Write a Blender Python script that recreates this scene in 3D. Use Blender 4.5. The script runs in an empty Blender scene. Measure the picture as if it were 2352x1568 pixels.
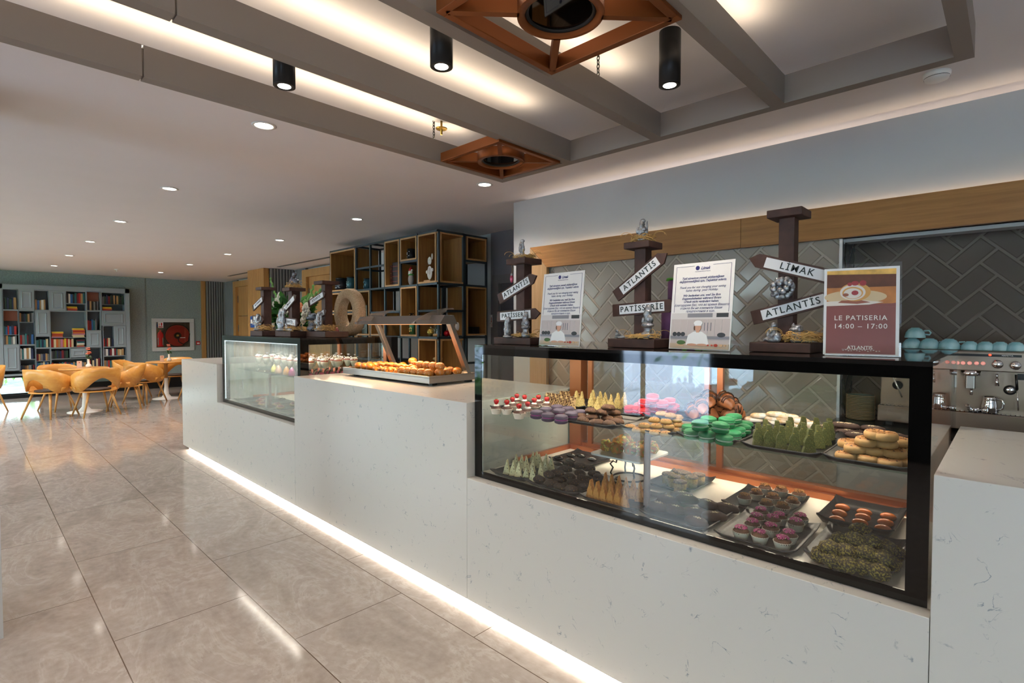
import bpy, bmesh, math, random
from mathutils import Vector, Matrix, noise
from math import sin, cos, pi, radians
D = bpy.data
C = bpy.context.scene.collection
SC = bpy.context.scene
R = random.Random(7)

# ------------------------------------------------------------------ camera
F_PX, YAW, PIT, ROL = 1204.14, 0.763889, -0.029616, 0.00059375
CAM = Vector((0, 0, 1.49))
fw = Vector((-sin(YAW) * cos(PIT), cos(YAW) * cos(PIT), sin(PIT)))
rt = Vector((cos(YAW), sin(YAW), 0))
up = rt.cross(fw)
rt, up = cos(ROL) * rt + sin(ROL) * up, -sin(ROL) * rt + cos(ROL) * up
cam_d = D.cameras.new('camera')
cam_d.sensor_width = 36
cam_d.lens = 36 * F_PX / 2352
cam_d.clip_start = 0.05
cam = D.objects.new('camera', cam_d)
C.objects.link(cam)
m = Matrix.Identity(4)
for i in range(3):
    m[i][0], m[i][1], m[i][2], m[i][3] = rt[i], up[i], -fw[i], CAM[i]
cam.matrix_world = m
SC.camera = cam


def at(x, y, ax, v):
    """the point where the line of sight through a pixel meets the plane (axis ax) = v"""
    d = fw + rt * ((x - 1176) / F_PX) - up * ((y - 784) / F_PX)
    return CAM + d * ((v - CAM[ax]) / d[ax])


# ------------------------------------------------------------------ world, exposure
w = D.worlds.new('daylight')
SC.world = w
w.use_nodes = True
bg = w.node_tree.nodes['Background']
bg.inputs[0].default_value = (0.80, 0.89, 1.0, 1)
bg.inputs[1].default_value = 7.0
sun = D.lights.new('sun', 'SUN')
sun.energy, sun.angle, sun.color = 20, .01, (1, .97, .92)
sun_o = D.objects.new('sun', sun)
sun_o.rotation_euler = (radians(-28), 0, 0)
C.objects.link(sun_o)
vs = SC.view_settings
vs.view_transform = 'Standard'
vs.look = 'None'
vs.exposure = 0.32
vs.gamma = 1
vs.use_curve_mapping = False
cy = SC.cycles
cy.use_denoising = True
cy.max_bounces = 8
cy.diffuse_bounces = 4
cy.glossy_bounces = 4
cy.transmission_bounces = 6
cy.transparent_max_bounces = 16
cy.caustics_reflective = False
cy.caustics_refractive = False
cy.sample_clamp_indirect = 6
cy.sample_clamp_direct = 0


def area(name, loc, sx, sy, power, col, rot=(0, 0, 0), spread=180):
    l = D.lights.new(name, 'AREA')
    l.shape = 'RECTANGLE'
    l.size, l.size_y = sx, sy
    l.energy = power
    l.color = col
    l.spread = radians(spread)
    o = D.objects.new(name, l)
    o.location = loc
    o.rotation_euler = rot
    C.objects.link(o)
    return o


WARM = (1.0, 0.78, 0.52)
NEUT = (1.0, 0.93, 0.84)
COOL = (0.86, 0.95, 1.0)
CZ = 2.61
# daylight coming in through the window wall behind and left of the photographer (one portal per opening; the right-hand one is added)
for nm, x0, x1 in (('window_light', -14.2, -6.95), ('window_light', -4.5, -3.0), ('window_light', .5, 3.2)):
    o = area(nm, ((x0 + x1) / 2, -3.3, 1.3), x1 - x0, 2.4, 1, (1, 1, 1), (-pi / 2, 0, 0))
    o.data.cycles.is_portal = True
# recessed downlights: two rows, every two metres
DL = [(x, y) for x in (-3.05, -5.0, -6.95, -8.9, -10.9, -12.95) for y in (1.18, 2.87)]
DL += [(x, y) for x in (-13, -11, -9, -7, -5, -3, -1, 1) for y in (-0.6, -2.3)] + [(1.2, 1.18), (1.2, 2.87)]  # unseen downlights out of view, added as fill light
for x, y in DL:
    l = D.lights.new('downlight_lamp', 'SPOT')
    l.energy = 38 if x > -6 else (55 if x > -8 else 95)
    l.color = (1.0, 0.905, 0.84)
    l.spot_size = radians(125)
    l.spot_blend = 0.8
    l.shadow_soft_size = 0.035
    o = D.objects.new('downlight_lamp', l)
    o.location = (x, y, CZ - 0.012)
    C.objects.link(o)
# cove strip above the bulkhead over the back wall
area('cove_lamp', (0.3, 3.60, 2.548), 6.4, 0.02, 130, (1, .86, .70), (radians(180 - 50), 0, 0))
area('frame_lamp', (0.3, 3.345, 2.10), 6.3, 0.02, 6, (1, .80, .55), (pi, 0, 0))

# ------------------------------------------------------------------ helpers


def tag(o, label=None, cat=None, group=None, kind=None):
    if label: o['label'] = label
    if cat: o['category'] = cat
    if group: o['group'] = group
    if kind: o['kind'] = kind
    return o


def empty(name, loc, label=None, cat=None, group=None, rz=0, kind=None):
    o = D.objects.new(name, None)
    o.empty_display_size = .05
    o.location = loc
    o.rotation_euler = (0, 0, rz)
    C.objects.link(o)
    return tag(o, label, cat, group, kind)


def dup(root, loc=None, rz=None, label=None, group=None):
    r = root.copy()
    C.objects.link(r)
    if loc is not None: r.location = loc
    if rz is not None: r.rotation_euler = (r.rotation_euler[0], r.rotation_euler[1], rz)
    if label: r['label'] = label
    if group: r['group'] = group
    for ch in root.children:
        c = ch.copy()
        C.objects.link(c)
        c.parent = r
        for g in ch.children:
            d = g.copy()
            C.objects.link(d)
            d.parent = c
    return r


class MB:
    """collects shapes and links them as ONE mesh object"""

    def __init__(s):
        s.v, s.f, s.m, s.s = [], [], [], []
        s.X = Matrix.Identity(4)
        s.mi = 0
        s.sm = False

    def add(s, vs, fs, smooth=None, mi=None):
        b = len(s.v)
        s.v += [s.X @ Vector(p) for p in vs]
        for f in fs:
            s.f.append([b + i for i in f])
            s.m.append(s.mi if mi is None else mi)
            s.s.append(s.sm if smooth is None else smooth)
        return s

    def box(s, x0, x1, y0, y1, z0, z1, mi=None):
        v = [(x, y, z) for z in (z0, z1) for y in (y0, y1) for x in (x0, x1)]
        return s.add(v, [(0, 2, 3, 1), (4, 5, 7, 6), (0, 1, 5, 4), (2, 6, 7, 3), (0, 4, 6, 2), (1, 3, 7, 5)], False, mi)

    def loft(s, rings, cap=True, smooth=True, closed=True, mi=None):
        n = len(rings[0])
        v = [p for r in rings for p in r]
        f = []
        for i in range(len(rings) - 1):
            for j in range(n if closed else n - 1):
                a, b = i * n + j, i * n + (j + 1) % n
                f.append((a, b, b + n, a + n))
        s.add(v, f, smooth, mi)
        if cap:
            b = len(s.v) - len(v)
            for k, rv in ((0, True), (len(rings) - 1, False)):
                ix = [b + k * n + j for j in range(n)]
                s.f.append(ix[::-1] if rv else ix)
                s.m.append(s.mi if mi is None else mi)
                s.s.append(False)
        return s

    def lathe(s, prof, c=(0, 0, 0), n=20, smooth=True, mi=None, sq=1.0, cap=True, rib=0, ribn=0):
        rings = []
        for r, z in prof:
            rr = []
            for j in range(n):
                a = 2 * pi * j / n
                k = r * (1 + (rib * cos(ribn * a) if rib else 0))
                rr.append((c[0] + k * cos(a), c[1] + k * sq * sin(a), c[2] + z))
            rings.append(rr)
        return s.loft(rings, cap, smooth, True, mi)

    def cyl(s, p, q, r0, r1=None, n=12, smooth=True, mi=None):
        p, q = Vector(p), Vector(q)
        r1 = r0 if r1 is None else r1
        d = (q - p).normalized()
        a = d.orthogonal().normalized()
        b = d.cross(a)
        return s.loft([[p + r0 * (cos(2 * pi * j / n) * a + sin(2 * pi * j / n) * b) for j in range(n)],
                       [q + r1 * (cos(2 * pi * j / n) * a + sin(2 * pi * j / n) * b) for j in range(n)]], True, smooth, True, mi)

    def tube(s, pts, r, n=6, mi=None, cap=True):
        pts = [Vector(p) for p in pts]
        rings = []
        a = None
        for i, p in enumerate(pts):
            d = (pts[min(i + 1, len(pts) - 1)] - pts[max(i - 1, 0)]).normalized()
            a = d.orthogonal().normalized() if a is None else (a - d * a.dot(d)).normalized()
            b = d.cross(a)
            rr = r[i] if isinstance(r, (list, tuple)) else r
            rings.append([p + rr * (cos(2 * pi * j / n) * a + sin(2 * pi * j / n) * b) for j in range(n)])
        return s.loft(rings, cap, True, True, mi)

    def ell(s, c, r, nu=14, nv=8, bump=0, sc=30, seed=0, mi=None, rot=None, smooth=True):
        c = Vector(c)
        v = []
        M = rot.to_matrix() if rot else None
        for i in range(1, nv):
            t = pi * i / nv
            for j in range(nu):
                p = 2 * pi * j / nu
                d = Vector((sin(t) * cos(p), sin(t) * sin(p), cos(t)))
                q = Vector((d[0] * r[0], d[1] * r[1], d[2] * r[2]))
                if bump: q *= 1 + bump * noise.noise((q + c) * sc + Vector((seed * 3.7, seed, 0)))
                if M: q = M @ q
                v.append(c + q)
        tp, bt = Vector((0, 0, r[2])), Vector((0, 0, -r[2]))
        if M: tp, bt = M @ tp, M @ bt
        v += [c + tp, c + bt]
        f = []
        for i in range(nv - 2):
            for j in range(nu):
                a, b = i * nu + j, i * nu + (j + 1) % nu
                f.append((a, a + nu, b + nu, b))
        T, B = len(v) - 2, len(v) - 1
        for j in range(nu):
            f.append((T, j, (j + 1) % nu))
            f.append((B, (nv - 2) * nu + (j + 1) % nu, (nv - 2) * nu + j))
        return s.add(v, f, smooth, mi)

    def prism(s, poly, o, u, v, d, mi=None, smooth=False):
        """polygon poly (2D) in the plane through o spanned by u, v, pushed along d"""
        o, u, v, d = Vector(o), Vector(u), Vector(v), Vector(d)
        a = [o + u * p[0] + v * p[1] for p in poly]
        n = len(a)
        fs = [list(range(n))[::-1], list(range(n, 2 * n))] + [(i, (i + 1) % n, (i + 1) % n + n, i + n) for i in range(n)]
        if u.cross(v).dot(d) < 0: fs = [list(f)[::-1] for f in fs]
        return s.add(a + [p + d for p in a], fs, smooth, mi)

    def rbox(s, x0, x1, y0, y1, z0, z1, r, n=4, mi=None, top=0.3):
        """box with rounded vertical edges and softened top and bottom"""
        rings = []
        e = min(r, (z1 - z0) / 2) * top
        for z, ins in ((z0, e), (z0 + e, 0), (z1 - e, 0), (z1, e)):
            rr = []
            for cx, cy_, a0 in ((x1 - r, y1 - r, 0), (x0 + r, y1 - r, pi / 2), (x0 + r, y0 + r, pi), (x1 - r, y0 + r, 1.5 * pi)):
                for k in range(n + 1):
                    a = a0 + pi / 2 * k / n
                    rr.append((cx + (r - ins) * cos(a), cy_ + (r - ins) * sin(a), z))
            rings.append(rr)
        return s.loft(rings, True, False, True, mi)

    def build(s, name, mats, parent=None, bevel=0, bs=2, local=True, sub=0):
        me = D.meshes.new(name)
        me.from_pydata([tuple(p) for p in s.v], [], s.f)
        if not isinstance(mats, (list, tuple)): mats = [mats]
        for mt in mats: me.materials.append(mt)
        me.polygons.foreach_set('material_index', s.m)
        me.polygons.foreach_set('use_smooth', s.s)
        me.update()
        o = D.objects.new(name, me)
        C.objects.link(o)
        if parent: o.parent = parent
        if bevel:
            b = o.modifiers.new('bevel', 'BEVEL')
            b.width = bevel
            b.segments = bs
            b.limit_method = 'ANGLE'
            b.angle_limit = radians(50)
        if sub:
            b = o.modifiers.new('sub', 'SUBSURF')
            b.levels = b.render_levels = sub
        return o


def text_mesh(name, txt, size, M, mt, parent=None, extrude=.0006, shear=0, space=1.0, bold=0, align='CENTER', lsp=1.0):
    """lettering as a mesh; M maps the text's plane into the parent's space"""
    cu = D.curves.new('t', 'FONT')
    cu.body = txt
    cu.size = size
    cu.align_x = align
    cu.align_y = 'CENTER'
    cu.extrude = extrude
    cu.shear = shear
    cu.space_character = space
    cu.space_line = lsp
    cu.offset = bold
    cu.resolution_u = 3
    t = D.objects.new('t', cu)
    C.objects.link(t)
    dg = bpy.context.evaluated_depsgraph_get()
    me = D.meshes.new_from_object(t.evaluated_get(dg))
    D.objects.remove(t)
    D.curves.remove(cu)
    me.name = name
    me.transform(M)
    me.materials.clear()
    me.materials.append(mt)
    o = D.objects.new(name, me)
    C.objects.link(o)
    if parent: o.parent = parent
    return o


# ------------------------------------------------------------------ materials
def nodes(name):
    mt = D.materials.new(name)
    mt.use_nodes = True
    nt = mt.node_tree
    return mt, nt, nt.nodes['Principled BSDF']


def rgb(h):
    c = [int(h[i:i + 2], 16) / 255 for i in (0, 2, 4)]
    return tuple((x / 12.92 if x <= .04045 else ((x + .055) / 1.055) ** 2.4) for x in c) + (1,)


def mat(name, col, rough=.5, metal=0, spec=.5, emit=None, es=0, var=0, vscale=20, bump=0, bscale=60, coat=0, trans=0, alpha=1, sub=0):
    mt, nt, b = nodes(name)
    c = rgb(col) if isinstance(col, str) else tuple(col) + (1,)
    b.inputs['Base Color'].default_value = c
    b.inputs['Roughness'].default_value = rough
    b.inputs['Metallic'].default_value = metal
    b.inputs['Specular IOR Level'].default_value = spec
    b.inputs['Coat Weight'].default_value = coat
    b.inputs['Coat Roughness'].default_value = .08
    b.inputs['Transmission Weight'].default_value = trans
    b.inputs['Subsurface Weight'].default_value = sub
    if emit:
        b.inputs['Emission Color'].default_value = rgb(emit)
        b.inputs['Emission Strength'].default_value = es
    L = nt.links.new
    if var or bump:
        tc = nt.nodes.new('ShaderNodeTexCoord')
    if var:
        n = nt.nodes.new('ShaderNodeTexNoise')
        n.inputs['Scale'].default_value = vscale
        n.inputs['Detail'].default_value = 5
        L(tc.outputs['Object'], n.inputs['Vector'])
        r = nt.nodes.new('ShaderNodeValToRGB')
        r.color_ramp.elements[0].position = .3
        r.color_ramp.elements[1].position = .7
        r.color_ramp.elements[0].color = tuple(x * (1 - var) for x in c[:3]) + (1,)
        r.color_ramp.elements[1].color = tuple(min(1, x * (1 + var)) for x in c[:3]) + (1,)
        L(n.outputs[0], r.inputs[0])
        L(r.outputs[0], b.inputs['Base Color'])
    if bump:
        n2 = nt.nodes.new('ShaderNodeTexNoise')
        n2.inputs['Scale'].default_value = bscale
        n2.inputs['Detail'].default_value = 4
        L(tc.outputs['Object'], n2.inputs['Vector'])
        bp = nt.nodes.new('ShaderNodeBump')
        bp.inputs['Strength'].default_value = bump
        bp.inputs['Distance'].default_value = .004
        L(n2.outputs[0], bp.inputs['Height'])
        L(bp.outputs[0], b.inputs['Normal'])
    return mt


def speck(name, base, dots, scale=120, lo=.55, hi=.6, rough=.7, dots2=None, bump=.4, voro=True, metal=0):
    """base colour strewn with small grains of another colour"""
    mt, nt, b = nodes(name)
    L = nt.links.new
    tc = nt.nodes.new('ShaderNodeTexCoord')
    n = nt.nodes.new('ShaderNodeTexNoise')
    n.inputs['Scale'].default_value = scale
    n.inputs['Detail'].default_value = 3
    L(tc.outputs['Object'], n.inputs['Vector'])
    r = nt.nodes.new('ShaderNodeValToRGB')
    r.color_ramp.elements[0].position = lo
    r.color_ramp.elements[1].position = hi
    r.color_ramp.elements[0].color = rgb(base)
    r.color_ramp.elements[1].color = rgb(dots)
    if dots2:
        e = r.color_ramp.elements.new(min(.99, hi + .06))
        e.color = rgb(dots2)
    L(n.outputs[0], r.inputs[0])
    L(r.outputs[0], b.inputs['Base Color'])
    b.inputs['Roughness'].default_value = rough
    b.inputs['Metallic'].default_value = metal
    bp = nt.nodes.new('ShaderNodeBump')
    bp.inputs['Strength'].default_value = bump
    bp.inputs['Distance'].default_value = .003
    L(n.outputs[0], bp.inputs['Height'])
    L(bp.outputs[0], b.inputs['Normal'])
    return mt


def wood(name, c0, c1, axis='x', scale=1.0, rough=.45, coat=0, grain=26):
    mt, nt, b = nodes(name)
    L = nt.links.new
    tc = nt.nodes.new('ShaderNodeTexCoord')
    mp = nt.nodes.new('ShaderNodeMapping')
    s = [grain, grain, grain]
    s['xyz'.index(axis)] = grain / 18
    mp.inputs['Scale'].default_value = [k * scale for k in s]
    L(tc.outputs['Object'], mp.inputs['Vector'])
    n = nt.nodes.new('ShaderNodeTexNoise')
    n.inputs['Scale'].default_value = 1
    n.inputs['Detail'].default_value = 8
    n.inputs['Roughness'].default_value = .65
    n.inputs['Distortion'].default_value = .6
    L(mp.outputs[0], n.inputs['Vector'])
    r = nt.nodes.new('ShaderNodeValToRGB')
    r.color_ramp.elements[0].position = .3
    r.color_ramp.elements[1].position = .68
    r.color_ramp.elements[0].color = rgb(c0)
    r.color_ramp.elements[1].color = rgb(c1)
    L(n.outputs[0], r.inputs[0])
    L(r.outputs[0], b.inputs['Base Color'])
    b.inputs['Roughness'].default_value = rough
    b.inputs['Coat Weight'].default_value = coat
    bp = nt.nodes.new('ShaderNodeBump')
    bp.inputs['Strength'].default_value = .12
    bp.inputs['Distance'].default_value = .002
    L(n.outputs[0], bp.inputs['Height'])
    L(bp.outputs[0], b.inputs['Normal'])
    return mt


def glass(name, tint=(1, 1, 1), ior=1.5, rough=0.0, haze=0, hz=(0.9, 0.95, 0.95), haze_scale=3, grad=None):
    """clear pane: what is not mirrored passes straight through; haze = condensation on it"""
    mt, nt, b = nodes(name)
    nt.nodes.remove(b)
    L = nt.links.new
    out = nt.nodes['Material Output']
    tr = nt.nodes.new('ShaderNodeBsdfTransparent')
    tr.inputs[0].default_value = tuple(tint) + (1,)
    gl = nt.nodes.new('ShaderNodeBsdfGlossy')
    gl.inputs['Roughness'].default_value = rough
    lw = nt.nodes.new('ShaderNodeLayerWeight')
    lw.inputs['Blend'].default_value = .5
    pw = nt.nodes.new('ShaderNodeMath')
    pw.operation = 'POWER'
    pw.inputs[1].default_value = 5
    L(lw.outputs['Facing'], pw.inputs[0])
    f0 = ((ior - 1) / (ior + 1)) ** 2
    fr = nt.nodes.new('ShaderNodeMapRange')
    fr.inputs['To Min'].default_value = f0
    fr.inputs['To Max'].default_value = 1
    L(pw.outputs[0], fr.inputs[0])
    mx = nt.nodes.new('ShaderNodeMixShader')
    L(fr.outputs[0], mx.inputs[0])
    last = tr.outputs[0]
    if haze:
        df = nt.nodes.new('ShaderNodeBsdfDiffuse')
        df.inputs[0].default_value = tuple(hz) + (1,)
        tl = nt.nodes.new('ShaderNodeBsdfTranslucent')
        tl.inputs[0].default_value = tuple(hz) + (1,)
        m0 = nt.nodes.new('ShaderNodeMixShader')
        m0.inputs[0].default_value = .5
        L(df.outputs[0], m0.inputs[1])
        L(tl.outputs[0], m0.inputs[2])
        tc = nt.nodes.new('ShaderNodeTexCoord')
        mp = nt.nodes.new('ShaderNodeMapping')
        mp.inputs['Scale'].default_value = (2.5, 2.5, .8)
        L(tc.outputs['Object'], mp.inputs['Vector'])
        n = nt.nodes.new('ShaderNodeTexNoise')
        n.inputs['Scale'].default_value = haze_scale
        n.inputs['Detail'].default_value = 5
        L(mp.outputs[0], n.inputs['Vector'])
        mul = nt.nodes.new('ShaderNodeMapRange')
        mul.inputs['From Min'].default_value = .35
        mul.inputs['From Max'].default_value = .75
        mul.inputs['To Min'].default_value = haze * .45
        mul.inputs['To Max'].default_value = haze
        L(n.outputs[0], mul.inputs[0])
        fac = mul.outputs[0]
        if grad:
            sp = nt.nodes.new('ShaderNodeSeparateXYZ')
            L(tc.outputs['Object'], sp.inputs[0])
            g = nt.nodes.new('ShaderNodeMapRange')
            g.inputs['From Min'].default_value = grad[0]
            g.inputs['From Max'].default_value = grad[1]
            g.inputs['To Min'].default_value = 1
            g.inputs['To Max'].default_value = grad[2]
            L(sp.outputs[2], g.inputs[0])
            mm = nt.nodes.new('ShaderNodeMath')
            mm.operation = 'MULTIPLY'
            L(fac, mm.inputs[0])
            L(g.outputs[0], mm.inputs[1])
            fac = mm.outputs[0]
        m1 = nt.nodes.new('ShaderNodeMixShader')
        L(fac, m1.inputs[0])
        L(tr.outputs[0], m1.inputs[1])
        L(m0.outputs[0], m1.inputs[2])
        last = m1.outputs[0]
    L(last, mx.inputs[1])
    L(gl.outputs[0], mx.inputs[2])
    L(mx.outputs[0], out.inputs[0])
    return mt


def emis(name, col, s):
    return mat(name, '000000', .5, emit=col, es=s)


def floor_mat():
    mt, nt, b = nodes('marble_tile')
    L = nt.links.new
    tc = nt.nodes.new('ShaderNodeTexCoord')
    mp = nt.nodes.new('ShaderNodeMapping')
    mp.inputs['Location'].default_value = (3.64 + 12, -0.456 + 12, 0)
    L(tc.outputs['Object'], mp.inputs['Vector'])
    br = nt.nodes.new('ShaderNodeTexBrick')
    br.offset = .5
    br.inputs['Color1'].default_value = (0, 0, 0, 1)
    br.inputs['Color2'].default_value = (1, 1, 1, 1)
    br.inputs['Mortar'].default_value = (.5, .5, .5, 1)
    br.inputs['Scale'].default_value = 1
    br.inputs['Mortar Size'].default_value = .0022
    br.inputs['Mortar Smooth'].default_value = 0
    br.inputs['Brick Width'].default_value = 1.2
    br.inputs['Row Height'].default_value = .6
    L(mp.outputs[0], br.inputs['Vector'])
    off = nt.nodes.new('ShaderNodeVectorMath')
    off.operation = 'MULTIPLY_ADD'
    L(br.outputs['Color'], off.inputs[0])
    off.inputs[1].default_value = (7, 9, 5)
    L(tc.outputs['Object'], off.inputs[2])
    mp2 = nt.nodes.new('ShaderNodeMapping')
    mp2.inputs['Rotation'].default_value = (0, 0, .6)
    mp2.inputs['Scale'].default_value = (1.0, 2.0, 1)
    L(off.outputs[0], mp2.inputs['Vector'])
    n1 = nt.nodes.new('ShaderNodeTexNoise')
    n1.inputs['Scale'].default_value = 1.7
    n1.inputs['Detail'].default_value = 10
    n1.inputs['Roughness'].default_value = .68
    n1.inputs['Distortion'].default_value = .9
    L(mp2.outputs[0], n1.inputs['Vector'])
    r = nt.nodes.new('ShaderNodeValToRGB')
    els = r.color_ramp.elements
    els[0].position, els[0].color = .28, rgb('90857C')
    els[1].position, els[1].color = .74, rgb('A79C93')
    for p, c in ((.42, '9A8E85'), (.5, 'A2968D'), (.535, 'AAA097'), (.56, '9E928A')):
        e = els.new(p)
        e.color = rgb(c)
    L(n1.outputs[0], r.inputs[0])
    n2 = nt.nodes.new('ShaderNodeTexNoise')
    n2.inputs['Scale'].default_value = 26
    n2.inputs['Detail'].default_value = 6
    L(off.outputs[0], n2.inputs['Vector'])
    mx = nt.nodes.new('ShaderNodeMix')
    mx.data_type = 'RGBA'
    mx.blend_type = 'SOFT_LIGHT'
    mx.inputs[0].default_value = .35
    L(r.outputs[0], mx.inputs[6])
    L(n2.outputs[0], mx.inputs[7])
    m2 = nt.nodes.new('ShaderNodeMix')
    m2.data_type = 'RGBA'
    L(br.outputs['Fac'], m2.inputs[0])
    L(mx.outputs[2], m2.inputs[6])
    m2.inputs[7].default_value = rgb('5B4A3C')
    L(m2.outputs[2], b.inputs['Base Color'])
    rr = nt.nodes.new('ShaderNodeMapRange')
    rr.inputs['To Min'].default_value = .06
    rr.inputs['To Max'].default_value = .13
    L(n2.outputs[0], rr.inputs[0])
    L(rr.outputs[0], b.inputs['Roughness'])
    b.inputs['Specular IOR Level'].default_value = .55
    return mt


def quartz_mat(name, base):
    mt, nt, b = nodes(name)
    L = nt.links.new
    tc = nt.nodes.new('ShaderNodeTexCoord')
    n = nt.nodes.new('ShaderNodeTexNoise')
    n.inputs['Scale'].default_value = 14
    n.inputs['Detail'].default_value = 6
    n.inputs['Distortion'].default_value = 1.0
    L(tc.outputs['Object'], n.inputs['Vector'])
    a = nt.nodes.new('ShaderNodeMath')
    a.operation = 'SUBTRACT'
    a.inputs[1].default_value = .5
    L(n.outputs[0], a.inputs[0])
    ab = nt.nodes.new('ShaderNodeMath')
    ab.operation = 'ABSOLUTE'
    L(a.outputs[0], ab.inputs[0])
    lt = nt.nodes.new('ShaderNodeMapRange')
    lt.inputs['From Min'].default_value = .003
    lt.inputs['From Max'].default_value = .013
    lt.inputs['To Min'].default_value = 1
    lt.inputs['To Max'].default_value = 0
    L(ab.outputs[0], lt.inputs[0])
    n2 = nt.nodes.new('ShaderNodeTexNoise')
    n2.inputs['Scale'].default_value = 15
    n2.inputs['Detail'].default_value = 3
    L(tc.outputs['Object'], n2.inputs['Vector'])
    g = nt.nodes.new('ShaderNodeMapRange')
    g.inputs['From Min'].default_value = .56
    g.inputs['From Max'].default_value = .66
    L(n2.outputs[0], g.inputs[0])
    mu = nt.nodes.new('ShaderNodeMath')
    mu.operation = 'MULTIPLY'
    L(lt.outputs[0], mu.inputs[0])
    L(g.outputs[0], mu.inputs[1])
    mx = nt.nodes.new('ShaderNodeMix')
    mx.data_type = 'RGBA'
    L(mu.outputs[0], mx.inputs[0])
    mx.inputs[6].default_value = rgb(base)
    mx.inputs[7].default_value = rgb('858A92')
    L(mx.outputs[2], b.inputs['Base Color'])
    b.inputs['Roughness'].default_value = .22
    return mt


M_floor = floor_mat()
M_quartz = quartz_mat('white_quartz', 'C6C3BD')
M_ceil = mat('ceiling_paint', 'E4DEDD', .9, var=.012, vscale=3)
M_wallgrey = mat('grey_wall_paint', 'B4B4B3', .85, var=.02, vscale=4)
M_wallpale = mat('pale_wall_paint', 'C9CDD0', .85)
M_beam = mat('taupe_beam_paint', '857B73', .5, var=.03, vscale=2)
M_felt = mat('teal_grey_felt', '8E9B9B', .95, var=.2, vscale=55, bump=.3, bscale=200)
M_slat = mat('grey_slat', '807F7E', .6)
M_slatgap = mat('dark_slat_gap', '3A3B3D', .8)
M_slatb = mat('blue_grey_slat', '8A8F96', .6)
M_oak = wood('oak_x', '9A6A34', 'B98545', 'x')
M_oakz = wood('oak_z', 'A87B48', 'C2935A', 'z', scale=.7)
M_shelfwood = wood('shelf_oak', '7A5328', '9E713C', 'z', scale=.9)
M_shelfedge = wood('shelf_oak_edge', 'A47A48', 'BC9260', 'z', scale=1)
M_chair = wood('chair_plywood', 'D08C3A', 'E2A653', 'x', scale=.6, rough=.35, coat=.3)
M_leg = wood('chair_leg_wood', 'B88446', 'CC9A58', 'z', scale=.8, rough=.4)
M_black = mat('black_glass_paint', '060606', .04, spec=.6)
M_blackm = mat('black_metal', '16181A', .4, metal=.3)
M_rail = mat('blue_grey_steel', '3E4A50', .35, metal=.5)
M_copper = mat('copper_metal', 'B8714A', .3, metal=.85)
M_bronze = mat('bronze_metal', '85491F', .42, metal=.6)
M_steel = mat('brushed_steel', '9A9794', .36, metal=1)
M_steelw = mat('machine_steel', '85766A', .34, metal=.75)
M_chrome = mat('chrome', 'E6E6E8', .06, metal=1)
M_glass = glass('clear_glass', (.97, .99, .98), 1.62)
M_shelfglass = glass('shelf_glass', (.86, .95, .92), 1.5)
M_fog = glass('misted_glass', (.96, .98, .98), 1.5, haze=.36, grad=(.78, 1.12, .2), hz=(.78, .86, .84))
M_winglass = glass('window_glass', (.93, .97, .97), 1.4)
M_white = mat('white_plastic', 'E8E6E2', .4)
M_paper = mat('white_paper', 'EDE9E6', .5)
M_ink = mat('navy_ink', '2E2C6E', .6)
M_blackink = mat('black_ink', '1A2422', .6)
M_dwood = mat('dark_brown_board', '4A3028', .6, var=.22, vscale=24, bump=.15, bscale=90)
M_tray = mat('slate_black_tray', '18181A', .32, bump=.25, bscale=50)
M_straw = mat('straw', 'E0B26C', .7, var=.2, vscale=40)
M_silver = mat('antique_silver', 'A3A4A8', .34, metal=.65, var=.45, vscale=60, bump=.8, bscale=80)
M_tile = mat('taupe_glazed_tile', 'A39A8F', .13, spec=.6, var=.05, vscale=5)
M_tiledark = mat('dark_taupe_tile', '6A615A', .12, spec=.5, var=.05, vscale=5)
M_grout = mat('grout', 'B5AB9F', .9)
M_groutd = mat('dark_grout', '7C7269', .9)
M_deck = mat('white_deck', 'E6DED2', .35, var=.02, vscale=8)
M_red = mat('red_plastic', 'B01818', .4)
M_led = emis('led_strip', 'FFF1DC', 2)
M_ledc = emis('cool_led_strip', 'EAF6FF', 5)
M_lamp = emis('lamp_glow', 'FFF6E8', 14)


def struct(name, mb, mt, **k):
    o = mb.build(name, mt, **k)
    o['kind'] = 'structure'
    return o


# ------------------------------------------------------------------ floor, ceiling, outdoors
struct('floor', MB().box(-14.85, 3.6, -3.4, 4.75, -.1, 0), M_floor)
struct('ceiling', MB().box(-15, 3.7, -3.6, 4.8, CZ, CZ + .12), M_ceil)
pave = mat('outdoor_paving', 'A9B8D4', .8, var=.1, vscale=2)
struct('ground', MB().box(-40, 16, -24, -3.4, -.12, -.02), pave)
struct('terrace', MB().box(-40, -15.2, -3.4, 10, -.12, -.02), mat('terrace_stone', '445254', .8, var=.5, vscale=3))
struct('added_lawn', MB().box(-30, -6.4, -6.5, -3.55, -.02, .0), mat('added_lawn_green', '3E5A30', .9, var=.3, vscale=12))  # grass strip added to darken the ground mirrored in the far cabinet
hedge = MB()
hr = random.Random(3)
for k in range(9000):
    x = hr.choice([hr.uniform(-28, -13), hr.uniform(-15, -6.4), hr.uniform(-15, -6.4), hr.uniform(-5.6, 6)])
    z = hr.uniform(0, 2.6 if x > -13 else 3.6) if x < -6 else hr.uniform(.75, 2.6)  # far-left foliage is added and raised to dim the cabinet's reflections
    c = Vector((x, -5.2 - hr.uniform(0, 1.6) - (1.4 if x > -6 else 0), z))
    d = Vector((hr.gauss(0, 1), hr.gauss(0, .5), hr.gauss(0, 1))).normalized()
    e = d.orthogonal().normalized()
    l = hr.uniform(.09, .3)
    hedge.add([c, c + d * l * .5 + e * l * .17, c + d * l, c + d * l * .5 - e * l * .17], [(0, 1, 2, 3)], False, hr.randrange(2))
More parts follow.
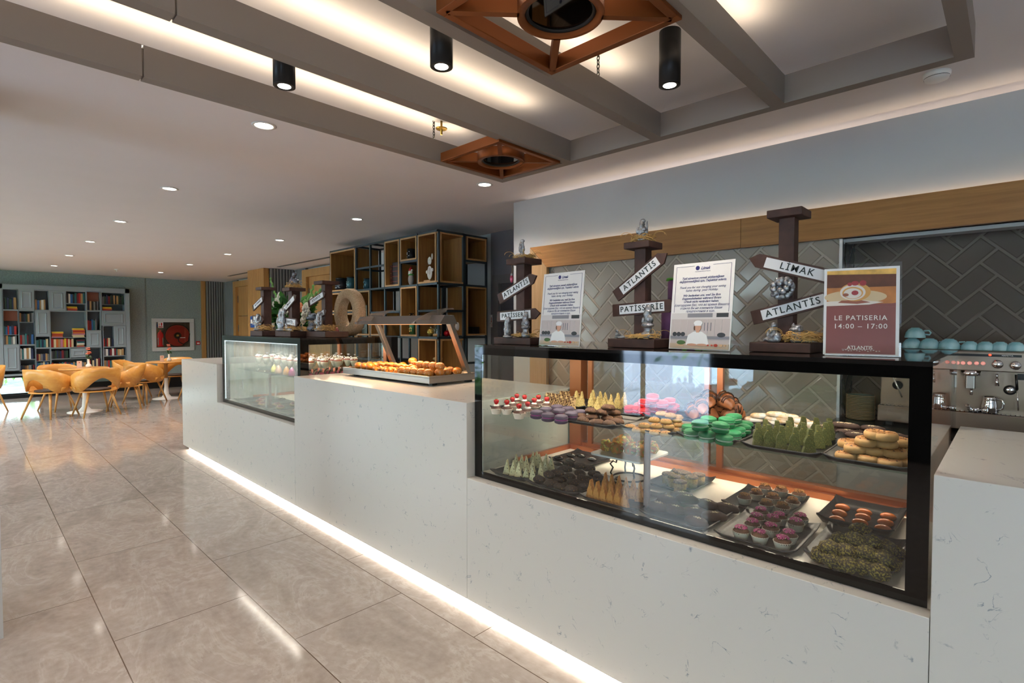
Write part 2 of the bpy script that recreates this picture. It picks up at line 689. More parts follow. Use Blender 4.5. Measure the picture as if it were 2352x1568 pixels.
for k in range(2600):  # foliage added to dim the bright view through the low window
    c = Vector((hr.uniform(-20, -18.5), hr.uniform(-8, 6), hr.uniform(.1, 1.6)))
    d = Vector((hr.gauss(0, .5), hr.gauss(0, 1), hr.gauss(0, 1))).normalized()
    e = d.orthogonal().normalized()
    l = hr.uniform(.1, .3)
    hedge.add([c, c + d * l * .5 + e * l * .2, c + d * l, c + d * l * .5 - e * l * .2], [(0, 1, 2, 3)], False, hr.randrange(2))
tag(hedge.build('garden_foliage', [mat('leaf_green', '4E9A3C', .5), mat('leaf_light_green', 'A6D67A', .5)]), 'dense green garden foliage outside the windows, seen mirrored in the glass cabinet', 'foliage', kind='stuff')

M_dark = mat('dark_panel', '17181A', .5)
# front wall (behind the photographer) with two tall windows, and a third added to light the counter front
wf = MB()
for x0, x1 in ((-15, -14.2), (-6.95, -4.5), (-3.0, .5), (3.2, 3.7)):
    wf.box(x0, x1, -3.5, -3.4, 0, CZ)
for x0, x1 in ((-14.2, -6.95), (-4.5, -3.0), (.5, 3.2)):
    wf.box(x0, x1, -3.5, -3.4, 2.5, CZ).box(x0, x1, -3.5, -3.4, 0, .06)
struct('wall_front', wf, M_dark)
for i, (x0, x1, mul) in enumerate(((-14.2, -6.95, (-12.4, -10.6, -8.8)), (-4.5, -3.0, (-4.12,)), (.5, 3.2, (1.8,)))):
    fr = MB()
    fr.box(x0, x1, -3.46, -3.4, .06, .11).box(x0, x1, -3.46, -3.4, 2.45, 2.5)
    for x in (x0, x1 - .05) + mul:
        fr.box(x, x + .05, -3.46, -3.4, .11, 2.45)
    o = struct('window_%d' % (i + 1), fr, M_blackm)
    MB().box(x0 + .05, x1 - .05, -3.435, -3.43, .11, 2.45).build('pane', M_winglass, o)
struct('wall_right', MB().box(3.6, 3.7, -3.5, 4.8, 0, CZ), M_wallgrey)

# grey pier at the left edge of the view
struct('trim_1', MB().box(-3.9, -3.453, -.4, .098, 0, CZ), M_wallgrey)

# ------------------------------------------------------------------ far left end: felt wall, low window under the bookcase
struct('wall_left', MB().box(-14.95, -14.8, -3.5, 1.12, .44, CZ).box(-14.95, -14.8, -3.5, 1.12, 0, .06).box(-14.95, -14.8, -3.5, -.6, .06, .44).box(-14.95, -14.8, 1.12, 4.75, 0, CZ)
       .box(-14.8, -14.78, .0, 2.95, .46, CZ).box(-14.8, -14.78, 2.98, 4.12, .0, CZ), M_felt)
struct('window_4', MB().box(-14.83, -14.79, -.6, 1.12, .06, .1).box(-14.83, -14.79, -.6, 1.12, .42, .46).box(-14.83, -14.79, 1.06, 1.12, .06, .46)
       .box(-14.83, -14.79, -.4, -.35, .06, .46), M_blackm)
struct('window_5', MB().box(-14.82, -14.812, -.6, 1.06, .1, .42), M_winglass)
struct('baseboard_left', MB().box(-14.78, -14.74, 1.12, 4.12, 0, .24).box(-14.79, -14.74, -3.4, 1.12, 0, .07), M_blackm)
struct('trim_2', MB().box(-14.8, -14.72, 4.12, 4.215, 0, CZ), M_oakz)


def slats(name, along, a0, a1, fixed, n, d, ms, out=1):
    """fluted cladding: n upright slats on a dark backing"""
    b = MB()
    p = (a1 - a0) / n
    for k in range(n):
        s, e = a0 + p * k, a0 + p * (k + .62)
        if along == 'y':
            b.box(fixed, fixed + d * out, s, e, 0, CZ, 0)
        else:
            b.box(s, e, fixed - d, fixed, 0, CZ, 0)
    if along == 'y':
        b.box(fixed - .03 * out, fixed, a0, a1, 0, CZ, 1)
    else:
        b.box(a0, a1, fixed, fixed + .03, 0, CZ, 1)
    return struct(name, b, ms)


slats('wall_left_slats', 'y', 4.22, 4.66, -14.68, 8, .03, [M_slat, M_slatgap])
slats('wall_back_slats', 'x', -14.65, -13.78, 4.66, 14, .02, [M_slatb, M_slatgap])
slats('wall_column_slats', 'y', 4.13, 4.6, -10.47, 8, .03, [M_slat, M_slatgap])
slats('wall_back_slats', 'x', -10.44, -9.95, 4.62, 10, .02, [M_slatb, M_slatgap])
struct('wall_back', MB().box(-15, -6.95, 4.68, 4.8, 0, CZ).box(-7.15, -3.1, 4.45, 4.8, 0, CZ), M_wallpale)
colm = MB().box(-11.33, -10.6, 4.02, 4.68, 0, CZ).box(-10.6, -10.5, 4.02, 4.12, 0, CZ)
for k in range(1, 9):
    colm.box(-11.33 + k * .081, -11.326 + k * .081, 4.017, 4.02, 0, CZ)
struct('wall_column', colm, M_oakz)


def door(i, x0, x1, y):
    fr = MB().box(x0, x0 + .17, y - .06, y + .08, 0, 2.56).box(x1 - .17, x1, y - .06, y + .08, 0, 2.56).box(x0 + .17, x1 - .17, y - .06, y + .08, 2.42, 2.56)
    o = struct('door_%d' % i, fr, M_oakz)
    lf = MB().box(x0 + .17, x1 - .17, y, y + .04, 0, 1.72).box(x0 + .17, x1 - .17, y, y + .04, 1.73, 2.42)
    lf.build('door_leaf', M_oakz, o)
    for z in (2.05, 1.35, .4):
        MB().box(x0 + .17, x0 + .2, y - .012, y, z, z + .16).build('hinge', M_steel, o)
    return o


door(1, -13.77, -11.6, 4.6)
door(2, -9.94, -7.8, 4.58)
gd = struct('door_3', MB().box(-4.5, -4.40, 4.36, 4.45, 0, 2.09).box(-3.5, -3.4, 4.36, 4.45, 0, 2.09).box(-4.4, -3.5, 4.36, 4.45, 1.99, 2.09), mat('grey_door_paint', '6E6A6C', .5))
MB().box(-4.4, -3.5, 4.40, 4.44, 0, 1.99).box(-4.28, -3.62, 4.39, 4.4, 1.1, 1.88).build('door_leaf', mat('dark_grey_door', '57545A', .5), gd)
# curved darker grey wall section between the open shelves and the bulkhead
cw = MB()
pts = [(-4.62, 4.45), (-4.60, 4.43), (-4.55, 4.42), (-3.1, 4.42), (-3.1, 4.449), (-4.62, 4.449)]
cw.prism(pts, (0, 0, 0), (1, 0, 0), (0, 1, 0), (0, 0, CZ))
struct('trim_3', cw, mat('mauve_grey_paint', '77747A', .8))

# ------------------------------------------------------------------ bulkhead, wooden frame, herringbone tiles, niche
YB = 3.36
bh = MB().box(-3.198, 3.6, YB, YB + .02, 2.30, 2.57).box(-3.198, 3.6, YB, YB + .1, 1.95, 2.30).box(-3.198, -2.70, YB, YB + .1, 0, 1.95)
bh.box(-3.198, -3.12, YB + .1, 4.42, 0, 2.57)
bh = bh
struct('wall_bulkhead', bh, M_wallgrey)
M_cove = M_ceil
struct('trim_4', MB().box(-3.19, 3.6, 3.68, 3.75, 1.97, CZ), M_ceil)
fm = MB()
yf0, yf1 = 3.30, 3.335
# mitred upper left corner, one joint in the long rail
fm.prism([(-2.95, 2.147), (-2.77, 1.97), (-1.224, 1.97), (-1.224, 2.147)], (0, yf0, 0), (1, 0, 0), (0, 0, 1), (0, yf1 - yf0, 0), 0)
fm.prism([(-1.221, 2.147), (-1.221, 1.97), (3.6, 1.97), (3.6, 2.147)], (0, yf0, 0), (1, 0, 0), (0, 0, 1), (0, yf1 - yf0, 0), 0)
fm.prism([(-2.952, 2.145), (-2.952, .5), (-2.772, .5), (-2.772, 1.968)], (0, yf0, 0), (1, 0, 0), (0, 0, 1), (0, yf1 - yf0, 0), 1)
fm.box(-2.90, 3.6, yf1, YB, 1.99, 2.09, 1).box(-2.90, -2.82, yf1, YB, .5, 1.99, 1)
struct('trim_5', fm, [wood('oak_frame_rail', '94622C', 'B07A3C', 'x', scale=1.3, grain=40), wood('oak_frame_stile', 'A68050', 'B99366', 'z', scale=1.3, grain=40)])


def herring(name, axis, u0, u1, z0, z1, fixed, mt, pitch=.096, lng=.192, d=(0, -1, 0)):
    """45 degree herringbone of cushion-edged tiles in one mesh, clipped to the rectangle"""
    gap, bev, th = .003, .009, .009
    W, H = u1 - u0, z1 - z0
    bm = bmesh.new()
    r2 = 1 / math.sqrt(2)
    N = int((W + H) / pitch) + 4
    w = pitch
    for i in range(-N, N):
        for j in range(-N, N):
            for kind in (0, 1):
                # classic herringbone lattice with 2:1 tiles
                bx, by = (i * w + j * 2 * w, i * w - j * 2 * w) if True else 0
                if kind == 0:
                    ax0, ax1, ay0, ay1 = bx, bx + 2 * w, by, by + w
                else:
                    ax0, ax1, ay0, ay1 = bx + 2 * w, bx + 3 * w, by, by + 2 * w
                    ax0, ax1 = bx - w, bx
                    ay0, ay1 = by, by + 2 * w
                cxx, cyy = (ax0 + ax1) / 2, (ay0 + ay1) / 2
                px, pz = (cxx - cyy) * r2 + W / 2, (cxx + cyy) * r2 + H / 2
                if px < -.12 or px > W + .12 or pz < -.12 or pz > H + .12: continue
                lo = [(ax0 + gap / 2, ay0 + gap / 2), (ax1 - gap / 2, ay0 + gap / 2), (ax1 - gap / 2, ay1 - gap / 2), (ax0 + gap / 2, ay1 - gap / 2)]
                hi = [(ax0 + gap / 2 + bev, ay0 + gap / 2 + bev), (ax1 - gap / 2 - bev, ay0 + gap / 2 + bev), (ax1 - gap / 2 - bev, ay1 - gap / 2 - bev), (ax0 + gap / 2 + bev, ay1 - gap / 2 - bev)]
                tilt = [0.0003 * math.sin(cxx * 91 + k * 2.1 + cyy * 57) for k in range(4)]
                V = [bm.verts.new(((x - y) * r2 + W / 2, (x + y) * r2 + H / 2, .002)) for x, y in lo]
                V += [bm.verts.new(((x - y) * r2 + W / 2, (x + y) * r2 + H / 2, th + tilt[k])) for k, (x, y) in enumerate(hi)]
                bm.faces.new(V[4:8])
                for k in range(4):
                    bm.faces.new((V[k], V[(k + 1) % 4], V[(k + 1) % 4 + 4], V[k + 4]))
    for co, no in (((0, 0, 0), (-1, 0, 0)), ((W, 0, 0), (1, 0, 0)), ((0, 0, 0), (0, -1, 0)), ((0, H, 0), (0, 1, 0))):
        bmesh.ops.bisect_plane(bm, geom=bm.verts[:] + bm.edges[:] + bm.faces[:], plane_co=co, plane_no=no, clear_outer=True)
    for f in bm.faces: f.material_index = 0
    q = [bm.verts.new(p) for p in ((0, 0, .0055), (W, 0, .0055), (W, H, .0055), (0, H, .0055))]
    f = bm.faces.new(q)
    f.material_index = 1
    me = D.meshes.new(name)
    if axis == 'x':
        M = Matrix(((1, 0, 0, u0), (0, 0, -1, fixed), (0, 1, 0, z0), (0, 0, 0, 1)))
    else:
        M = Matrix(((0, 0, 1, fixed), (1, 0, 0, u0), (0, 1, 0, z0), (0, 0, 0, 1)))
    bm.transform(M)
    bmesh.ops.recalc_face_normals(bm, faces=[f])
    bm.to_mesh(me)
    bm.free()
    for mm in mt: me.materials.append(mm)
    o = D.objects.new(name, me)
    C.objects.link(o)
    o['kind'] = 'structure'
    return o


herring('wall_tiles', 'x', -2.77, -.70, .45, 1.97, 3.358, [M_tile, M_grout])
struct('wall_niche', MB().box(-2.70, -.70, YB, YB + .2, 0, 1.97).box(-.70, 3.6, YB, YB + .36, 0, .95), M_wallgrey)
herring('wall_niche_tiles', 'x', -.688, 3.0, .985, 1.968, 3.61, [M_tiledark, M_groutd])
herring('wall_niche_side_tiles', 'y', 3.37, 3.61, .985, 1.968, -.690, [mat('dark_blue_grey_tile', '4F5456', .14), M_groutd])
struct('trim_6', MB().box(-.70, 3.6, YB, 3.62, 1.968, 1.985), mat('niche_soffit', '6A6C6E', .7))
struct('trim_7', MB().box(-.703, -.688, 3.33, 3.362, .96, 1.968), mat('bright_trim', 'DDE3E8', .25, metal=.6))
struct('trim_8', MB().box(-.70, 3.6, 3.2, 3.62, .95, .985), mat('dark_ledge_stone', '2A2826', .25))

# ------------------------------------------------------------------ ceiling fittings
dlo = None
names = ['leftmost', 'second', 'third', 'fourth', 'fifth', 'sixth']
vis = [(x, y) for x in (-3.05, -5.0, -6.95, -8.9, -10.9, -12.95) for y in (1.18, 2.87)]
ordw = ['nearest the hanging beams', 'second from the hanging beams', 'third from the hanging beams', 'fourth from the hanging beams', 'fifth from the hanging beams', 'farthest from the hanging beams']
M_dlin = mat('downlight_reflector', 'D8D4CE', .35)
for x, y in vis:
    lab = 'round recessed downlight, %s in the %s row over the %s' % (ordw[(-3.05, -5.0, -6.95, -8.9, -10.9, -12.95).index(x)], 'left' if y < 2 else 'right', 'open floor' if y < 2 else 'counter side')
    if dlo is None:
        t = empty('recessed_downlight', (x, y, CZ), lab, 'downlight', 'recessed ceiling downlights')
        MB().lathe([(.058, 0), (.064, -.004), (.05, -.007), (.048, -.004), (.045, 0)], n=24, cap=False).build('rim', M_white, t)
        MB().lathe([(.046, -.0035), (.046, -.003)], n=24).build('lamp', M_lamp, t)
        dlo = t
    else:
        t = dup(dlo, (x, y, CZ), label=lab)
for x, y, la in ((-10.9, 4.14, 'far'), (-8.2, 4.14, 'near')):
    t = MB().box(x - 1.9, x + (.1 if la == 'far' else 1.4), y - .03, y + .03, CZ - .006, CZ + .001)
    tag(t.build('air_slot', mat('air_slot_' + la, '55585A', .6)), 'long dark linear air slot in the ceiling, the one over the %s wooden door' % la, 'air vent')
# hanging beam grid: z 2.39 - 2.50, beams run front to back
ZB, ZT = 2.39, 2.502
beamx = [(-2.345, -2.29), (-1.826, -1.771), (-1.29, -1.235), (-.745, -.69), (-.165, -.115)]
ytop, yin, yfar = 2.36, 2.31, -2.6
grid = empty('ceiling_beam_grid', (-1.2, 0, ZB), 'taupe rectangular beam grid hung below the ceiling, lit from above', 'ceiling beams')
g0 = Vector((-1.2, 0, ZB))


def gpart(mb, name, mt):
    for i, p in enumerate(mb.v): mb.v[i] = p - g0
    return mb.build(name, mt, grid)


seam = {0: at(321.4, 185.6, 2, ZB).y, 1: at(400, 40, 2, ZB).y}
for k, (a, b) in enumerate(beamx):
    mb = MB()
    if k in seam:
        mb.box(a, b, yfar, seam[k] - .003, ZB, ZT).box(a, b, seam[k] + .003, ytop if k == 0 else yin, ZB, ZT).box(a + .006, b - .006, seam[k] - .004, seam[k] + .004, ZB + .006, ZT - .01)
    else:
        mb.box(a, b, yfar, ytop if k in (0, 4) else yin, ZB, ZT)
    gpart(mb, 'beam', M_beam)
gpart(MB().box(-2.29, -.165, yin, ytop, ZB, ZT), 'end_beam', M_beam)
gpart(MB().box(-2.29, -.165, yfar, yfar + .05, ZB, ZT), 'end_beam', M_beam)
for k, (a, b) in enumerate(beamx[:4]):
    gpart(MB().box((a + b) / 2 - .008, (a + b) / 2 + .008, yfar + .1, 2.08, ZT, ZT + .006), 'light_strip', M_led)
    area('beam_lamp', ((a + b) / 2, -.2, ZT + .012), .03, 4.4, 4.2, (1, .80, .55), (pi, 0, 0))
# chains carrying the grid
chs = (((-2.318, 1.80), 'chain holding the outer beam near the small copper frame'), ((-1.262, 1.83), 'chain holding the middle beam beside the large copper frame'))
for (x, y), lab in chs:
    mb = MB()
    z = ZT
    k = 0
    while z < CZ - .002:
        pts = []
        for j in range(9):
            a = 2 * pi * j / 8
            u, v = .006 * cos(a), .011 * sin(a)
            pts.append((x + (u if k % 2 else 0), y + (0 if k % 2 else u), z + .008 + v))
        mb.tube(pts, .0022, 5)
        z += .0165
        k += 1
    tag(mb.build('chain', M_blackm), 'short steel ' + lab, 'chain', 'hanging chains')


def copper_frame(x0, x1, y0, y1, r, label, mirror):
    c = Vector(((x0 + x1) / 2, (y0 + y1) / 2, ZB))
    t = empty('copper_frame', c, label, 'ornamental frame', 'copper frames under the beams')
    w, z0, z1 = .026, -.012, .035
    a, b = (x1 - x0) / 2, (y1 - y0) / 2
    MB().box(-a, a, b - w, b, z0, z1).box(-a, a, -b, -b + w, z0, z1).box(-a, -a + w, -b + w, b - w, z0, z1).box(a - w, a, -b + w, b - w, z0, z1).build('outer_frame', M_bronze, t, bevel=.002)
    for sx, sy in ((1, 1), (1, -1), (-1, 1), (-1, -1)):
        e = Vector((sx * (a - w * .8), sy * (b - w * .8), 0))
        d = e.normalized()
        n = Vector((-d.y, d.x, 0)) * .011
        s = d * (r - .006)
        mb = MB()
        mb.add([s - n + Vector((0, 0, z0)), e - n + Vector((0, 0, z0)), e + n + Vector((0, 0, z0)), s + n + Vector((0, 0, z0)),
                s - n + Vector((0, 0, z1)), e - n + Vector((0, 0, z1)), e + n + Vector((0, 0, z1)), s + n + Vector((0, 0, z1))],
               [(0, 3, 2, 1), (4, 5, 6, 7), (0, 1, 5, 4), (1, 2, 6, 5), (2, 3, 7, 6), (3, 0, 4, 7)])
        mb.build('spoke', M_bronze, t)
    MB().lathe([(r, z0), (r, z1), (r - .022, z1), (r - .022, z0), (r, z0)], n=48, cap=False).build('ring', M_bronze, t)
    MB().lathe([(r - .022, .002), (r - .022, .012)], n=48).build('mirror_disc', mirror, t)
    MB().lathe([(r - .022, .0), (r - .028, -.006), (r - .034, .0015)], n=48, cap=False).build('black_seal', M_blackm, t)
    return t


M_mirror = mat('dark_mirror', '3A3632', .03, metal=1)
copper_frame(-2.26, -1.81, 1.80, 2.27, .128, 'smaller looking copper square frame with round dark mirror at the far beam corner', M_mirror)
copper_frame(-1.205, -.715, .945, 1.46, .125, 'large looking copper square frame with round dark mirror at the top edge of the view', M_mirror)
cyls = (((653, 205), 'black cylinder spotlight seen leftmost between the beams'), ((1014, 160), 'black cylinder spotlight seen in the middle between the beams'), ((1538, 203), 'black cylinder spotlight seen rightmost, with scuffed white paint at its top'))
first = None
for (px, py), lab in cyls:
    p = at(px, py - 8, 2, 2.41)
    if first is None:
        t = empty('cylinder_spotlight', (p.x, p.y, 2.41), lab, 'spotlight', 'black cylinder spotlights')
        MB().lathe([(.04, 0), (.04, .2)], n=28).build('housing', M_blackm, t)
        MB().lathe([(.04, 0), (.04, -.003), (.026, -.003), (.024, .012)], n=28, cap=False).build('rim', M_blackm, t)
        MB().lathe([(.024, -.0025), (.024, -.002)], n=24).build('lens', M_lamp, t)
        first = t
    else:
        t = dup(first, (p.x, p.y, 2.41), label=lab)
    l = D.lights.new('spot_lamp', 'SPOT')
    l.energy, l.color, l.spot_size, l.spot_blend, l.shadow_soft_size = 22, (1, .86, .7), radians(80), .6, .02
    o = D.objects.new('spot_lamp', l)
    o.location = (p.x, p.y, 2.402)
    C.objects.link(o)
# sprinkler heads and smoke detector
p = at(1014, 316, 2, 2.52)
t = empty('sprinkler', (p.x, p.y, CZ), 'brass sprinkler with round plate behind the far copper frame', 'sprinkler')
MB().cyl((0, 0, 0), (0, 0, -.075), .006).build('pipe', mat('brass', 'A8873E', .3, metal=1), t)
MB().lathe([(.03, -.045), (.032, -.04), (.005, -.035)], n=20).build('plate', mat('brass_b', 'A8873E', .3, metal=1), t)
p = at(268, 618, 2, CZ)
t = empty('sprinkler', (p.x, p.y, CZ), 'small white ceiling sprinkler over the cafe tables', 'sprinkler')
MB().lathe([(.04, 0), (.04, -.012), (.012, -.015), (.012, -.05), (.02, -.052)], n=14).build('body', M_white, t)
p = at(2152, 168, 2, CZ)
t = empty('smoke_detector', (p.x, p.y, CZ), 'round white smoke detector beside the right end of the beam grid', 'smoke detector')
MB().lathe([(.05, 0), (.05, -.012), (.042, -.03), (.0, -.032)], n=28).build('cover', M_white, t)
MB().lathe([(.046, -.016), (.047, -.022)], n=28, cap=False).build('vent_ring', M_blackm, t)

# ------------------------------------------------------------------ stone counter
YP = 1.816
ZC = 1.086
x_l, x_a, x_b, x_c, x_d, x_r = -7.30, -6.02, -4.155, -2.068, -.15, 3.2
ct = empty('stone_counter', (-3, YP, 0), 'long white speckled quartz counter with low-lit base, holding the glass cabinets', 'counter')
c0 = Vector((-3, YP, 0))


def cpart(mb, name, mt, **k):
    for i, p in enumerate(mb.v): mb.v[i] = p - c0
    return mb.build(name, mt, ct, **k)


YBK = 2.78
for a, b in ((x_l, x_a), (x_b, x_c), (x_d, x_r)):
    cpart(MB().box(a, b - .0015, YP, YBK, .04, ZC), 'counter_block', M_quartz, bevel=.002)
for a, b in ((x_a, x_b), (x_c, x_d)):
    cpart(MB().box(a, b - .0015, YP, YBK, .04, .688), 'display_base', M_quartz, bevel=.002)
cpart(MB().box(x_l + .12, x_r, YP + .06, YBK - .05, 0, .04), 'plinth', M_white)
cpart(MB().box(x_l + .14, x_r, YP + .03, YP + .036, .004, .036), 'base_light_strip', emis('base_led', 'FFF4E6', 16))
area('base_lamp', ((x_l + x_r) / 2, YP + .026, .03), x_r - x_l - .3, .012, 14, (1, .95, .88), (radians(-62), 0, 0))


# ------------------------------------------------------------------ glass display cabinets
def case(x0, x1, label, fog, side_right_open):
    y0, y1, z0, z1 = 1.871, 2.80, .690, 1.39
    t = empty('display_cabinet', ((x0 + x1) / 2, y0, z0), label, 'display cabinet', 'black framed glass cabinets')
    o = Vector(((x0 + x1) / 2, y0, z0))

    def P(mb, name, mt, **k):
        for i, p in enumerate(mb.v): mb.v[i] = p - o
        return mb.build(name, mt, t, **k)
    P(MB().box(x0, x1, y0, y1, z1 - .014, z1), 'top_panel', mat('black_glass_top', '2B2725', .03, spec=.9) if 0 else M_top)
    g = .006
    ix0, ix1, iz0, iz1 = x0 + .05, x1 - .052, z0 + .033, z1 - .05
    fr = MB().box(x0, x1, y0, y0 + g, iz1, z1 - .014).box(x0, x1, y0, y0 + g, z0, iz0).box(x0, ix0, y0, y0 + g, iz0, iz1).box(ix1, x1, y0, y0 + g, iz0, iz1)
    P(fr, 'front_frame', M_black)
    P(MB().box(ix0, ix1, y0 + .001, y0 + .004, iz0, iz1), 'front_glass', M_fog if fog else M_glass)
    # side panes: black bordered clear glass
    for xs, nm in ((x0 + .001, 'side_glass'), (x1 - .007, 'side_glass')):
        if fog:
            P(MB().box(xs, xs + g, y0 + g, y0 + .07, z0, z1 - .014).box(xs, xs + g, y1 - .11, y1, z0, z1 - .014).box(xs, xs + g, y0 + .07, y1 - .11, z1 - .055, z1 - .014), 'side_frame', M_black)
            P(MB().box(xs + .001, xs + .004, y0 + .07, y1 - .11, z0, z1 - .055), nm, M_glass)
        else:
            P(MB().box(xs + .001, xs + .005, y0 + g, y1 - .02, z0, z1 - .014), nm, M_glass)
    P(MB().box(x0 + .01, x1 - .01, y0 + .012, 2.665, z0 + .002, .706), 'deck', M_deck)
    # copper coloured rear frame with sliding panes
    yr = 2.70
    cp = MB().box(x0 + .01, x1 - .01, 2.665, 2.76, z0, .735).box(x0 + .01, x1 - .01, 2.69, 2.74, .735, .757).box(x0 + .01, x1 - .01, 2.665, 2.76, z1 - .045, z1 - .014)
    cp.box(x0 + .01, x0 + .03, y0 + .3, 2.665, z0, .735).box(x0 + .012, x0 + .1, 2.68, 2.75, .735, z1 - .045).box(x1 - .06, x1 - .012, 2.68, 2.75, .735, z1 - .045)
    P(cp, 'rear_frame', M_copper)
    xm = x0 + (x1 - x0) * .50
    for k, (a, b, yy) in enumerate(((x0 + .15, xm + .04, 2.695), (xm - .07, x1 - .06, 2.725))):
        for q in (a, b - .03):
            P(MB().box(q, q + .03, yy - .01, yy + .01, .757, z1 - .045), 'sliding_door_stile', M_copper)
        P(MB().box(a + .03, b - .03, yy - .002, yy + .002, .757, z1 - .045), 'sliding_pane', M_glass)
    # glass shelf on brackets
    P(MB().box(x0 + .02, x1 - .02, 2.0, 2.56, 1.033, 1.041), 'glass_shelf', M_shelfglass)
    br = MB()
    for xx in ((x0 + x1) / 2 - .005,):
        br.box(xx, xx + .012, 1.99, 2.66, 1.018, 1.033, 0)
    P(br, 'shelf_bracket', M_blackm)
    P(MB().box((x0 + x1) / 2 - .012, (x0 + x1) / 2 + .012, 1.985, 2.0, .706, 1.033), 'shelf_post', mat('brown_post', '6A5148', .4, metal=.4))
    # light bar under the top edge
    P(MB().box(x0 + .06, x1 - .14, y0 + .02, y0 + .045, z1 - .036, z1 - .016), 'light_bar', mat('aluminium', 'B8BEC2', .3, metal=.8))
    P(MB().box(x0 + .07, x1 - .15, y0 + .047, y0 + .052, z1 - .034, z1 - .020), 'light_strip', M_ledc)
    if fog:
        P(MB().box(x0 + .052, x1 - .055, y0 + .008, y0 + .014, z1 - .056, z1 - .047).box(x0 + .052, x0 + .058, y0 + .008, y0 + .014, z0 + .04, z1 - .05), 'front_light_line', emis('line_led', 'EAF8FF', 2.2))
    area('cabinet_lamp', ((x0 + x1) / 2, y0 + .09, z1 - .03), x1 - x0 - .25, .02, 8.5 if not fog else 10, (1, .88, .74), (radians(28), 0, 0))
    area('cabinet_lamp', ((x0 + x1) / 2, 2.60, z1 - .05), x1 - x0 - .25, .02, 4.5, (1, .80, .60), (radians(-20), 0, 0))
    area('cabinet_lamp', ((x0 + x1) / 2, 2.60, 1.01), x1 - x0 - .25, .02, 4 if not fog else 1.5, (1, .84, .66), (radians(-14), 0, 0))
    return t


M_top = mat('dark_glass_top', '1E1B1A', .04, spec=.8)
case(-2.066, -.162, 'large black framed glass cabinet full of cakes and biscuits, nearest the camera', 0, 1)
case(-6.015, -4.16, 'misted black framed glass cabinet with dessert glasses at the far end of the counter', 1, 1)

# ------------------------------------------------------------------ food in the near cabinet
ORD = ['first', 'second', 'third', 'fourth', 'fifth', 'sixth', 'seventh', 'eighth', 'ninth', 'tenth', 'eleventh', 'twelfth', 'thirteenth', 'fourteenth', 'fifteenth', 'sixteenth']
ZS, ZD = 1.041, .706     # glass shelf, cabinet deck
fr_ = random.Random(11)


def tray(x0, x1, y0, y1, z, label, lift=.016, rz=0):
    """thin slate-like tray with upturned rim"""
    w, d = (x1 - x0) / 2, (y1 - y0) / 2
    nx, ny = 14, 14
    v, f = [], []

    def h(u, w_):
        e = max(abs(u), abs(w_))
        k = max(0, e - .72) / .28
        c = max(0, abs(u) + abs(w_) - 1.75) * .04
        return lift * k * k + c
    for lay in (0, 1):
        for j in range(ny + 1):
            for i in range(nx + 1):
                u, t = -1 + 2 * i / nx, -1 + 2 * j / ny
                v.append((u * w, t * d, h(u, t) + (.006 if lay else 0)))
    n = (nx + 1) * (ny + 1)
    for j in range(ny):
        for i in range(nx):
            a = j * (nx + 1) + i
            f.append((a, a + nx + 1, a + nx + 2, a + 1))
            f.append((n + a, n + a + 1, n + a + nx + 2, n + a + nx + 1))
    for i in range(nx):
        f.append((i, i + 1, n + i + 1, n + i))
        a = ny * (nx + 1) + i
        f.append((a + 1, a, n + a, n + a + 1))
    for j in range(ny):
        a = j * (nx + 1)
        f.append((a + nx + 1, a, n + a, n + a + nx + 1))
        a += nx
        f.append((a, a + nx + 1, n + a + nx + 1, n + a))
    mb = MB().add(v, f, True)
    o = mb.build('serving_tray', M_tray)
    o.location = ((x0 + x1) / 2, (y0 + y1) / 2, z)
    o.rotation_euler = (0, 0, rz)
    return tag(o, label, 'tray', 'black serving trays')


tray(-1.985, -1.70, 1.905, 2.20, ZS, 'black tray under the strawberry cupcakes, upper glass shelf')
tray(-1.73, -1.48, 1.90, 2.17, ZS, 'black tray under the purple macarons, upper glass shelf')
tray(-1.50, -1.22, 1.90, 2.17, ZS, 'black tray under the brown oval biscuits, upper glass shelf')
tray(-1.21, -.965, 1.93, 2.23, ZS, 'black tray under the nutty ring biscuits, upper glass shelf')
tray(-.965, -.735, 1.955, 2.26, ZS, 'black tray under the green macarons, upper glass shelf')
tray(-.715, -.455, 1.955, 2.25, ZS, 'black tray under the green pistachio slices, upper glass shelf')
tray(-.45, -.20, 1.955, 2.25, ZS, 'black tray under the pile of raisin rolls, upper glass shelf')
tray(-1.90, -1.62, 2.24, 2.52, ZS, 'black rear tray under the chocolate coconut slices, upper glass shelf')
tray(-1.60, -1.30, 2.22, 2.50, ZS, 'black rear tray under the yellow pointed slices, upper glass shelf')
tray(-1.29, -1.06, 2.26, 2.54, ZS, 'black rear tray under the red and pink macarons, upper glass shelf')
tray(-1.05, -.80, 2.27, 2.55, ZS, 'black rear tray under the chocolate croissants, upper glass shelf')
tray(-.79, -.51, 2.27, 2.55, ZS, 'black rear tray under the powdered sugar buns, upper glass shelf')
tray(-.50, -.20, 2.27, 2.55, ZS, 'black rear tray under the dark sugar dusted biscuits, upper glass shelf')
tray(-1.985, -1.745, 1.905, 2.22, ZD, 'black tray under the cream spotted pointed slices, cabinet floor')
tray(-1.735, -1.42, 1.90, 2.26, ZD, 'black tray under the dark oval biscuits, cabinet floor')
tray(-1.93, -1.67, 2.32, 2.60, ZD, 'black rear tray with shiny dark domes, cabinet floor')
tray(-1.405, -1.12, 1.905, 2.18, ZD, 'black tray under the orange pointed slices, cabinet floor')
tray(-1.29, -1.065, 2.29, 2.59, ZD, 'black rear tray under the round sponge cakes, cabinet floor')
tray(-1.10, -.82, 1.905, 2.235, ZD, 'black tray under the dark frosted buns, cabinet floor')
tray(-.905, -.64, 2.26, 2.58, ZD, 'black tray under the cupcakes with golden sprinkles, cabinet floor')
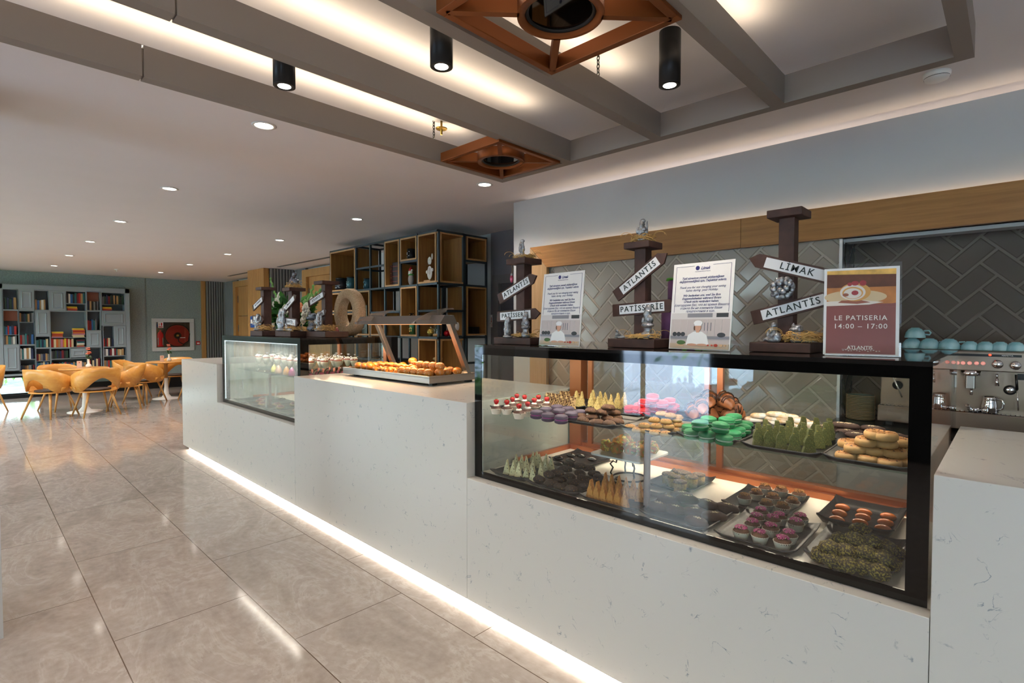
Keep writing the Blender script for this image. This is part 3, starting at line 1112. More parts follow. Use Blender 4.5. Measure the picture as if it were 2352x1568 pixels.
tray(-.79, -.52, 1.905, 2.25, ZD, 'black tray under the cupcakes with pink sprinkles, cabinet floor')
tray(-.552, -.30, 2.32, 2.64, ZD, 'black curved tray with nine glazed orange buns, cabinet floor', .03)
tray(-.492, -.25, 1.915, 2.25, ZD, 'black curved tray under the heap of pistachio balls, cabinet floor', .03)

M_cup = mat('paper_cup', 'E6D9C4', .7)
M_choc = mat('chocolate', '4A2A1C', .5, bump=.3, bscale=120, var=.2, vscale=50)
M_cocoa = mat('cocoa_sponge', '5E3C28', .8, bump=.6, bscale=160, var=.2, vscale=80)


def place(root, items, zc, labels, group):
    """put copies of root at (x, y[, z, rz]); root itself takes the first"""
    out = []
    for k, it in enumerate(items):
        x, y = it[0], it[1]
        z = it[2] if len(it) > 2 else zc
        rz = it[3] if len(it) > 3 else fr_.uniform(0, 6.28)
        o = root if k == 0 else dup(root)
        o.location = (x, y, z)
        o.rotation_euler = (it[4] if len(it) > 4 else 0, it[5] if len(it) > 5 else 0, rz)
        o['label'] = labels[k] if isinstance(labels, (list, tuple)) else labels % ORD[k]
        o['group'] = group
        out.append(o)
    return out


def px(pts, z):
    return [tuple(at(a, b, 2, z))[:2] for a, b in pts]


def leftlabels(items, fmt):
    """ordinal from the left of the photograph"""
    r = sorted(range(len(items)), key=lambda i: items[i][0] * .722 + items[i][1] * .692)
    lab = [''] * len(items)
    for n, i in enumerate(r): lab[i] = fmt % ORD[n]
    return lab


def pleated(mb, r0, r1, h, c=(0, 0, 0), mi=0):
    mb.lathe([(r0 * .96, 0), (r0, .001), (r1, h), (r1 * 1.03, h + .001), (r1 * .97, h - .003)], c, 48, True, mi, 1, True, .045, 24)


def cupcake(name, cat, topping, sprink=None):
    t = empty(name, (0, 0, 0), 'x', cat)
    mb = MB()
    pleated(mb, .021, .029, .028)
    mb.build('paper_case', M_cup, t)
    MB().ell((0, 0, .027), (.028, .028, .014), 20, 8, .12, 60).build('sponge_top', M_cocoa if topping != 'straw' else M_choc, t)
    if topping == 'straw':
        MB().ell((0, 0, .042), (.015, .015, .007), 14, 6, .2, 120).build('cream_swirl', mat('cream', 'F6EFE2', .5), t)
        s = MB().lathe([(.001, -.014), (.008, -.008), (.0135, .003), (.0125, .011), (.004, .016)], (0, 0, .058), 16)
        s.build('strawberry', M_straw_b, t)
        l = MB()
        for k in range(6):
            a = k * pi / 3
            l.add([(0, 0, .0745), (.006 * cos(a - .4), .006 * sin(a - .4), .075), (.014 * cos(a), .014 * sin(a), .078), (.006 * cos(a + .4), .006 * sin(a + .4), .075)], [(0, 1, 2, 3)])
        l.build('green_leaves', mat('calyx', '4E7A2A', .6), t)
    else:
        s = MB()
        rr = random.Random(5)
        for k in range(170):
            a, q = rr.uniform(0, 2 * pi), math.sqrt(rr.random())
            r = .021 * q
            z = .040 + .010 * math.sqrt(max(0, 1 - (q * .98) ** 2))
            s.ell((r * cos(a), r * sin(a), z - .001), (.0019,) * 3, 5, 4, mi=0 if rr.random() < .93 else 1)
        o = s.build('sprinkles', sprink, t)
        o['kind'] = 'stuff'
    return t


M_straw_b = speck('strawberry_red', 'B31218', 'E0A050', 220, .68, .7, .25, bump=.15)
M_gold = [mat('golden_bead', '9A6424', .4), mat('dark_bead', '4B2E14', .4)]
M_pinkb = [mat('pink_bead', 'C8578A', .45), mat('pale_bead', 'D9D8A8', .45)]
# strawberry cupcakes (photo: left end of the upper shelf)
sc = px([(1164, 945), (1192, 955), (1212, 950), (1177, 938), (1187, 929), (1205, 932), (1227, 940), (1237, 932), (1256, 937), (1140, 944)], ZS + .02)
sc = [(x, y, ZS + .007) for x, y in sc]
place(cupcake('cupcake', 'cupcake', 'straw'), sc, 0, leftlabels(sc, 'strawberry topped chocolate cupcake, %s from the left of its group on the upper shelf'), 'strawberry cupcakes')
gp = px([(1710, 1150), (1737, 1140), (1757, 1127), (1794, 1133), (1835, 1142), (1775, 1150), (1760, 1165), (1797, 1172), (1820, 1160)], ZD + .02)
gp = [(x, y, ZD + .007) for x, y in gp]
place(cupcake('cupcake', 'cupcake', 'gold', M_gold), gp, 0, leftlabels(gp, 'cupcake with golden sprinkles, %s from the left of its tray'), 'golden sprinkle cupcakes')
pp = px([(1702, 1228), (1745, 1238), (1797, 1252), (1728, 1212), (1738, 1198), (1748, 1184), (1775, 1202), (1770, 1222), (1790, 1196), (1812, 1238), (1828, 1210), (1838, 1198)], ZD + .02)
pp = [(x, y, ZD + .007) for x, y in pp]
place(cupcake('cupcake', 'cupcake', 'pink', M_pinkb), pp, 0, leftlabels(pp, 'cupcake with pink sprinkles, %s from the left of its tray'), 'pink sprinkle cupcakes')


def macaron(c0, c1, name='macaron', r=.032):
    t = empty(name, (0, 0, 0), 'x', 'macaron')
    sh = [(r * .86, 0), (r * 1.0, .002), (r * 1.0, .0045), (r * .93, .0055), (r * .985, .009), (r * .9, .015), (r * .6, .0195), (.0005, .0215)]
    MB().lathe(sh, (0, 0, .022), 26).build('top_shell', c0, t)
    MB().lathe([(.0005, 0), (r * .6, .001), (r * .9, .005), (r * .985, .009), (r * .93, .0125), (r, .0135), (r, .016), (r * .86, .0165)], (0, 0, 0), 26).build('bottom_shell', c0, t)
    MB().lathe([(r * .8, 0), (r * .9, .003), (r * .8, .007)], (0, 0, .0158), 26, rib=.03, ribn=9).build('filling', c1, t)
    return t


mg = macaron(mat('green_macaron_shell', '1F7344', .55, bump=.1, bscale=200), mat('pale_filling', 'B9C7B0', .6))
z1 = ZS + .007
G = [(1590, 997, z1), (1624, 1003, z1), (1662, 1010, z1), (1683, 1000, z1), (1694, 992, z1), (1706, 986, z1), (1583, 986, z1), (1711, 978, z1), (1648, 990, z1),
     (1609, 977, z1 + .044), (1654, 982, z1 + .044), (1668, 970, z1 + .044), (1686, 962, z1 + .05), (1627, 968, z1 + .044), (1640, 985, z1)]
gl = []
for a, b, z in G:
    p = at(a, b, 2, z + .02)
    gl.append((p.x, p.y, z, 0, fr_.uniform(-.07, .07), fr_.uniform(-.07, .07)))
place(mg, gl, 0, leftlabels(gl, 'green macaron, %s from the left in the green pile'), 'green macarons')
mp_ = macaron(mat('purple_macaron_shell', '4E4252', .6, bump=.3, bscale=200), mat('magenta_filling', 'A8568C', .5))
G = [(1233, 952), (1259, 958), (1289, 963), (1312, 955), (1332, 951), (1254, 945), (1284, 948), (1280, 939), (1305, 943)]
gl = [tuple(at(a, b, 2, z1 + .02))[:2] + (z1, 0) for a, b in G]
place(mp_, gl, 0, leftlabels(gl, 'purple macaron with magenta filling, %s from the left of its tray'), 'purple macarons')
mr = macaron(mat('red_macaron_shell', 'C41C24', .5), mat('pink_filling', 'E28AA0', .5), r=.03)
G = [(1497, 936, 0), (1519, 938, 0), (1480, 940, 0), (1540, 934, 0), (1525, 928, 0), (1497, 918, .04), (1522, 922, .04), (1539, 917, .04), (1557, 928, 0), (1462, 935, 0), (1470, 927, 0), (1448, 934, 0), (1479, 920, .04)]
gl = []
for a, b, dz in G:
    p = at(a, b + 6, 2, z1 + dz + .02)
    p.y = min(p.y, 2.53)
    gl.append((p.x, p.y, z1 + dz, 0, fr_.uniform(-.1, .1), fr_.uniform(-.1, .1)))
p = at(1499, 915, 2, z1 + .10)
gl.append((p.x, min(p.y, 2.5), z1 + .082, 0, 0, 0))
place(mr, gl, 0, leftlabels(gl, 'red-pink macaron, %s from the left in the rear pile'), 'red macarons')


def single(mb, name, mt, cat, **k):
    o = mb.build(name, mt, **k)
    o['category'] = cat
    return o


def pile(items, z0):
    out = []
    for it in items:
        a, b = it[0], it[1]
        lv = it[2] if len(it) > 2 else 0
        p = at(a, b, 2, z0 + lv + .012)
        out.append((p.x, p.y, z0 + lv, it[3] if len(it) > 3 else fr_.uniform(-.6, .6)))
    return out


# brown oval biscuits
M_bb = speck('brown_biscuit', '503322', '86603A', 130, .6, .66, .8)
bb = single(MB().ell((0, 0, .016), (.036, .024, .016), 18, 10, .16, 70), 'biscuit', M_bb, 'biscuit')
it = pile([(1305, 958), (1339, 966), (1371, 972), (1399, 975), (1334, 957), (1362, 960), (1395, 963), (1415, 960), (1357, 945, .028), (1383, 948, .028), (1397, 938, .05), (1376, 938, .0), (1410, 950, .02), (1418, 970)], z1)
place(bb, it, 0, leftlabels(it, 'brown oval biscuit, %s from the left in its upper shelf pile'), 'brown oval biscuits')
M_db = speck('dark_biscuit', '33241D', 'A8742C', 150, .66, .69, .8)
db = single(MB().ell((0, 0, .017), (.038, .025, .017), 18, 10, .16, 70), 'biscuit', M_db, 'biscuit')
zd = ZD + .007
it = pile([(1238, 1102), (1266, 1113), (1287, 1120), (1313, 1125), (1286, 1103), (1261, 1092, .03), (1309, 1096, .02), (1318, 1110), (1345, 1115), (1338, 1100), (1332, 1088, .01), (1299, 1079, .04), (1280, 1088, .03), (1308, 1068, .05), (1330, 1072, .04), (1352, 1077, .02), (1365, 1090), (1352, 1103), (1375, 1098)], zd)
place(db, it, 0, [l.replace('sixteenth', 'sixteenth') for l in leftlabels(it[:16], 'dark oval biscuit, %s from the left in the heap on the cabinet floor')] + ['dark oval biscuit at the right rear edge of the heap, beside the cake stand', 'dark oval biscuit at the right end of the front row of the heap', 'dark oval biscuit behind the right end of the front row of the heap'], 'dark oval biscuits')
# nut covered ring biscuits
M_nut = speck('nut_crust', 'A07646', '6B4526', 170, .5, .58, .8)
M_dough = mat('pale_dough', 'A5824F', .7)
nb = MB()
nb.lathe([(.006, .004), (.022, .0), (.026, .007), (.021, .015)], n=18, mi=1, cap=False)
nb.lathe([(.021, .015), (.015, .0185), (.007, .016), (.005, .008)], n=18, mi=0, cap=False, rib=.05, ribn=7)
rb = single(nb, 'ring_biscuit', [M_nut, M_dough], 'biscuit')
it = pile([(1465, 985), (1482, 986), (1505, 991), (1530, 994), (1548, 985), (1480, 975, .018), (1508, 976, .018), (1535, 977, .018), (1558, 973, .018), (1503, 962, .036), (1530, 966, .036), (1553, 962, .036), (1519, 948, .054), (1540, 952, .054), (1556, 956, .045), (1447, 978)], z1)
place(rb, it, 0, leftlabels(it, 'nutty ring biscuit, %s from the left in its pile'), 'nutty ring biscuits')


def wedge(mt, w=.045, h=.085, d=.014, rough=.003, top=.15, seed=0):
    """upright tapering slice"""
    rr = random.Random(seed)
    n = 7
    L, Rr = [], []
    for k in range(n + 1):
        t = k / n
        hw = w / 2 * (1 - t) + w / 2 * top * t
        L.append((-hw + rr.uniform(-1, 1) * rough * .5, h * t))
        Rr.append((hw + rr.uniform(-1, 1) * rough * .5, h * t))
    poly = L[::-1] + Rr
    mb = MB()
    mb.prism([(p[0], p[1]) for p in (Rr + L[::-1])], (0, -d / 2, 0), (1, 0, 0), (0, 0, 1), (0, d, 0))
    return mb


def slices(pts, z0, mt, name, cat, group, fmt, w, h, d, rz, top=.15, tilt=.1, rough=.003):
    root = single(wedge(mt, w, h, d, rough, top, 3), name, mt, cat, bevel=.0012)
    it = []
    for k, q in enumerate(pts):
        p = at(q[0], q[1], 2, z0)
        it.append((p.x, p.y, z0 + (q[2] if len(q) > 2 else 0), rz + fr_.uniform(-.15, .15), fr_.uniform(-tilt, tilt), fr_.uniform(-tilt, tilt) * .4))
    place(root, it, 0, leftlabels(it, fmt) if len(it) <= 16 else fmt, group)


M_pist = speck('pistachio_cake', '4C4F26', '2F3216', 150, .5, .6, .9, '787034')
slices([(1743, 1024), (1768, 1028), (1795, 1032), (1825, 1036), (1858, 1040), (1760, 1014), (1783, 1016), (1812, 1018), (1845, 1022), (1880, 1030), (1813, 1006), (1842, 1004), (1872, 1008), (1903, 1010), (1895, 1022), (1905, 1018)], z1, M_pist,
       'pistachio_slice', 'cake slice', 'pistachio slices', 'green pistachio cake slice standing upright, %s from the left', .043, .085, .016, .5, .38, .1, .006)
M_yel = speck('almond_slice', 'C9B070', '8A7A46', 110, .5, .6, .9, 'E2CE94')
slices([(1372, 948), (1388, 948), (1358, 938), (1402, 942), (1362, 930), (1379, 934), (1391, 936), (1418, 938), (1432, 936), (1335, 934), (1325, 932)], z1 + .0, M_yel,
       'almond_slice', 'cake slice', 'yellow pointed slices', 'yellow pointed almond slice, %s from the left in the rear tray', .045, .085, .02, .3, .12, .12, .005)
for k in range(1): pass
M_cream = speck('spotted_cream_slice', 'D8CFA2', '4A3424', 90, .60, .63, .7, bump=.1)
slices([(1164, 1088), (1178, 1092), (1191, 1095), (1208, 1102), (1224, 1106), (1243, 1098), (1186, 1076), (1197, 1076), (1210, 1082), (1222, 1086), (1222, 1070), (1231, 1070), (1241, 1074), (1252, 1076), (1266, 1082), (1252, 1088)], zd, M_cream,
       'chocolate_chip_slice', 'cake slice', 'cream spotted slices', 'cream coloured pointed slice with chocolate spots, %s from the left', .04, .08, .02, .5, .1, .25)
M_org = speck('orange_sponge_slice', 'C8893C', 'A56A26', 110, .5, .65, .8, bump=.2)
slices([(1358, 1143), (1372, 1148), (1387, 1152), (1402, 1156), (1418, 1160), (1434, 1166), (1390, 1126), (1405, 1130), (1421, 1134), (1437, 1138), (1454, 1144), (1470, 1150)], zd, M_org,
       'orange_slice', 'cake slice', 'orange pointed slices', 'orange pointed sponge slice, %s from the left', .042, .085, .03, .25, .06, .06)
# chocolate and coconut slices
M_lay = speck('coconut_layer', 'C9A876', '5A3A22', 90, .5, .6, .9)
for nm in (0,):
    mb = wedge(None, .05, .07, .009, .004, .5, 8)
    mb2 = wedge(None, .05, .068, .006, .004, .5, 9)
    mb.add([(v[0], v[1] + .0075, v[2]) for v in mb2.v], mb2.f, False, 1)
    cs = single(mb, 'chocolate_slice', [M_lay, M_choc], 'cake slice')
it = []
for a, b in [(1256, 930), (1268, 932), (1277, 934), (1290, 936), (1302, 938), (1312, 941), (1288, 926), (1300, 926), (1322, 930)]:
    p = at(a, b, 2, z1)
    it.append((p.x, min(p.y, 2.5), z1, 1.2 + fr_.uniform(-.15, .15), 0, .18))
place(cs, it, 0, leftlabels(it, 'chocolate and coconut slice, %s from the left in the rear tray'), 'chocolate slices')
# croissants dipped in chocolate
M_bake = mat('baked_brown', '9A5B35', .4, var=.25, vscale=30)
M_chs = mat('chocolate_stripes', '3A2218', .25)
cr = empty('chocolate_croissant', (0, 0, 0), 'x', 'croissant')
mb = MB()
rings = []
for k in range(15):
    t = -1 + 2 * k / 14
    a = t * 1.0
    r = .030 * (1 - abs(t) ** 2.2) + .006
    r *= 1 + .10 * cos(k * 2.1)
    c = Vector((.062 * sin(a), -.03 * (1 - cos(a)), r * .95))
    e = Vector((cos(a), -sin(a), 0))
    n = Vector((sin(a), cos(a), 0))
    rings.append([c + (n * cos(q) + Vector((0, 0, 1)) * sin(q)) * r for q in [2 * pi * j / 14 for j in range(14)]])
mb.loft(rings)
mb.build('pastry', M_bake, cr)
ms = MB()
for k in range(4, 12):
    ring = rings[k]
    ms.tube([p * 1.0 + Vector((.001, 0, .0015)) for p in ring[0:8]], .0028, 5)
ms.build('chocolate_glaze', M_chs, cr)
it = []
for a, b, dz in [(1590, 948, 0), (1622, 950, 0), (1650, 945, 0), (1680, 940, 0), (1606, 935, .03), (1640, 930, .035), (1700, 945, 0), (1625, 920, .06), (1663, 922, .06), (1692, 930, .03)]:
    p = at(a, b, 2, z1 + dz + .025)
    it.append((p.x, min(p.y, 2.53), z1 + dz, fr_.uniform(-.9, .9), fr_.uniform(-.2, .2), fr_.uniform(-.2, .2)))
place(cr, it, 0, leftlabels(it, 'chocolate striped croissant, %s from the left in the rear pile'), 'chocolate croissants')


def bun(name, body, core, powder, cat='bun', sx=.046, sy=.034, h=.02, hollow=True):
    t = empty(name, (0, 0, 0), 'x', cat)
    pr = [(.5, 0), (.86, .12), (1.0, .42), (.92, .8), (.72, 1.0), (.5, .86), (.3, .74), (.001, .72)] if hollow else [(.5, 0), (.9, .15), (1, .42), (.9, .75), (.6, .95), (.001, 1.02)]
    MB().lathe([(sx * a, h * b) for a, b in pr], n=26, sq=sy / sx, rib=.03, ribn=5).build('bun_body', body, t)
    MB().ell((0, 0, h * .82), (sx * .5, sy * .5, h * .22), 16, 6, .4, 120).build('filling', core, t)
    return t


M_pow = speck('powdered_dough', 'D9B688', 'F2EAE0', 22, .45, .6, .85, bump=.3)
M_pfil = speck('powdered_filling', 'D9D0C0', '4A4438', 160, .55, .6, .8)
pb = bun('powdered_bun', M_pow, M_pfil, None)
it = pile([(1732, 962), (1758, 950, .02, .2), (1783, 966), (1813, 940, .035, .1), (1832, 950, .02), (1848, 940, .03), (1868, 950, .02), (1885, 955, .01), (1820, 960, .01), (1860, 965), (1895, 962), (1845, 972), (1799, 952, .015)], z1)
it = [(x, min(max(y, 2.29), 2.52), z, r) for x, y, z, r in it]
place(pb, it, 0, leftlabels(it, 'powdered sugar bun with seed filling, %s from the left in the rear pile'), 'powdered buns')
M_dkb = mat('dark_cocoa_dough', '3E2820', .7, bump=.3, bscale=80)
M_dkp = speck('crumb_powder', '3E2820', 'D9C9A8', 150, .44, .5, .9)
kb = bun('dusted_biscuit', M_dkb, M_dkp, None, 'biscuit', .045, .035, .02, False)
it = pile([(1898, 980), (1925, 982), (1960, 970, .02), (1948, 990), (1985, 984), (2010, 978, .02), (2045, 982), (2062, 992), (1935, 972, .02), (2030, 996), (1968, 998)], z1)
it = [(x, min(max(y, 2.29), 2.53), z, r) for x, y, z, r in it]
place(kb, it, 0, leftlabels(it, 'dark biscuit dusted with pale crumbs, %s from the left in the rear tray'), 'dusted dark biscuits')
fb = bun('frosted_bun', M_dkb, M_dkp, None, 'bun', .052, .034, .034, False)
it = pile([(1512, 1165), (1550, 1172), (1595, 1178), (1640, 1188), (1600, 1200), (1535, 1150), (1578, 1148, .015, .1), (1625, 1160), (1670, 1168), (1565, 1140, .01)], zd)
place(fb, it, 0, leftlabels(it, 'dark chocolate bun with pale crumb frosting, %s from the left on the cabinet floor'), 'frosted dark buns')
# raisin rolls piled like a pyramid
M_roll = mat('roll_side', 'AA8250', .7, var=.12, vscale=40, bump=.3, bscale=60)
M_swirl = speck('swirl_top', 'A06E3C', '4A2C1C', 110, .56, .60, .7)
rr_ = empty('raisin_roll', (0, 0, 0), 'x', 'bun')
MB().lathe([(.026, 0), (.033, .004), (.034, .016), (.031, .024), (.024, .026)], n=22, rib=.02, ribn=3).build('roll_body', M_roll, rr_)
sp = MB()
sp.lathe([(.030, .0235), (.027, .027), (.001, .026)], n=22, cap=False)
sp.tube([((.002 + .0026 * k * .4) * cos(k * .5), (.002 + .0026 * k * .4) * sin(k * .5), .027) for k in range(26)], .0016, 5)
sp.build('swirl', M_swirl, rr_)
RL = [(1945, 1047, 0), (1993, 1054, 0), (2043, 1062, 0), (2080, 1062, 0), (1965, 1030, .027), (2009, 1034, .027), (2054, 1040, .027), (2078, 1034, .027),
      (1990, 1014, .054), (2034, 1018, .054), (2062, 1015, .054), (2012, 998, .081), (2035, 1002, .081), (2085, 1020, .04), (1950, 1018, .02)]
it = []
for a, b, dz in RL:
    p = at(a, b, 2, z1 + dz + .013)
    it.append((min(p.x, -.21), p.y, z1 + dz, fr_.uniform(0, 6), fr_.uniform(-.06, .06), fr_.uniform(-.06, .06)))
place(rr_, it, 0, leftlabels(it, 'raisin swirl roll, %s from the left in the stacked pile'), 'raisin rolls')
# sponge cylinders
M_sp = speck('yellow_sponge', 'B08A4A', '9A7640', 120, .5, .6, .9)
M_spt = speck('dark_crust', '5A3A24', '8A6A4A', 120, .5, .62, .7)
sg = empty('sponge_cake', (0, 0, 0), 'x', 'cake')
MB().lathe([(.028, 0), (.03, .045)], n=24).build('sponge', M_sp, sg)
MB().lathe([(.0305, .044), (.032, .048), (.028, .053), (.001, .052)], n=24, rib=.04, ribn=8).build('crust', M_spt, sg)
it = [tuple(at(a, b, 2, zd + .025))[:2] + (zd, 0) for a, b in [(1562, 1117), (1548, 1105), (1588, 1106), (1605, 1100), (1560, 1092), (1572, 1096), (1535, 1098)]]
it = [(x, min(y, 2.55), z, r) for x, y, z, r in it]
place(sg, it, 0, leftlabels(it, 'round yellow sponge cake with dark crust, %s from the left'), 'sponge cakes')
# shiny orange buns on the curved tray
ob = single(MB().ell((0, 0, .016), (.028, .017, .016), 20, 10, .04, 20), 'glazed_bun', mat('glazed_orange', 'C4672A', .22, var=.12, vscale=20, coat=.5), 'bun')
it = []
for k, (a, b) in enumerate([(1935, 1165), (1928, 1178), (1922, 1193), (1985, 1176), (1982, 1187), (1975, 1200), (2040, 1186), (2034, 1200), (2028, 1214)]):
    p = at(a, b, 2, zd + .016)
    it.append((p.x, p.y, zd, .15))
lab = ['glazed orange bun, %s row from the left, %s in its row' % (a, b) for a in ('left', 'middle', 'right') for b in ('rearmost', 'middle', 'front')]
place(ob, it, 0, lab, 'glazed orange buns')
dm = single(MB().ell((0, 0, .012), (.03, .022, .014), 20, 10, .03, 20), 'dark_dome', mat('shiny_dark_chocolate', '17110F', .12, coat=.5), 'chocolate')
it = [tuple(at(a, b, 2, zd + .01))[:2] + (zd, .2) for a, b in [(1312, 1046), (1334, 1047), (1360, 1055), (1283, 1052), (1310, 1058), (1282, 1066)]]
it = [(x, min(y, 2.57), z, r) for x, y, z, r in it]
place(dm, it, 0, leftlabels(it, 'shiny dark chocolate dome, %s from the left on the rear tray'), 'chocolate domes')
# heap of pistachio coated balls
M_pb = speck('pistachio_crumbs', '2A1C12', '5E5220', 170, .46, .54, .8, '86762F', bump=.8)
pbl = single(MB().ell((0, 0, .026), (.031, .031, .026), 18, 10, .25, 70), 'pistachio_ball', M_pb, 'pastry')
it = []
for a, b, dz in [(1885, 1278, 0), (1912, 1290, 0), (1945, 1300, 0), (1985, 1305, 0), (2020, 1318, 0), (2045, 1300, 0), (2062, 1275, 0), (1905, 1262, .03), (1945, 1270, .03), (1990, 1275, .035), (2025, 1285, .03),
                 (1930, 1245, .045), (1965, 1245, .06), (2000, 1250, .055), (1975, 1222, .06), (2035, 1262, .03)]:
    p = at(a, b, 2, zd + dz + .02)
    it.append((min(p.x, -.27), p.y, zd + dz))
place(pbl, it, 0, leftlabels(it, 'pistachio crusted ball, %s from the left in the heap'), 'pistachio balls')

# cake stand
cs_ = empty('cake_stand', (-1.42, 2.36, ZD), 'black wrought metal cake stand with a square white plate on the cabinet floor', 'cake stand')
mb = MB()
mb.tube([(.085 * cos(a), .085 * sin(a), .004) for a in [2 * pi * k / 24 for k in range(25)]], .0045, 6)
mb.build('base_ring', M_blackm, cs_)
for k in range(4):
    a = pi / 4 + k * pi / 2
    u = Vector((cos(a), sin(a), 0))
    pts = [u * .085 + Vector((0, 0, .004)), u * .098 + Vector((0, 0, .03)), u * .085 + Vector((0, 0, .055)), u * .10 + Vector((0, 0, .075)), u * .085 + Vector((0, 0, .09)), u * .07 + Vector((0, 0, .08)), u * .06 + Vector((0, 0, .115)), u * .06 + Vector((0, 0, .125))]
    MB().tube(pts, .0045, 6).build('leg', M_blackm, cs_)
MB().rbox(-.15, .15, -.15, .15, .124, .134, .03).build('plate', mat('white_china', 'E9E6E0', .15, coat=.5), cs_, bevel=.002)
M_os = speck('savoury_slice', 'B06A1E', '5E7A28', 45, .5, .56, .7, 'D9A84A')
sv = single(MB().ell((0, 0, .024), (.034, .03, .03), 12, 8, .5, 55), 'savoury_pastry', M_os, 'pastry')
it = [(-1.42 + dx, 2.36 + dy, ZD + .138 + dz, rz) for dx, dy, dz, rz in [(-.10, -.06, 0, 0), (-.09, .04, 0, 1), (-.03, -.07, 0, 2), (-.02, .03, 0, .5), (.04, -.05, 0, 1.4), (.05, .05, 0, .3), (.10, -.04, 0, 2), (.10, .06, 0, 1.1), (-.02, -.01, .035, .8)]]
place(sv, it, 0, leftlabels(it, 'orange and green savoury pastry, %s from the left on the cake stand'), 'savoury pastries')
# warm lamp of the stand is none: lit by the cabinet

# ------------------------------------------------------------------ food in the far cabinet
cg = empty('dessert_glass', (0, 0, 0), 'x', 'dessert glass')
MB().lathe([(.026, 0), (.024, .003), (.004, .005), (.0035, .055), (.016, .072), (.034, .12), (.038, .165), (.0372, .165), (.033, .121), (.015, .074), (.001, .072)], n=22, cap=False).build('glass', M_glass, cg)
MB().lathe([(.001, .073), (.015, .076), (.0305, .118), (.033, .13)], n=20).build('white_cream', mat('panna_cotta', 'EDE3D4', .5), cg)
MB().lathe([(.033, .13), (.0345, .143)], n=20).build('pink_layer', mat('pink_jelly', 'D9796E', .3), cg)
MB().ell((0, 0, .146), (.031, .031, .014), 16, 6, .3, 60).build('cream_top', mat('whipped_cream', 'F3E8DC', .6), cg)
mb = MB()
mb.box(-.001, .001, .004, .005, .15, .19).box(-.012, .016, .0, .016, .182, .184)
mb.build('name_pick', M_white, cg)
items = []
for i, x in enumerate((-4.40, -4.51, -4.63, -4.76, -4.92, -5.10, -5.32, -5.55)):
    for j, y in enumerate((2.06, 2.20, 2.34, 2.48)):
        if i >= 4 and j > 1: continue
        items.append((x + fr_.uniform(-.012, .012), y + fr_.uniform(-.012, .012), ZS + .001, fr_.uniform(-.6, .6)))
labs = []
for x, y, z, r in items:
    i = min(range(8), key=lambda k: abs(x - (-4.40, -4.51, -4.63, -4.76, -4.92, -5.10, -5.32, -5.55)[k]))
    j = min(range(4), key=lambda k: abs(y - (2.06, 2.20, 2.34, 2.48)[k]))
    labs.append('dessert glass with pink layer, %s file from the side pane, %s from the front' % (ORD[i], ORD[j]))
place(cg, items, 0, labs, 'layered dessert glasses')
cols = ['C98A3A', 'A8407A', '3B2A3A', '33242C', '8A7A30', '7A3A2A']
for k, (x, y, cc, nm) in enumerate([(-4.80, 2.03, 'C98A3A', 'orange'), (-4.66, 2.02, 'A8407A', 'magenta'), (-4.52, 2.02, '4A3048', 'plum'), (-4.38, 2.01, '33242C', 'black'), (-5.15, 2.06, 'B9B45A', 'yellow'), (-5.0, 2.04, 'C79A7A', 'peach')]):
    mb = MB().lathe([(.03, 0), (.034, .01), (.03, .035), (.016, .062), (.004, .078)], n=18)
    o = mb.build('glazed_dessert', mat('glaze_' + nm, cc, .15, coat=.6))
    o.location = (x, y, ZS + .001)
    tag(o, '%s glazed pear shaped dessert at the front of the misted cabinet shelf' % nm, 'dessert', 'glazed desserts')
for k, x in enumerate((-4.62, -4.98, -5.34, -5.70)):
    tray(x - .16, x + .16, 1.92, 2.30, ZD, 'dark tray on the floor of the misted cabinet, %s from the right' % ORD[k])
# lower level: tarts and one dessert glass on a dark shelf block behind the side pane
mt_ = empty('fruit_tart', (0, 0, 0), 'x', 'tart')
MB().lathe([(.03, 0), (.04, .02), (.037, .02)], n=18, rib=.03, ribn=12).build('crust', M_dough, mt_)
MB().ell((0, 0, .022), (.034, .034, .014), 14, 6, .4, 60).build('fruit', speck('berries', '6E1A2A', 'E0B0A0', 50, .5, .55, .3), mt_)
it = [(-4.55, 2.02), (-4.66, 2.06), (-4.95, 2.03), (-5.15, 2.08), (-5.3, 2.0), (-5.5, 2.05), (-4.8, 2.15), (-5.05, 2.2), (-5.62, 2.12)]
it = [(x, y, ZD + .007, 0) for x, y in it]
place(mt_, it, 0, leftlabels(it, 'berry tart behind the misted glass, %s from the left on the cabinet floor'), 'berry tarts')
# chocolate curls and fruit slices stacked near the side pane
ch = empty('chocolate_shell_dessert', (0, 0, 0), 'x', 'dessert')
mb = MB()
rings = []
for k in range(9):
    a = -1.2 + k * .3
    for_ = [(.036 * sin(a), -.016, .036 * cos(a) + .004), (.036 * sin(a), .016, .036 * cos(a) + .004), (.031 * sin(a), .016, .031 * cos(a) + .004), (.031 * sin(a), -.016, .031 * cos(a) + .004)]
    rings.append([Vector(p) for p in for_])
mb.loft(rings, smooth=False)
mb.build('chocolate_arch', M_chs, ch)
MB().ell((0, 0, .014), (.022, .014, .014), 12, 6).build('berry_mousse', mat('berry_mousse', '9A3A5A', .4), ch)
MB().ell((.012, -.012, .034), (.009, .009, .009), 10, 6).build('pink_fruit', mat('pink_fruit', 'E08A7A', .4), ch)
it = []
for i in range(2):
    for j in range(6):
        it.append((-4.222 - i * .085, 1.985 + j * .098, ZS + .001, .9 + fr_.uniform(-.3, .3)))
labs = ['chocolate shell dessert, %s row from the side pane, %s from the front' % (ORD[i], ORD[j]) for i in range(2) for j in range(6)]
for o in place(ch, it, 0, labs, 'chocolate shell desserts'): o.scale = (1.05, 1.05, 2.1)

# ------------------------------------------------------------------ signposts, cards and figurines on the cabinets
ZT1 = 1.391
M_sign = mat('white_sign_face', 'E4E4E6', .35)
M_straw2 = mat('straw_pale', 'C9995A', .7)


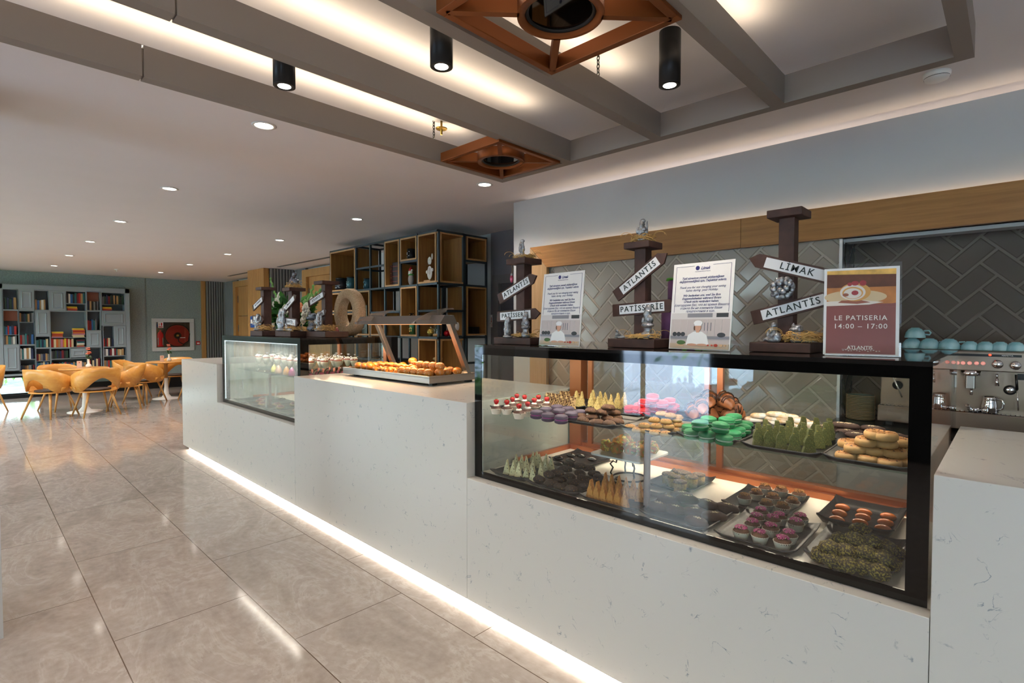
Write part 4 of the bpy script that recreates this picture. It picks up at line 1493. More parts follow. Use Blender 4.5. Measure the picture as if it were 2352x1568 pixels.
def board(parent, o, a, b, h, arrow, txt, flip=False, txtsize=.030, pad=(.10, .80), yfront=-.03, ink=None):
    """arrow board from a to b (x, z offsets) standing before the post; one end pointed"""
    d = Vector((b[0] - a[0], 0, b[1] - a[1]))
    L = d.length
    u = d.normalized()
    v = Vector((-u.z, 0, u.x))
    if v.z < 0: v = -v
    base = Vector((a[0], yfront, a[1]))
    tip = h * .62
    if arrow == 'r':
        poly = [(0, -h / 2), (L - tip, -h / 2), (L, 0), (L - tip, h / 2), (0, h / 2)]
    else:
        poly = [(tip, -h / 2), (L, -h / 2), (L, h / 2), (tip, h / 2), (0, 0)]
    bo = MB().prism(poly, base, u, v, Vector((0, .011, 0))).build('arrow_board', M_dwood, parent, bevel=.001)
    s0, s1 = L * pad[0], L * pad[1]
    MB().prism([(s0, -h * .36), (s1, -h * .36), (s1, h * .36), (s0, h * .36)], base + Vector((0, -.0012, 0)), u, v, Vector((0, .0012, 0))).build('white_panel', M_sign, bo)
    c = base + u * ((s0 + s1) / 2) + Vector((0, -.0022, 0))
    if txt:
        M = Matrix((( u.x, v.x, 0, c.x), (u.y, v.y, -1, c.y), (u.z, v.z, 0, c.z), (0, 0, 0, 1)))
        text_mesh('lettering', txt, txtsize, M, ink or M_blackink, bo, .0004, space=1.22, bold=.0003)
    return bo


def post(name_label, x, y, base, ph, pw, cap, boards, z=ZT1, rz=0):
    t = empty('signpost', (x, y, z), name_label, 'signpost', 'brown wooden signposts', rz)
    bw, bd, bh_ = base
    MB().box(-bw / 2, bw / 2, -bd / 2, bd / 2, 0, bh_).build('base_block', M_dwood, t, bevel=.003)
    MB().box(-pw / 2, pw / 2, -pw / 2, pw / 2, bh_, ph).build('post', M_dwood, t, bevel=.003)
    MB().box(-cap / 2, cap / 2, -cap / 2, cap / 2, ph, ph + .03).build('cap', M_dwood, t, bevel=.003)
    for a, b, h, ar, tx, ts, pad in boards:
        board(t, None, a, b, h, ar, tx, txtsize=ts, pad=pad, yfront=-pw / 2 - .013)
    return t


def q(pxy, y, X, Z0=ZT1):
    """pixel -> (x, z) offsets in the upright plane through y"""
    p = at(pxy[0], pxy[1], 1, y)
    return (p.x - X, p.z - Z0)


def zat(x, y, py):
    """height of a pixel row over the ground point (x, y)"""
    d = -sin(YAW) * x + cos(YAW) * y
    return CAM.z + (747 - py) * d / F_PX


S1 = (-1.95, 2.13)
post('brown wooden signpost nearest the food warmer, arrows reading ATLANTIS and PATISSERIE', S1[0], S1[1], (.27, .2, .036), zat(*S1, 607) - ZT1, .062, .14,
     [(q((1140, 687), 2.07, S1[0]), q((1227, 632), 2.07, S1[0]), .058, 'r', 'ATLANTİS', .036, (.13, .82)),
      (q((1137, 727), 2.07, S1[0]), q((1235, 719), 2.07, S1[0]), .058, 'r', 'PATİSSERİE', .033, (.08, .80))])
S2 = (-1.26, 2.20)
post('brown wooden signpost between the two white cards, steep ATLANTIS arrow above PATISSERIE', S2[0], S2[1], (.24, .22, .04), zat(*S2, 572) - ZT1, .058, .13,
     [(q((1408, 680), 2.14, S2[0]), q((1527, 580), 2.14, S2[0]), .058, 'r', 'ATLANTİS', .036, (.13, .84)),
      (q((1402, 713), 2.14, S2[0]), q((1550, 700), 2.14, S2[0]), .058, 'r', 'PATİSSERİE', .036, (.12, .82))])
S3 = (-.64, 2.22)
post('tallest brown wooden signpost with LIMAK arrow pointing left and ATLANTIS arrow pointing right', S3[0], S3[1], (.215, .2, .036), zat(*S3, 502) - ZT1, .056, .125,
     [(q((1714, 592), 2.15, S3[0]), q((1908, 636), 2.15, S3[0]), .055, 'l', 'LİMAK', .036, (.21, .985)),
      (q((1721, 730), 2.15, S3[0]), q((1911, 680), 2.15, S3[0]), .055, 'r', 'ATLANTİS', .036, (.13, .90))])
mb = MB()
for k in range(60):
    a, b = fr_.uniform(0, 2 * pi), fr_.uniform(-1.2, 1.2)
    c = Vector((.036 * cos(a) * cos(b), -.012 + .016 * sin(a) * -abs(cos(b)), .036 * sin(b)))
    mb.ell(c, (.011, .008, .011), 8, 5, .5, 90, k)
o = mb.build('silver_ornament', M_silver)
o.location = (S3[0] - .005, S3[1] - .04, zat(*S3, 662))
tag(o, 'silver flower cluster ornament fixed to the tallest signpost between its arrows', 'ornament')


def strawpile(x, y, z, r, n, label, hgt=.02, loops=6):
    rr = random.Random(int(abs(x * 1000) + n))
    mb = MB()
    for k in range(n):
        a, l = rr.uniform(0, 2 * pi), rr.uniform(.4, 1.0) * r
        b = a + rr.uniform(.8, 2.6)
        p0 = Vector((l * cos(a), l * .8 * sin(a), rr.uniform(.001, hgt)))
        p1 = Vector((l * cos(b), l * .8 * sin(b), rr.uniform(.001, hgt)))
        mid = (p0 + p1) * .5 + Vector((rr.uniform(-1, 1) * r * .3, rr.uniform(-1, 1) * r * .3, rr.uniform(0, hgt)))
        pts = [p0 * (1 - t) ** 2 + mid * 2 * t * (1 - t) + p1 * t * t for t in (0, .25, .5, .75, 1)]
        mb.tube(pts, rr.uniform(.0010, .0019), 4)
    for k in range(loops):
        a = rr.uniform(0, 2 * pi)
        c = Vector((r * .8 * cos(a), r * .7 * sin(a), hgt))
        R0 = rr.uniform(.2, .5) * r
        pts = [c + Vector((cos(a) * R0 * (1 - cos(t)), sin(a) * R0 * (1 - cos(t)), R0 * .7 * sin(t))) for t in [pi * j / 7 for j in range(8)]]
        for p_ in pts: p_.z = max(p_.z, .001)
        mb.tube(pts, .0011, 4)
    o = mb.build('straw', M_straw)
    o.location = (x, y, z)
    return tag(o, label, 'straw', kind='stuff')


strawpile(-1.90, 2.08, ZT1 + .037, .085, 90, 'loose straw on the base of the first signpost')
strawpile(-1.22, 2.13, ZT1 + .041, .09, 110, 'loose straw on the base of the middle signpost')
strawpile(-.58, 2.19, ZT1 + .037, .09, 140, 'loose straw on the base of the tallest signpost', .035)
strawpile(S1[0], S1[1], zat(*S1, 607) + .03, .075, 120, 'straw nest on top of the first signpost', .02, 8)
strawpile(S2[0], S2[1], zat(*S2, 572) + .03, .065, 120, 'straw nest on top of the middle signpost', .03, 6)


def figurine(kind, x, y, z, h, label, rz=0, mt=None):
    """small cast figure fused from rounded masses; kinds differ in pose"""
    mb = MB()
    E_ = lambda c, r: mb.ell(Vector(c) * h, Vector(r) * h, 14, 10, .22, 38 / h * .1, 3)
    if kind == 'standing':
        E_((0, 0, .06), (.24, .2, .07)); E_((-.08, 0, .2), (.09, .1, .2)); E_((.09, 0, .2), (.09, .1, .2)); E_((0, 0, .45), (.2, .16, .2)); E_((0, 0, .58), (.17, .14, .1))
        E_((-.2, -.05, .48), (.07, .08, .16)); E_((.2, -.03, .46), (.07, .08, .17)); E_((.14, -.13, .5), (.11, .07, .07)); E_((0, -.02, .76), (.12, .12, .13)); E_((0, -.11, .68), (.08, .06, .12))
        E_((.02, .02, .9), (.12, .12, .09)); E_((.24, -.06, .66), (.05, .05, .22))
    elif kind == 'cloaked':
        E_((0, 0, .05), (.27, .22, .06)); E_((0, 0, .25), (.2, .16, .25)); E_((0, 0, .5), (.18, .14, .2)); E_((0, -.02, .8), (.13, .12, .13)); E_((-.02, -.1, .66), (.09, .07, .17))
        E_((.17, -.06, .55), (.06, .07, .2)); E_((0, .03, .88), (.14, .13, .1)); E_((-.16, -.08, .42), (.06, .09, .18)); E_((.21, -.03, .82), (.06, .06, .13))
    elif kind == 'seated':
        E_((0, 0, .1), (.34, .26, .11)); E_((-.05, .05, .35), (.22, .2, .26)); E_((-.2, -.16, .16), (.12, .2, .11)); E_((.16, -.18, .14), (.12, .2, .1)); E_((-.03, 0, .64), (.15, .15, .15))
        E_((-.03, -.13, .55), (.1, .06, .11)); E_((.02, .05, .82), (.15, .16, .17)); E_((.26, .02, .25), (.2, .2, .22)); E_((-.24, -.06, .38), (.08, .1, .16))
    elif kind == 'house':
        E_((0, 0, .15), (.3, .26, .17)); E_((0, 0, .45), (.26, .22, .25)); E_((0, 0, .7), (.38, .32, .14)); E_((.05, 0, .82), (.28, .24, .14)); E_((-.18, 0, .93), (.07, .07, .14)); E_((.25, -.1, .88), (.1, .08, .1))
    elif kind == 'mushroom':
        E_((0, 0, .12), (.2, .18, .13)); E_((0, 0, .25), (.13, .12, .2)); E_((0, -.02, .42), (.22, .18, .09)); E_((0, 0, .58), (.16, .13, .14)); E_((-.12, -.08, .55), (.06, .08, .13)); E_((.14, -.03, .6), (.12, .1, .12))
        E_((0, -.02, .8), (.11, .11, .11)); E_((0, .0, .9), (.1, .1, .13)); E_((0, -.11, .73), (.07, .05, .1))
    elif kind == 'reclining':
        E_((0, 0, .2), (.8, .3, .2)); E_((-.5, 0, .55), (.25, .22, .4)); E_((-.48, -.04, 1.0), (.2, .2, .22)); E_((.35, -.1, .3), (.45, .16, .16)); E_((.75, -.1, .2), (.2, .14, .15)); E_((-.2, -.2, .5), (.3, .1, .12))
    o = mb.build('figurine', mt or M_silver)
    md = o.modifiers.new('fuse', 'REMESH')
    md.mode = 'VOXEL'
    md.voxel_size = h * .022
    md.use_smooth_shade = True
    tx = D.textures.get('dents') or D.textures.new('dents', 'CLOUDS')
    tx.noise_scale = .012
    ds = o.modifiers.new('dents', 'DISPLACE')
    ds.texture = tx
    ds.strength = .005
    ds.mid_level = .5
    o.location = (x, y, z)
    o.rotation_euler = (0, 0, rz)
    return tag(o, label, 'figurine', 'silver figurines')


figurine('standing', S1[0] + .005, S1[1] - .02, zat(*S1, 607) + .036, .10, 'silver figurine of a bearded old man with a bundle on top of the first signpost', -.4)
figurine('cloaked', -1.965, 2.02, ZT1 + .036, .115, 'silver cloaked figurine, the left one on the base of the first signpost', -.5)
figurine('mushroom', -1.865, 2.055, ZT1 + .036, .135, 'silver gnome sitting on a toadstool, the right one on the base of the first signpost', -.5)
figurine('standing', S2[0], S2[1] - .01, zat(*S2, 572) + .036, .105, 'silver figurine carrying a sack on top of the middle signpost', .2)
figurine('mushroom', -1.185, 2.12, ZT1 + .04, .15, 'silver gnome sitting on a toadstool at the base of the middle signpost', -.5)
figurine('reclining', -1.335, 2.13, ZT1 + .04, .035, 'small dark silver lying figurine in straw at the base of the middle signpost', .3)
figurine('seated', -.672, 2.155, ZT1 + .036, .078, 'silver seated gnome with a shell at the left of the tallest signpost base', -.5)
figurine('house', -.592, 2.165, ZT1 + .036, .07, 'silver tree stump house at the right of the tallest signpost base', -.4)
# hanging bauble
t = empty('bauble', (S1[0] - .035, S1[1] - .06, zat(*S1, 640)), 'small pink and silver bauble hanging from the straw of the first signpost', 'bauble')
MB().ell((0, 0, 0), (.010, .010, .022), 12, 10).build('bauble_body', mat('bauble_pink', 'B8506A', .2, metal=.4), t)
MB().ell((0, 0, .022), (.007, .007, .009), 10, 6).build('bauble_cap', M_silver, t)
MB().tube([(0, 0, .03), (.004, 0, .05), (0, 0, .075)], .0008, 4).build('thread', M_straw2, t)


def card(label, p0, p1, h, rows, picture, group=None, z=ZT1, thick=.004, lean=.10):
    """upright card from ground point p0 to p1, leaning back a little"""
    p0, p1 = Vector((p0[0], p0[1], 0)), Vector((p1[0], p1[1], 0))
    d = p1 - p0
    W = d.length
    ang = math.atan2(d.y, d.x)
    t = empty('info_card', (p0.x, p0.y, z), label, 'card', group, 0)
    t.rotation_euler = (-lean, 0, ang)
    return t, W


def picture_chef(t, W, h):
    """the lower photograph on the card: a chef leaning on a kitchen worktop"""
    y = -.0006
    c = lambda n, s: mat(n, s, .5)
    B = MB()
    ms = [c('p_wall', 'C9BCB8'), c('p_cab', 'DAD3D0'), c('p_dark', '3A3C40'), c('p_top', 'CBB59E'), c('p_white', 'F2F0EE'), c('p_skin', 'D9A58A'), c('p_red', 'C2402A'), c('p_green', '4A6A34'), c('p_tan', 'D9B48A'), c('p_grey', '8E8C92'), c('p_hair', '6A4A36')]
    k = [0]

    def rect(x0, x1, z0, z1, m):
        k[0] += 1
        B.box(x0 * W, x1 * W, y - .00012 * k[0], y, z0 * h, z1 * h, m)

    def poly(pts, m):
        k[0] += 1
        B.prism([(a * W, b * h) for a, b in pts], (0, y - .00012 * k[0], 0), (1, 0, 0), (0, 0, 1), (0, .00012 * k[0], 0), m)

    def oval(cx, cz, rx, rz, m):
        poly([(cx + rx * cos(2 * pi * j / 18), cz + rz * sin(2 * pi * j / 18)) for j in range(18)], m)
    rect(.03, .97, .02, .42, 0)
    rect(.03, .97, .35, .42, 1)
    rect(.30, .70, .37, .415, 9)
    rect(.76, .94, .37, .415, 2)
    for i in range(8): rect(.08 + i * .11, .083 + i * .11, .16, .34, 1)
    rect(.03, .97, .13, .16, 9)
    for a in (.10, .17, .24): oval(a, .18, .035, .025, 2)
    oval(.85, .175, .06, .026, 2)
    for a in (.58, .63, .68): rect(a, a + .008, .22, .31, 9)
    rect(.03, .97, .02, .075, 3)
    poly([(.30, .06), (.33, .17), (.42, .21), (.55, .21), (.63, .17), (.67, .06)], 4)
    oval(.485, .255, .05, .042, 5)
    rect(.46, .51, .2, .23, 5)
    oval(.485, .305, .07, .03, 4)
    rect(.43, .54, .275, .30, 4)
    oval(.43, .25, .012, .025, 10)
    oval(.40, .062, .08, .014, 5)
    oval(.56, .062, .08, .014, 5)
    oval(.22, .085, .07, .025, 7)
    rect(.14, .27, .045, .06, 8)
    for a, s in ((.66, .016), (.72, .016), (.78, .03), (.86, .026), (.92, .018)): oval(a, .06, s, s * .55, 6 if a < .85 else 8)
    return B.build('chef_photo', ms, t)


TXT = [('Tatil süresince yemek alışkanlığınızı\ndeğiştirmediğiniz için, Teşekkür ederiz.', .80, .013, 1),
       ('Thank you for not changing your eating\nhabits during  your Holiday.', .695, .013, 0),
       ('Wir bedanken uns, weil Sie Ihre\nEssgewohnheiten während Ihrem\nUrlaub nicht verändert haben.', .585, .013, 1),
       ('Благодарим Вас, что во время Вашего\nотдыха Вы не изменили Ваши\nпредпочтения в еде..', .475, .013, 0)]
for lab, a, b, hh in (('white thank-you card with chef photograph, the farther one left of the middle signpost', (-1.735, 2.005), (-1.455, 1.975), .365),
                      ('white thank-you card with chef photograph, the larger looking one right of the middle signpost', (-1.065, 2.075), (-.79, 2.045), .365)):
    t, W = card(lab, a, b, hh, None, None, 'thank-you cards')
    MB().box(0, W, 0, .004, 0, hh).build('acrylic_holder', M_glass, t)
    MB().box(.003, W - .003, -.0005, .001, .003, hh - .003).build('paper', M_paper, t)
    picture_chef(t, W, hh)
    S = W / .28
    for k, (tx, zc, sz, bold) in enumerate(TXT):
        M = Matrix(((S, 0, 0, W / 2), (0, 0, -1, -.0012), (0, S, 0, zc * hh), (0, 0, 0, 1)))
        text_mesh('text', tx, sz, M, M_ink, t, .0001, .35, 1, .00018 if bold else 0)
    M = Matrix(((S, 0, 0, W * .54), (0, 0, -1, -.0012), (0, S, 0, .925 * hh), (0, 0, 0, 1)))
    text_mesh('logo_text', 'Limak', .017, M, M_ink, t, .0001, .35, 1, .0004)
    M = Matrix(((S, 0, 0, W * .5), (0, 0, -1, -.0012), (0, S, 0, .89 * hh), (0, 0, 0, 1)))
    text_mesh('logo_text', 'International Hotels & Resorts', .0055, M, M_ink, t, .0001)
    MB().prism([(W * .415 + .009 * cos(2 * pi * j / 20), .93 * hh + .009 * sin(2 * pi * j / 20)) for j in range(20)], (0, -.0014, 0), (1, 0, 0), (0, 0, 1), (0, .001, 0)).build('logo_disc', M_ink, t)
    mb = MB()
    for x0, x1, z0, z1 in ((.06, .36, .955, .958), (.66, .94, .955, .958), (.06, .064, .43, .957), (.936, .94, .43, .957)):
        mb.box(x0 * W, x1 * W, -.0012, 0, z0 * hh, z1 * hh)
    mb.build('border_line', M_ink, t)

# LE PATISERIA poster
t, W = card('reddish poster reading LE PATISERIA with a cake roll photo, right end of the cabinet', (-.478, 2.045), (-.262, 2.09), .30, None, None)
HH = .312
MB().box(0, W, .0012, .004, 0, HH).build('acrylic_holder', M_glass, t)
MB().box(.003, W - .006, -.0005, .001, .002, HH - .014).build('paper', M_paper, t)
B = MB()
pc = [mat('po_red', '8E4A44', .45, var=.06, vscale=14), mat('po_orange', 'C27A3E', .5, var=.25, vscale=18), mat('po_brown', '6A3A24', .5, var=.3, vscale=20), mat('po_plate', 'D9BC92', .5), mat('po_cake', 'D9A05A', .6),
      mat('po_cream', 'E9DCD0', .6), mat('po_berry', 'A8343A', .4), mat('po_glow', 'E8B25A', .5, var=.3, vscale=30), mat('po_sauce', 'A05A44', .5)]
k = 0


def pl(pts, m):
    global k
    k += 1
    B.prism([(a * W, b * HH) for a, b in pts], (0, -.0006 - .00012 * k, 0), (1, 0, 0), (0, 0, 1), (0, .0001 + .00012 * k, 0), m)


def ov(cx, cz, rx, rz, m, n=22):
    pl([(cx + rx * cos(2 * pi * j / n), cz + rz * sin(2 * pi * j / n)) for j in range(n)], m)


pl([(.05, .02), (.93, .02), (.93, .56), (.05, .56)], 0)
pl([(.05, .56), (.93, .56), (.93, .93), (.05, .93)], 2)
pl([(.05, .56), (.93, .56), (.93, .74), (.05, .74)], 1)
pl([(.05, .89), (.93, .87), (.93, .93), (.05, .93)], 7)
ov(.42, .635, .40, .075, 3, 40)
pl([(.05, .54), (.60, .55), (.78, .575), (.5, .6), (.05, .59)], 5)
pl([(.05, .53), (.70, .54), (.93, .565), (.93, .53)], 0)
pl([(.2, .575), (.45, .56), (.62, .575), (.5, .6), (.25, .6)], 8)
ov(.42, .69, .2, .1, 4, 30)
ov(.39, .685, .165, .085, 5, 30)
ov(.39, .68, .135, .066, 4, 30)
ov(.39, .675, .115, .056, 5, 30)
ov(.42, .68, .045, .026, 6)
ov(.30, .66, .04, .018, 8)
ov(.42, .785, .05, .025, 6)
ov(.52, .785, .045, .03, 6)
ov(.35, .775, .03, .02, 6)
B.build('cake_photo', pc, t)
M_cremetxt = mat('cream_ink', 'F0E2D8', .6)
for tx, zc, sz, sp_ in (('LE PATISERIA', .405, .0225, 1.15), ('14:00 – 17:00', .315, .0225, 1.2), ('ATLANTIS', .085, .0165, .95)):
    M = Matrix(((1, 0, 0, W * .49), (0, 0, -1, -.0042), (0, 1, 0, zc * HH), (0, 0, 0, 1)))
    text_mesh('lettering', tx, sz, M, M_cremetxt, t, .0001, 0, sp_, .0002)
B = MB()
for k2 in range(14):
    x = W * (.28 + .035 * k2)
    B.ell((x, -.0042, HH * (.055 + .006 * sin(k2 * 1.9))), (.0028, .0003, .0012), 6, 4)
B.box(W * .26, W * .60, -.0044, -.004, .066 * HH, .069 * HH)
B.build('flourish', M_cremetxt, t)

# purple cake with a red rose behind the middle signpost
t = empty('rose_cake', (-1.22, 2.52, ZT1), 'tall purple cake with black icing and a red rose behind the middle signpost', 'cake')
M_pc = mat('purple_cake', '7A4A78', .6, var=.12, vscale=30, bump=.3, bscale=60)
MB().lathe([(.10, 0), (.10, .17), (.097, .178)], n=40).build('lower_tier', M_pc, t)
MB().lathe([(.07, .178), (.07, .32), (.066, .328)], n=36).build('upper_tier', M_pc, t)
mb = MB()
for kk in range(20):
    a = 2 * pi * kk / 20
    mb.ell((.088 * cos(a), .088 * sin(a), .185), (.018, .018, .012), 8, 5)
mb.build('black_icing', mat('black_icing', '1A1416', .25), t)
mb = MB()
for ring, (n_, r_, z_, s_) in enumerate(((1, 0, .352, .016), (3, .012, .352, .018), (5, .024, .348, .02), (6, .036, .342, .022))):
    for kk in range(n_):
        a = 2 * pi * kk / n_ + ring * .7
        M_ = Matrix.Rotation(a, 4, 'Z')
        c = M_ @ Vector((r_, 0, z_))
        e = Matrix.Rotation(a, 3, 'Z').to_euler()
        mb.ell(c + Vector((0, 0, .012)), (.006, s_, s_), 10, 7, .1, 40, 0, None, Matrix.Rotation(a, 3, 'Z').to_euler())
mb.build('rose', mat('rose_red', 'C01A20', .5), t)
mb = MB()
for kk in range(6):
    a = kk * 1.05
    c = Vector((.06 * cos(a), .06 * sin(a), .335))
    mb.ell(c, (.032, .013, .007), 10, 5, .1, 40, 0, None, Matrix.Rotation(a, 3, 'Z').to_euler())
mb.build('green_leaves', mat('fondant_green', '5DA032', .5), t)
mb = MB()
for kk in range(5):
    a = -2.2 + kk * .6
    mb.ell((.115 * cos(a), .115 * sin(a), .012), (.026, .012, .01), 10, 5, .1, 40, 0, None, Matrix.Rotation(a, 3, 'Z').to_euler())
mb.build('base_leaves', mat('fondant_green_b', '5DA032', .5), t)

# ------------------------------------------------------------------ on the far cabinet
F1, F2, F3 = (-5.38, 2.08), (-4.83, 2.12), (-4.45, 2.25)
pads = (.12, .86)
post('leftmost brown signpost on the misted cabinet with two small white arrow boards', F1[0], F1[1], (.30, .2, .05), zat(*F1, 666) - ZT1, .075, .145,
     [(q((578, 708), 2.02, F1[0]), q((603, 683), 2.02, F1[0]), .06, 'r', 'PATİSSERİE', .026, pads), (q((577, 732), 2.02, F1[0]), q((603, 734), 2.02, F1[0]), .07, 'r', 'LİMAK', .03, pads)])
post('middle brown signpost on the misted cabinet in front of the flowers', F2[0], F2[1], (.33, .22, .05), zat(*F2, 668) - ZT1, .078, .155,
     [(q((642, 718), 2.05, F2[0]), q((675, 678), 2.05, F2[0]), .06, 'r', 'LİMAK', .034, pads), (q((638, 735), 2.05, F2[0]), q((680, 742), 2.05, F2[0]), .075, 'r', 'ATLANTİS', .034, pads)])
post('rightmost brown signpost on the misted cabinet before the stone ring', F3[0], F3[1], (.36, .22, .05), zat(*F3, 653) - ZT1, .07, .165,
     [(q((705, 698), 2.19, F3[0]), q((744, 672), 2.19, F3[0]), .06, 'r', 'ATLANTİS', .03, pads), (q((706, 738), 2.19, F3[0]), q((747, 713), 2.19, F3[0]), .06, 'r', 'PATİSSERİE', .028, pads)])
strawpile(F1[0] + .02, F1[1] - .02, ZT1 + .05, .12, 60, 'loose straw at the leftmost post of the misted cabinet', .05)
strawpile(F2[0] + .05, F2[1] - .02, ZT1 + .05, .13, 80, 'loose straw at the middle post of the misted cabinet', .04)
strawpile(F3[0] + .02, F3[1] - .02, ZT1 + .05, .14, 90, 'loose straw at the rightmost post of the misted cabinet', .05)
strawpile(F2[0], F2[1], zat(*F2, 668) + .03, .10, 100, 'straw nest on top of the middle far post', .04)
M_silv2 = mat('dark_silver', '6E7078', .4, metal=.5, var=.4, vscale=50)
figurine('standing', F1[0] - .02, F1[1] - .075, ZT1 + .05, .17, 'white and dark figurine at the leftmost post of the misted cabinet', .6)
figurine('cloaked', F2[0] - .1, F2[1] - .07, ZT1 + .05, .22, 'grey cloaked figurine leaning at the middle post of the misted cabinet', .2)
figurine('reclining', F2[0] + .06, F2[1] - .08, ZT1 + .05, .06, 'small grey lying figurine at the middle post of the misted cabinet', .2)
figurine('house', F3[0] - .16, F3[1] - .06, ZT1 + .05, .17, 'dark rugged tree trunk figurine beside the rightmost far post', .2, M_silv2)
figurine('standing', F3[0] - .0, F3[1] - .075, ZT1 + .05, .18, 'grey standing figurine before the rightmost far post', .2)
figurine('seated', F2[0], F2[1], zat(*F2, 668) + .05, .13, 'dark seated figurine on the straw nest of the middle far post', .2, M_silv2)
# stone ring
mb = MB()
mb.X = Matrix.Translation((0, 0, .225)) @ Matrix.Rotation(pi / 2, 4, 'X')
pr = [(.128, -.04), (.136, -.05), (.21, -.048), (.222, -.025), (.222, .025), (.21, .048), (.136, .05), (.128, .04), (.128, -.04)]
mb.lathe(pr, n=56, cap=False)
o = mb.build('stone_ring', speck('beige_stone', 'D3B48E', 'B8966E', 70, .45, .6, .8, 'E6D0B0', bump=.5))
o.location = (-4.50, 2.50, ZT1)
tag(o, 'round beige stone ring sculpture standing on the misted cabinet', 'sculpture')
# flower arrangement
BQ = Vector((at(667, 740, 1, 2.45).x, 2.45, ZT1))
t = empty('flower_arrangement', tuple(BQ), 'flower arrangement of white blooms, peach roses and tall green gladioli on the misted cabinet', 'flowers')
MB().lathe([(.05, 0), (.09, .04), (.085, .10), (.06, .11)], n=18).build('pot', M_dwood, t)
lf = MB()
rr = random.Random(9)
for k in range(620):
    a, el = rr.uniform(0, 2 * pi), rr.uniform(-.1, 1.2)
    r = rr.uniform(.10, .34)
    c = Vector((r * cos(a) * cos(el * .8), r * .6 * sin(a), .14 + r * .75 * sin(el)))
    c.z = max(c.z, .02)
    d = (c - Vector((0, 0, .08))).normalized() + Vector((rr.gauss(0, .5), rr.gauss(0, .5), rr.gauss(0, .5)))
    d.normalize()
    e = d.orthogonal().normalized()
    l = rr.uniform(.06, .12)
    lf.add([c, c + d * l * .5 + e * l * .28, c + d * l, c + d * l * .5 - e * l * .28], [(0, 1, 2, 3)], False, rr.randrange(2))
o = lf.build('leaves', [mat('bouquet_leaf', '5E9A44', .5), mat('bouquet_leaf_dark', '3A6A30', .5)], t)
o['kind'] = 'stuff'


def bloom(c, r, mt, name, n=4):
    mb = MB()
    for ring in range(n):
        for kk in range(4 + ring * 3):
            a = 2 * pi * kk / (4 + ring * 3) + ring
            q_ = Vector((cos(a) * (.15 + .3 * ring), -.45 + .22 * ring, sin(a) * (.15 + .3 * ring))) * r
            mb.ell(Vector(c) + q_, (r * .3, r * .22, r * .3), 8, 5, .3, 60, kk)
    return mb.build(name, mt, t)


M_peach = mat('peach_rose', 'E8875A', .6)
M_whitef = mat('white_petal', 'EFE6D2', .6)
M_orr = mat('orange_rose', 'D9552E', .6)
for (a, b), r, mt_f, nm in [((690, 706), .05, M_peach, 'peach_rose'), ((636, 712), .05, M_peach, 'peach_rose'), ((677, 719), .042, M_orr, 'orange_rose'), ((641, 724), .035, M_peach, 'peach_rose'), ((622, 722), .022, M_peach, 'rose_bud'),
                            ((636, 698), .07, M_whitef, 'white_bloom'), ((643, 680), .045, M_whitef, 'white_bloom'), ((704, 708), .06, M_whitef, 'white_bloom'), ((700, 722), .05, M_whitef, 'white_bloom'), ((612, 735), .04, M_whitef, 'white_bloom'),
                            ((680, 760), .05, M_whitef, 'white_bloom'), ((655, 712), .06, M_whitef, 'white_bloom'), ((697, 735), .045, M_whitef, 'white_bloom'), ((628, 745), .03, M_whitef, 'white_bloom'), ((716, 690), .035, M_whitef, 'white_bloom')]:
    p = at(a, b, 1, 2.30)
    bloom(p - BQ, r * 1.0, mt_f, nm, 3)
M_glad = mat('gladiolus_bud', '7FB05A', .5)
for (a0, b0), (a1, b1) in (((645, 715), (621, 640)), ((700, 712), (722, 652)), ((690, 700), (742, 662))):
    p0, p1 = at(a0, b0, 1, 2.45) - BQ, at(a1, b1, 1, 2.45) - BQ
    mb = MB()
    mb.tube([p0, (p0 + p1) / 2 + Vector((.01, 0, 0)), p1], .005, 5)
    for kk in range(11):
        s = kk / 10
        c = p0.lerp(p1, .15 + .85 * s) + Vector((.012 * (-1) ** kk, 0, 0))
        mb.ell(c, (.014 * (1.2 - s * .6), .012, .024 * (1.2 - s * .5)), 8, 6)
    mb.build('gladiolus', M_glad, t)
mb = MB()
for k in range(36):
    a = rr.uniform(-.9, .9)
    l = rr.uniform(.2, .42)
    mb.tube([(0, 0, .1), (l * .5 * sin(a), rr.uniform(-.03, .03), .1 + l * .55), (l * sin(a), rr.uniform(-.1, .1), .1 + l * cos(a) * .8)], .0013, 4)
o = mb.build('dry_grass', mat('dry_grass', 'B9B08A', .7), t)
o['kind'] = 'stuff'

# ------------------------------------------------------------------ heated pastry display on the middle counter block
wx0, wx1, wy0, wy1 = -3.97, -2.815, 2.14, 2.56
wz = ZC
t = empty('food_warmer', ((wx0 + wx1) / 2, wy0, wz), 'brushed steel food warmer with slanted posts and lamp hood, holding pastries', 'food warmer')
w0 = Vector(((wx0 + wx1) / 2, wy0, wz))


def WP(mb, name, mt, **k):
    for i, p in enumerate(mb.v): mb.v[i] = p - w0
    return mb.build(name, mt, t, **k)


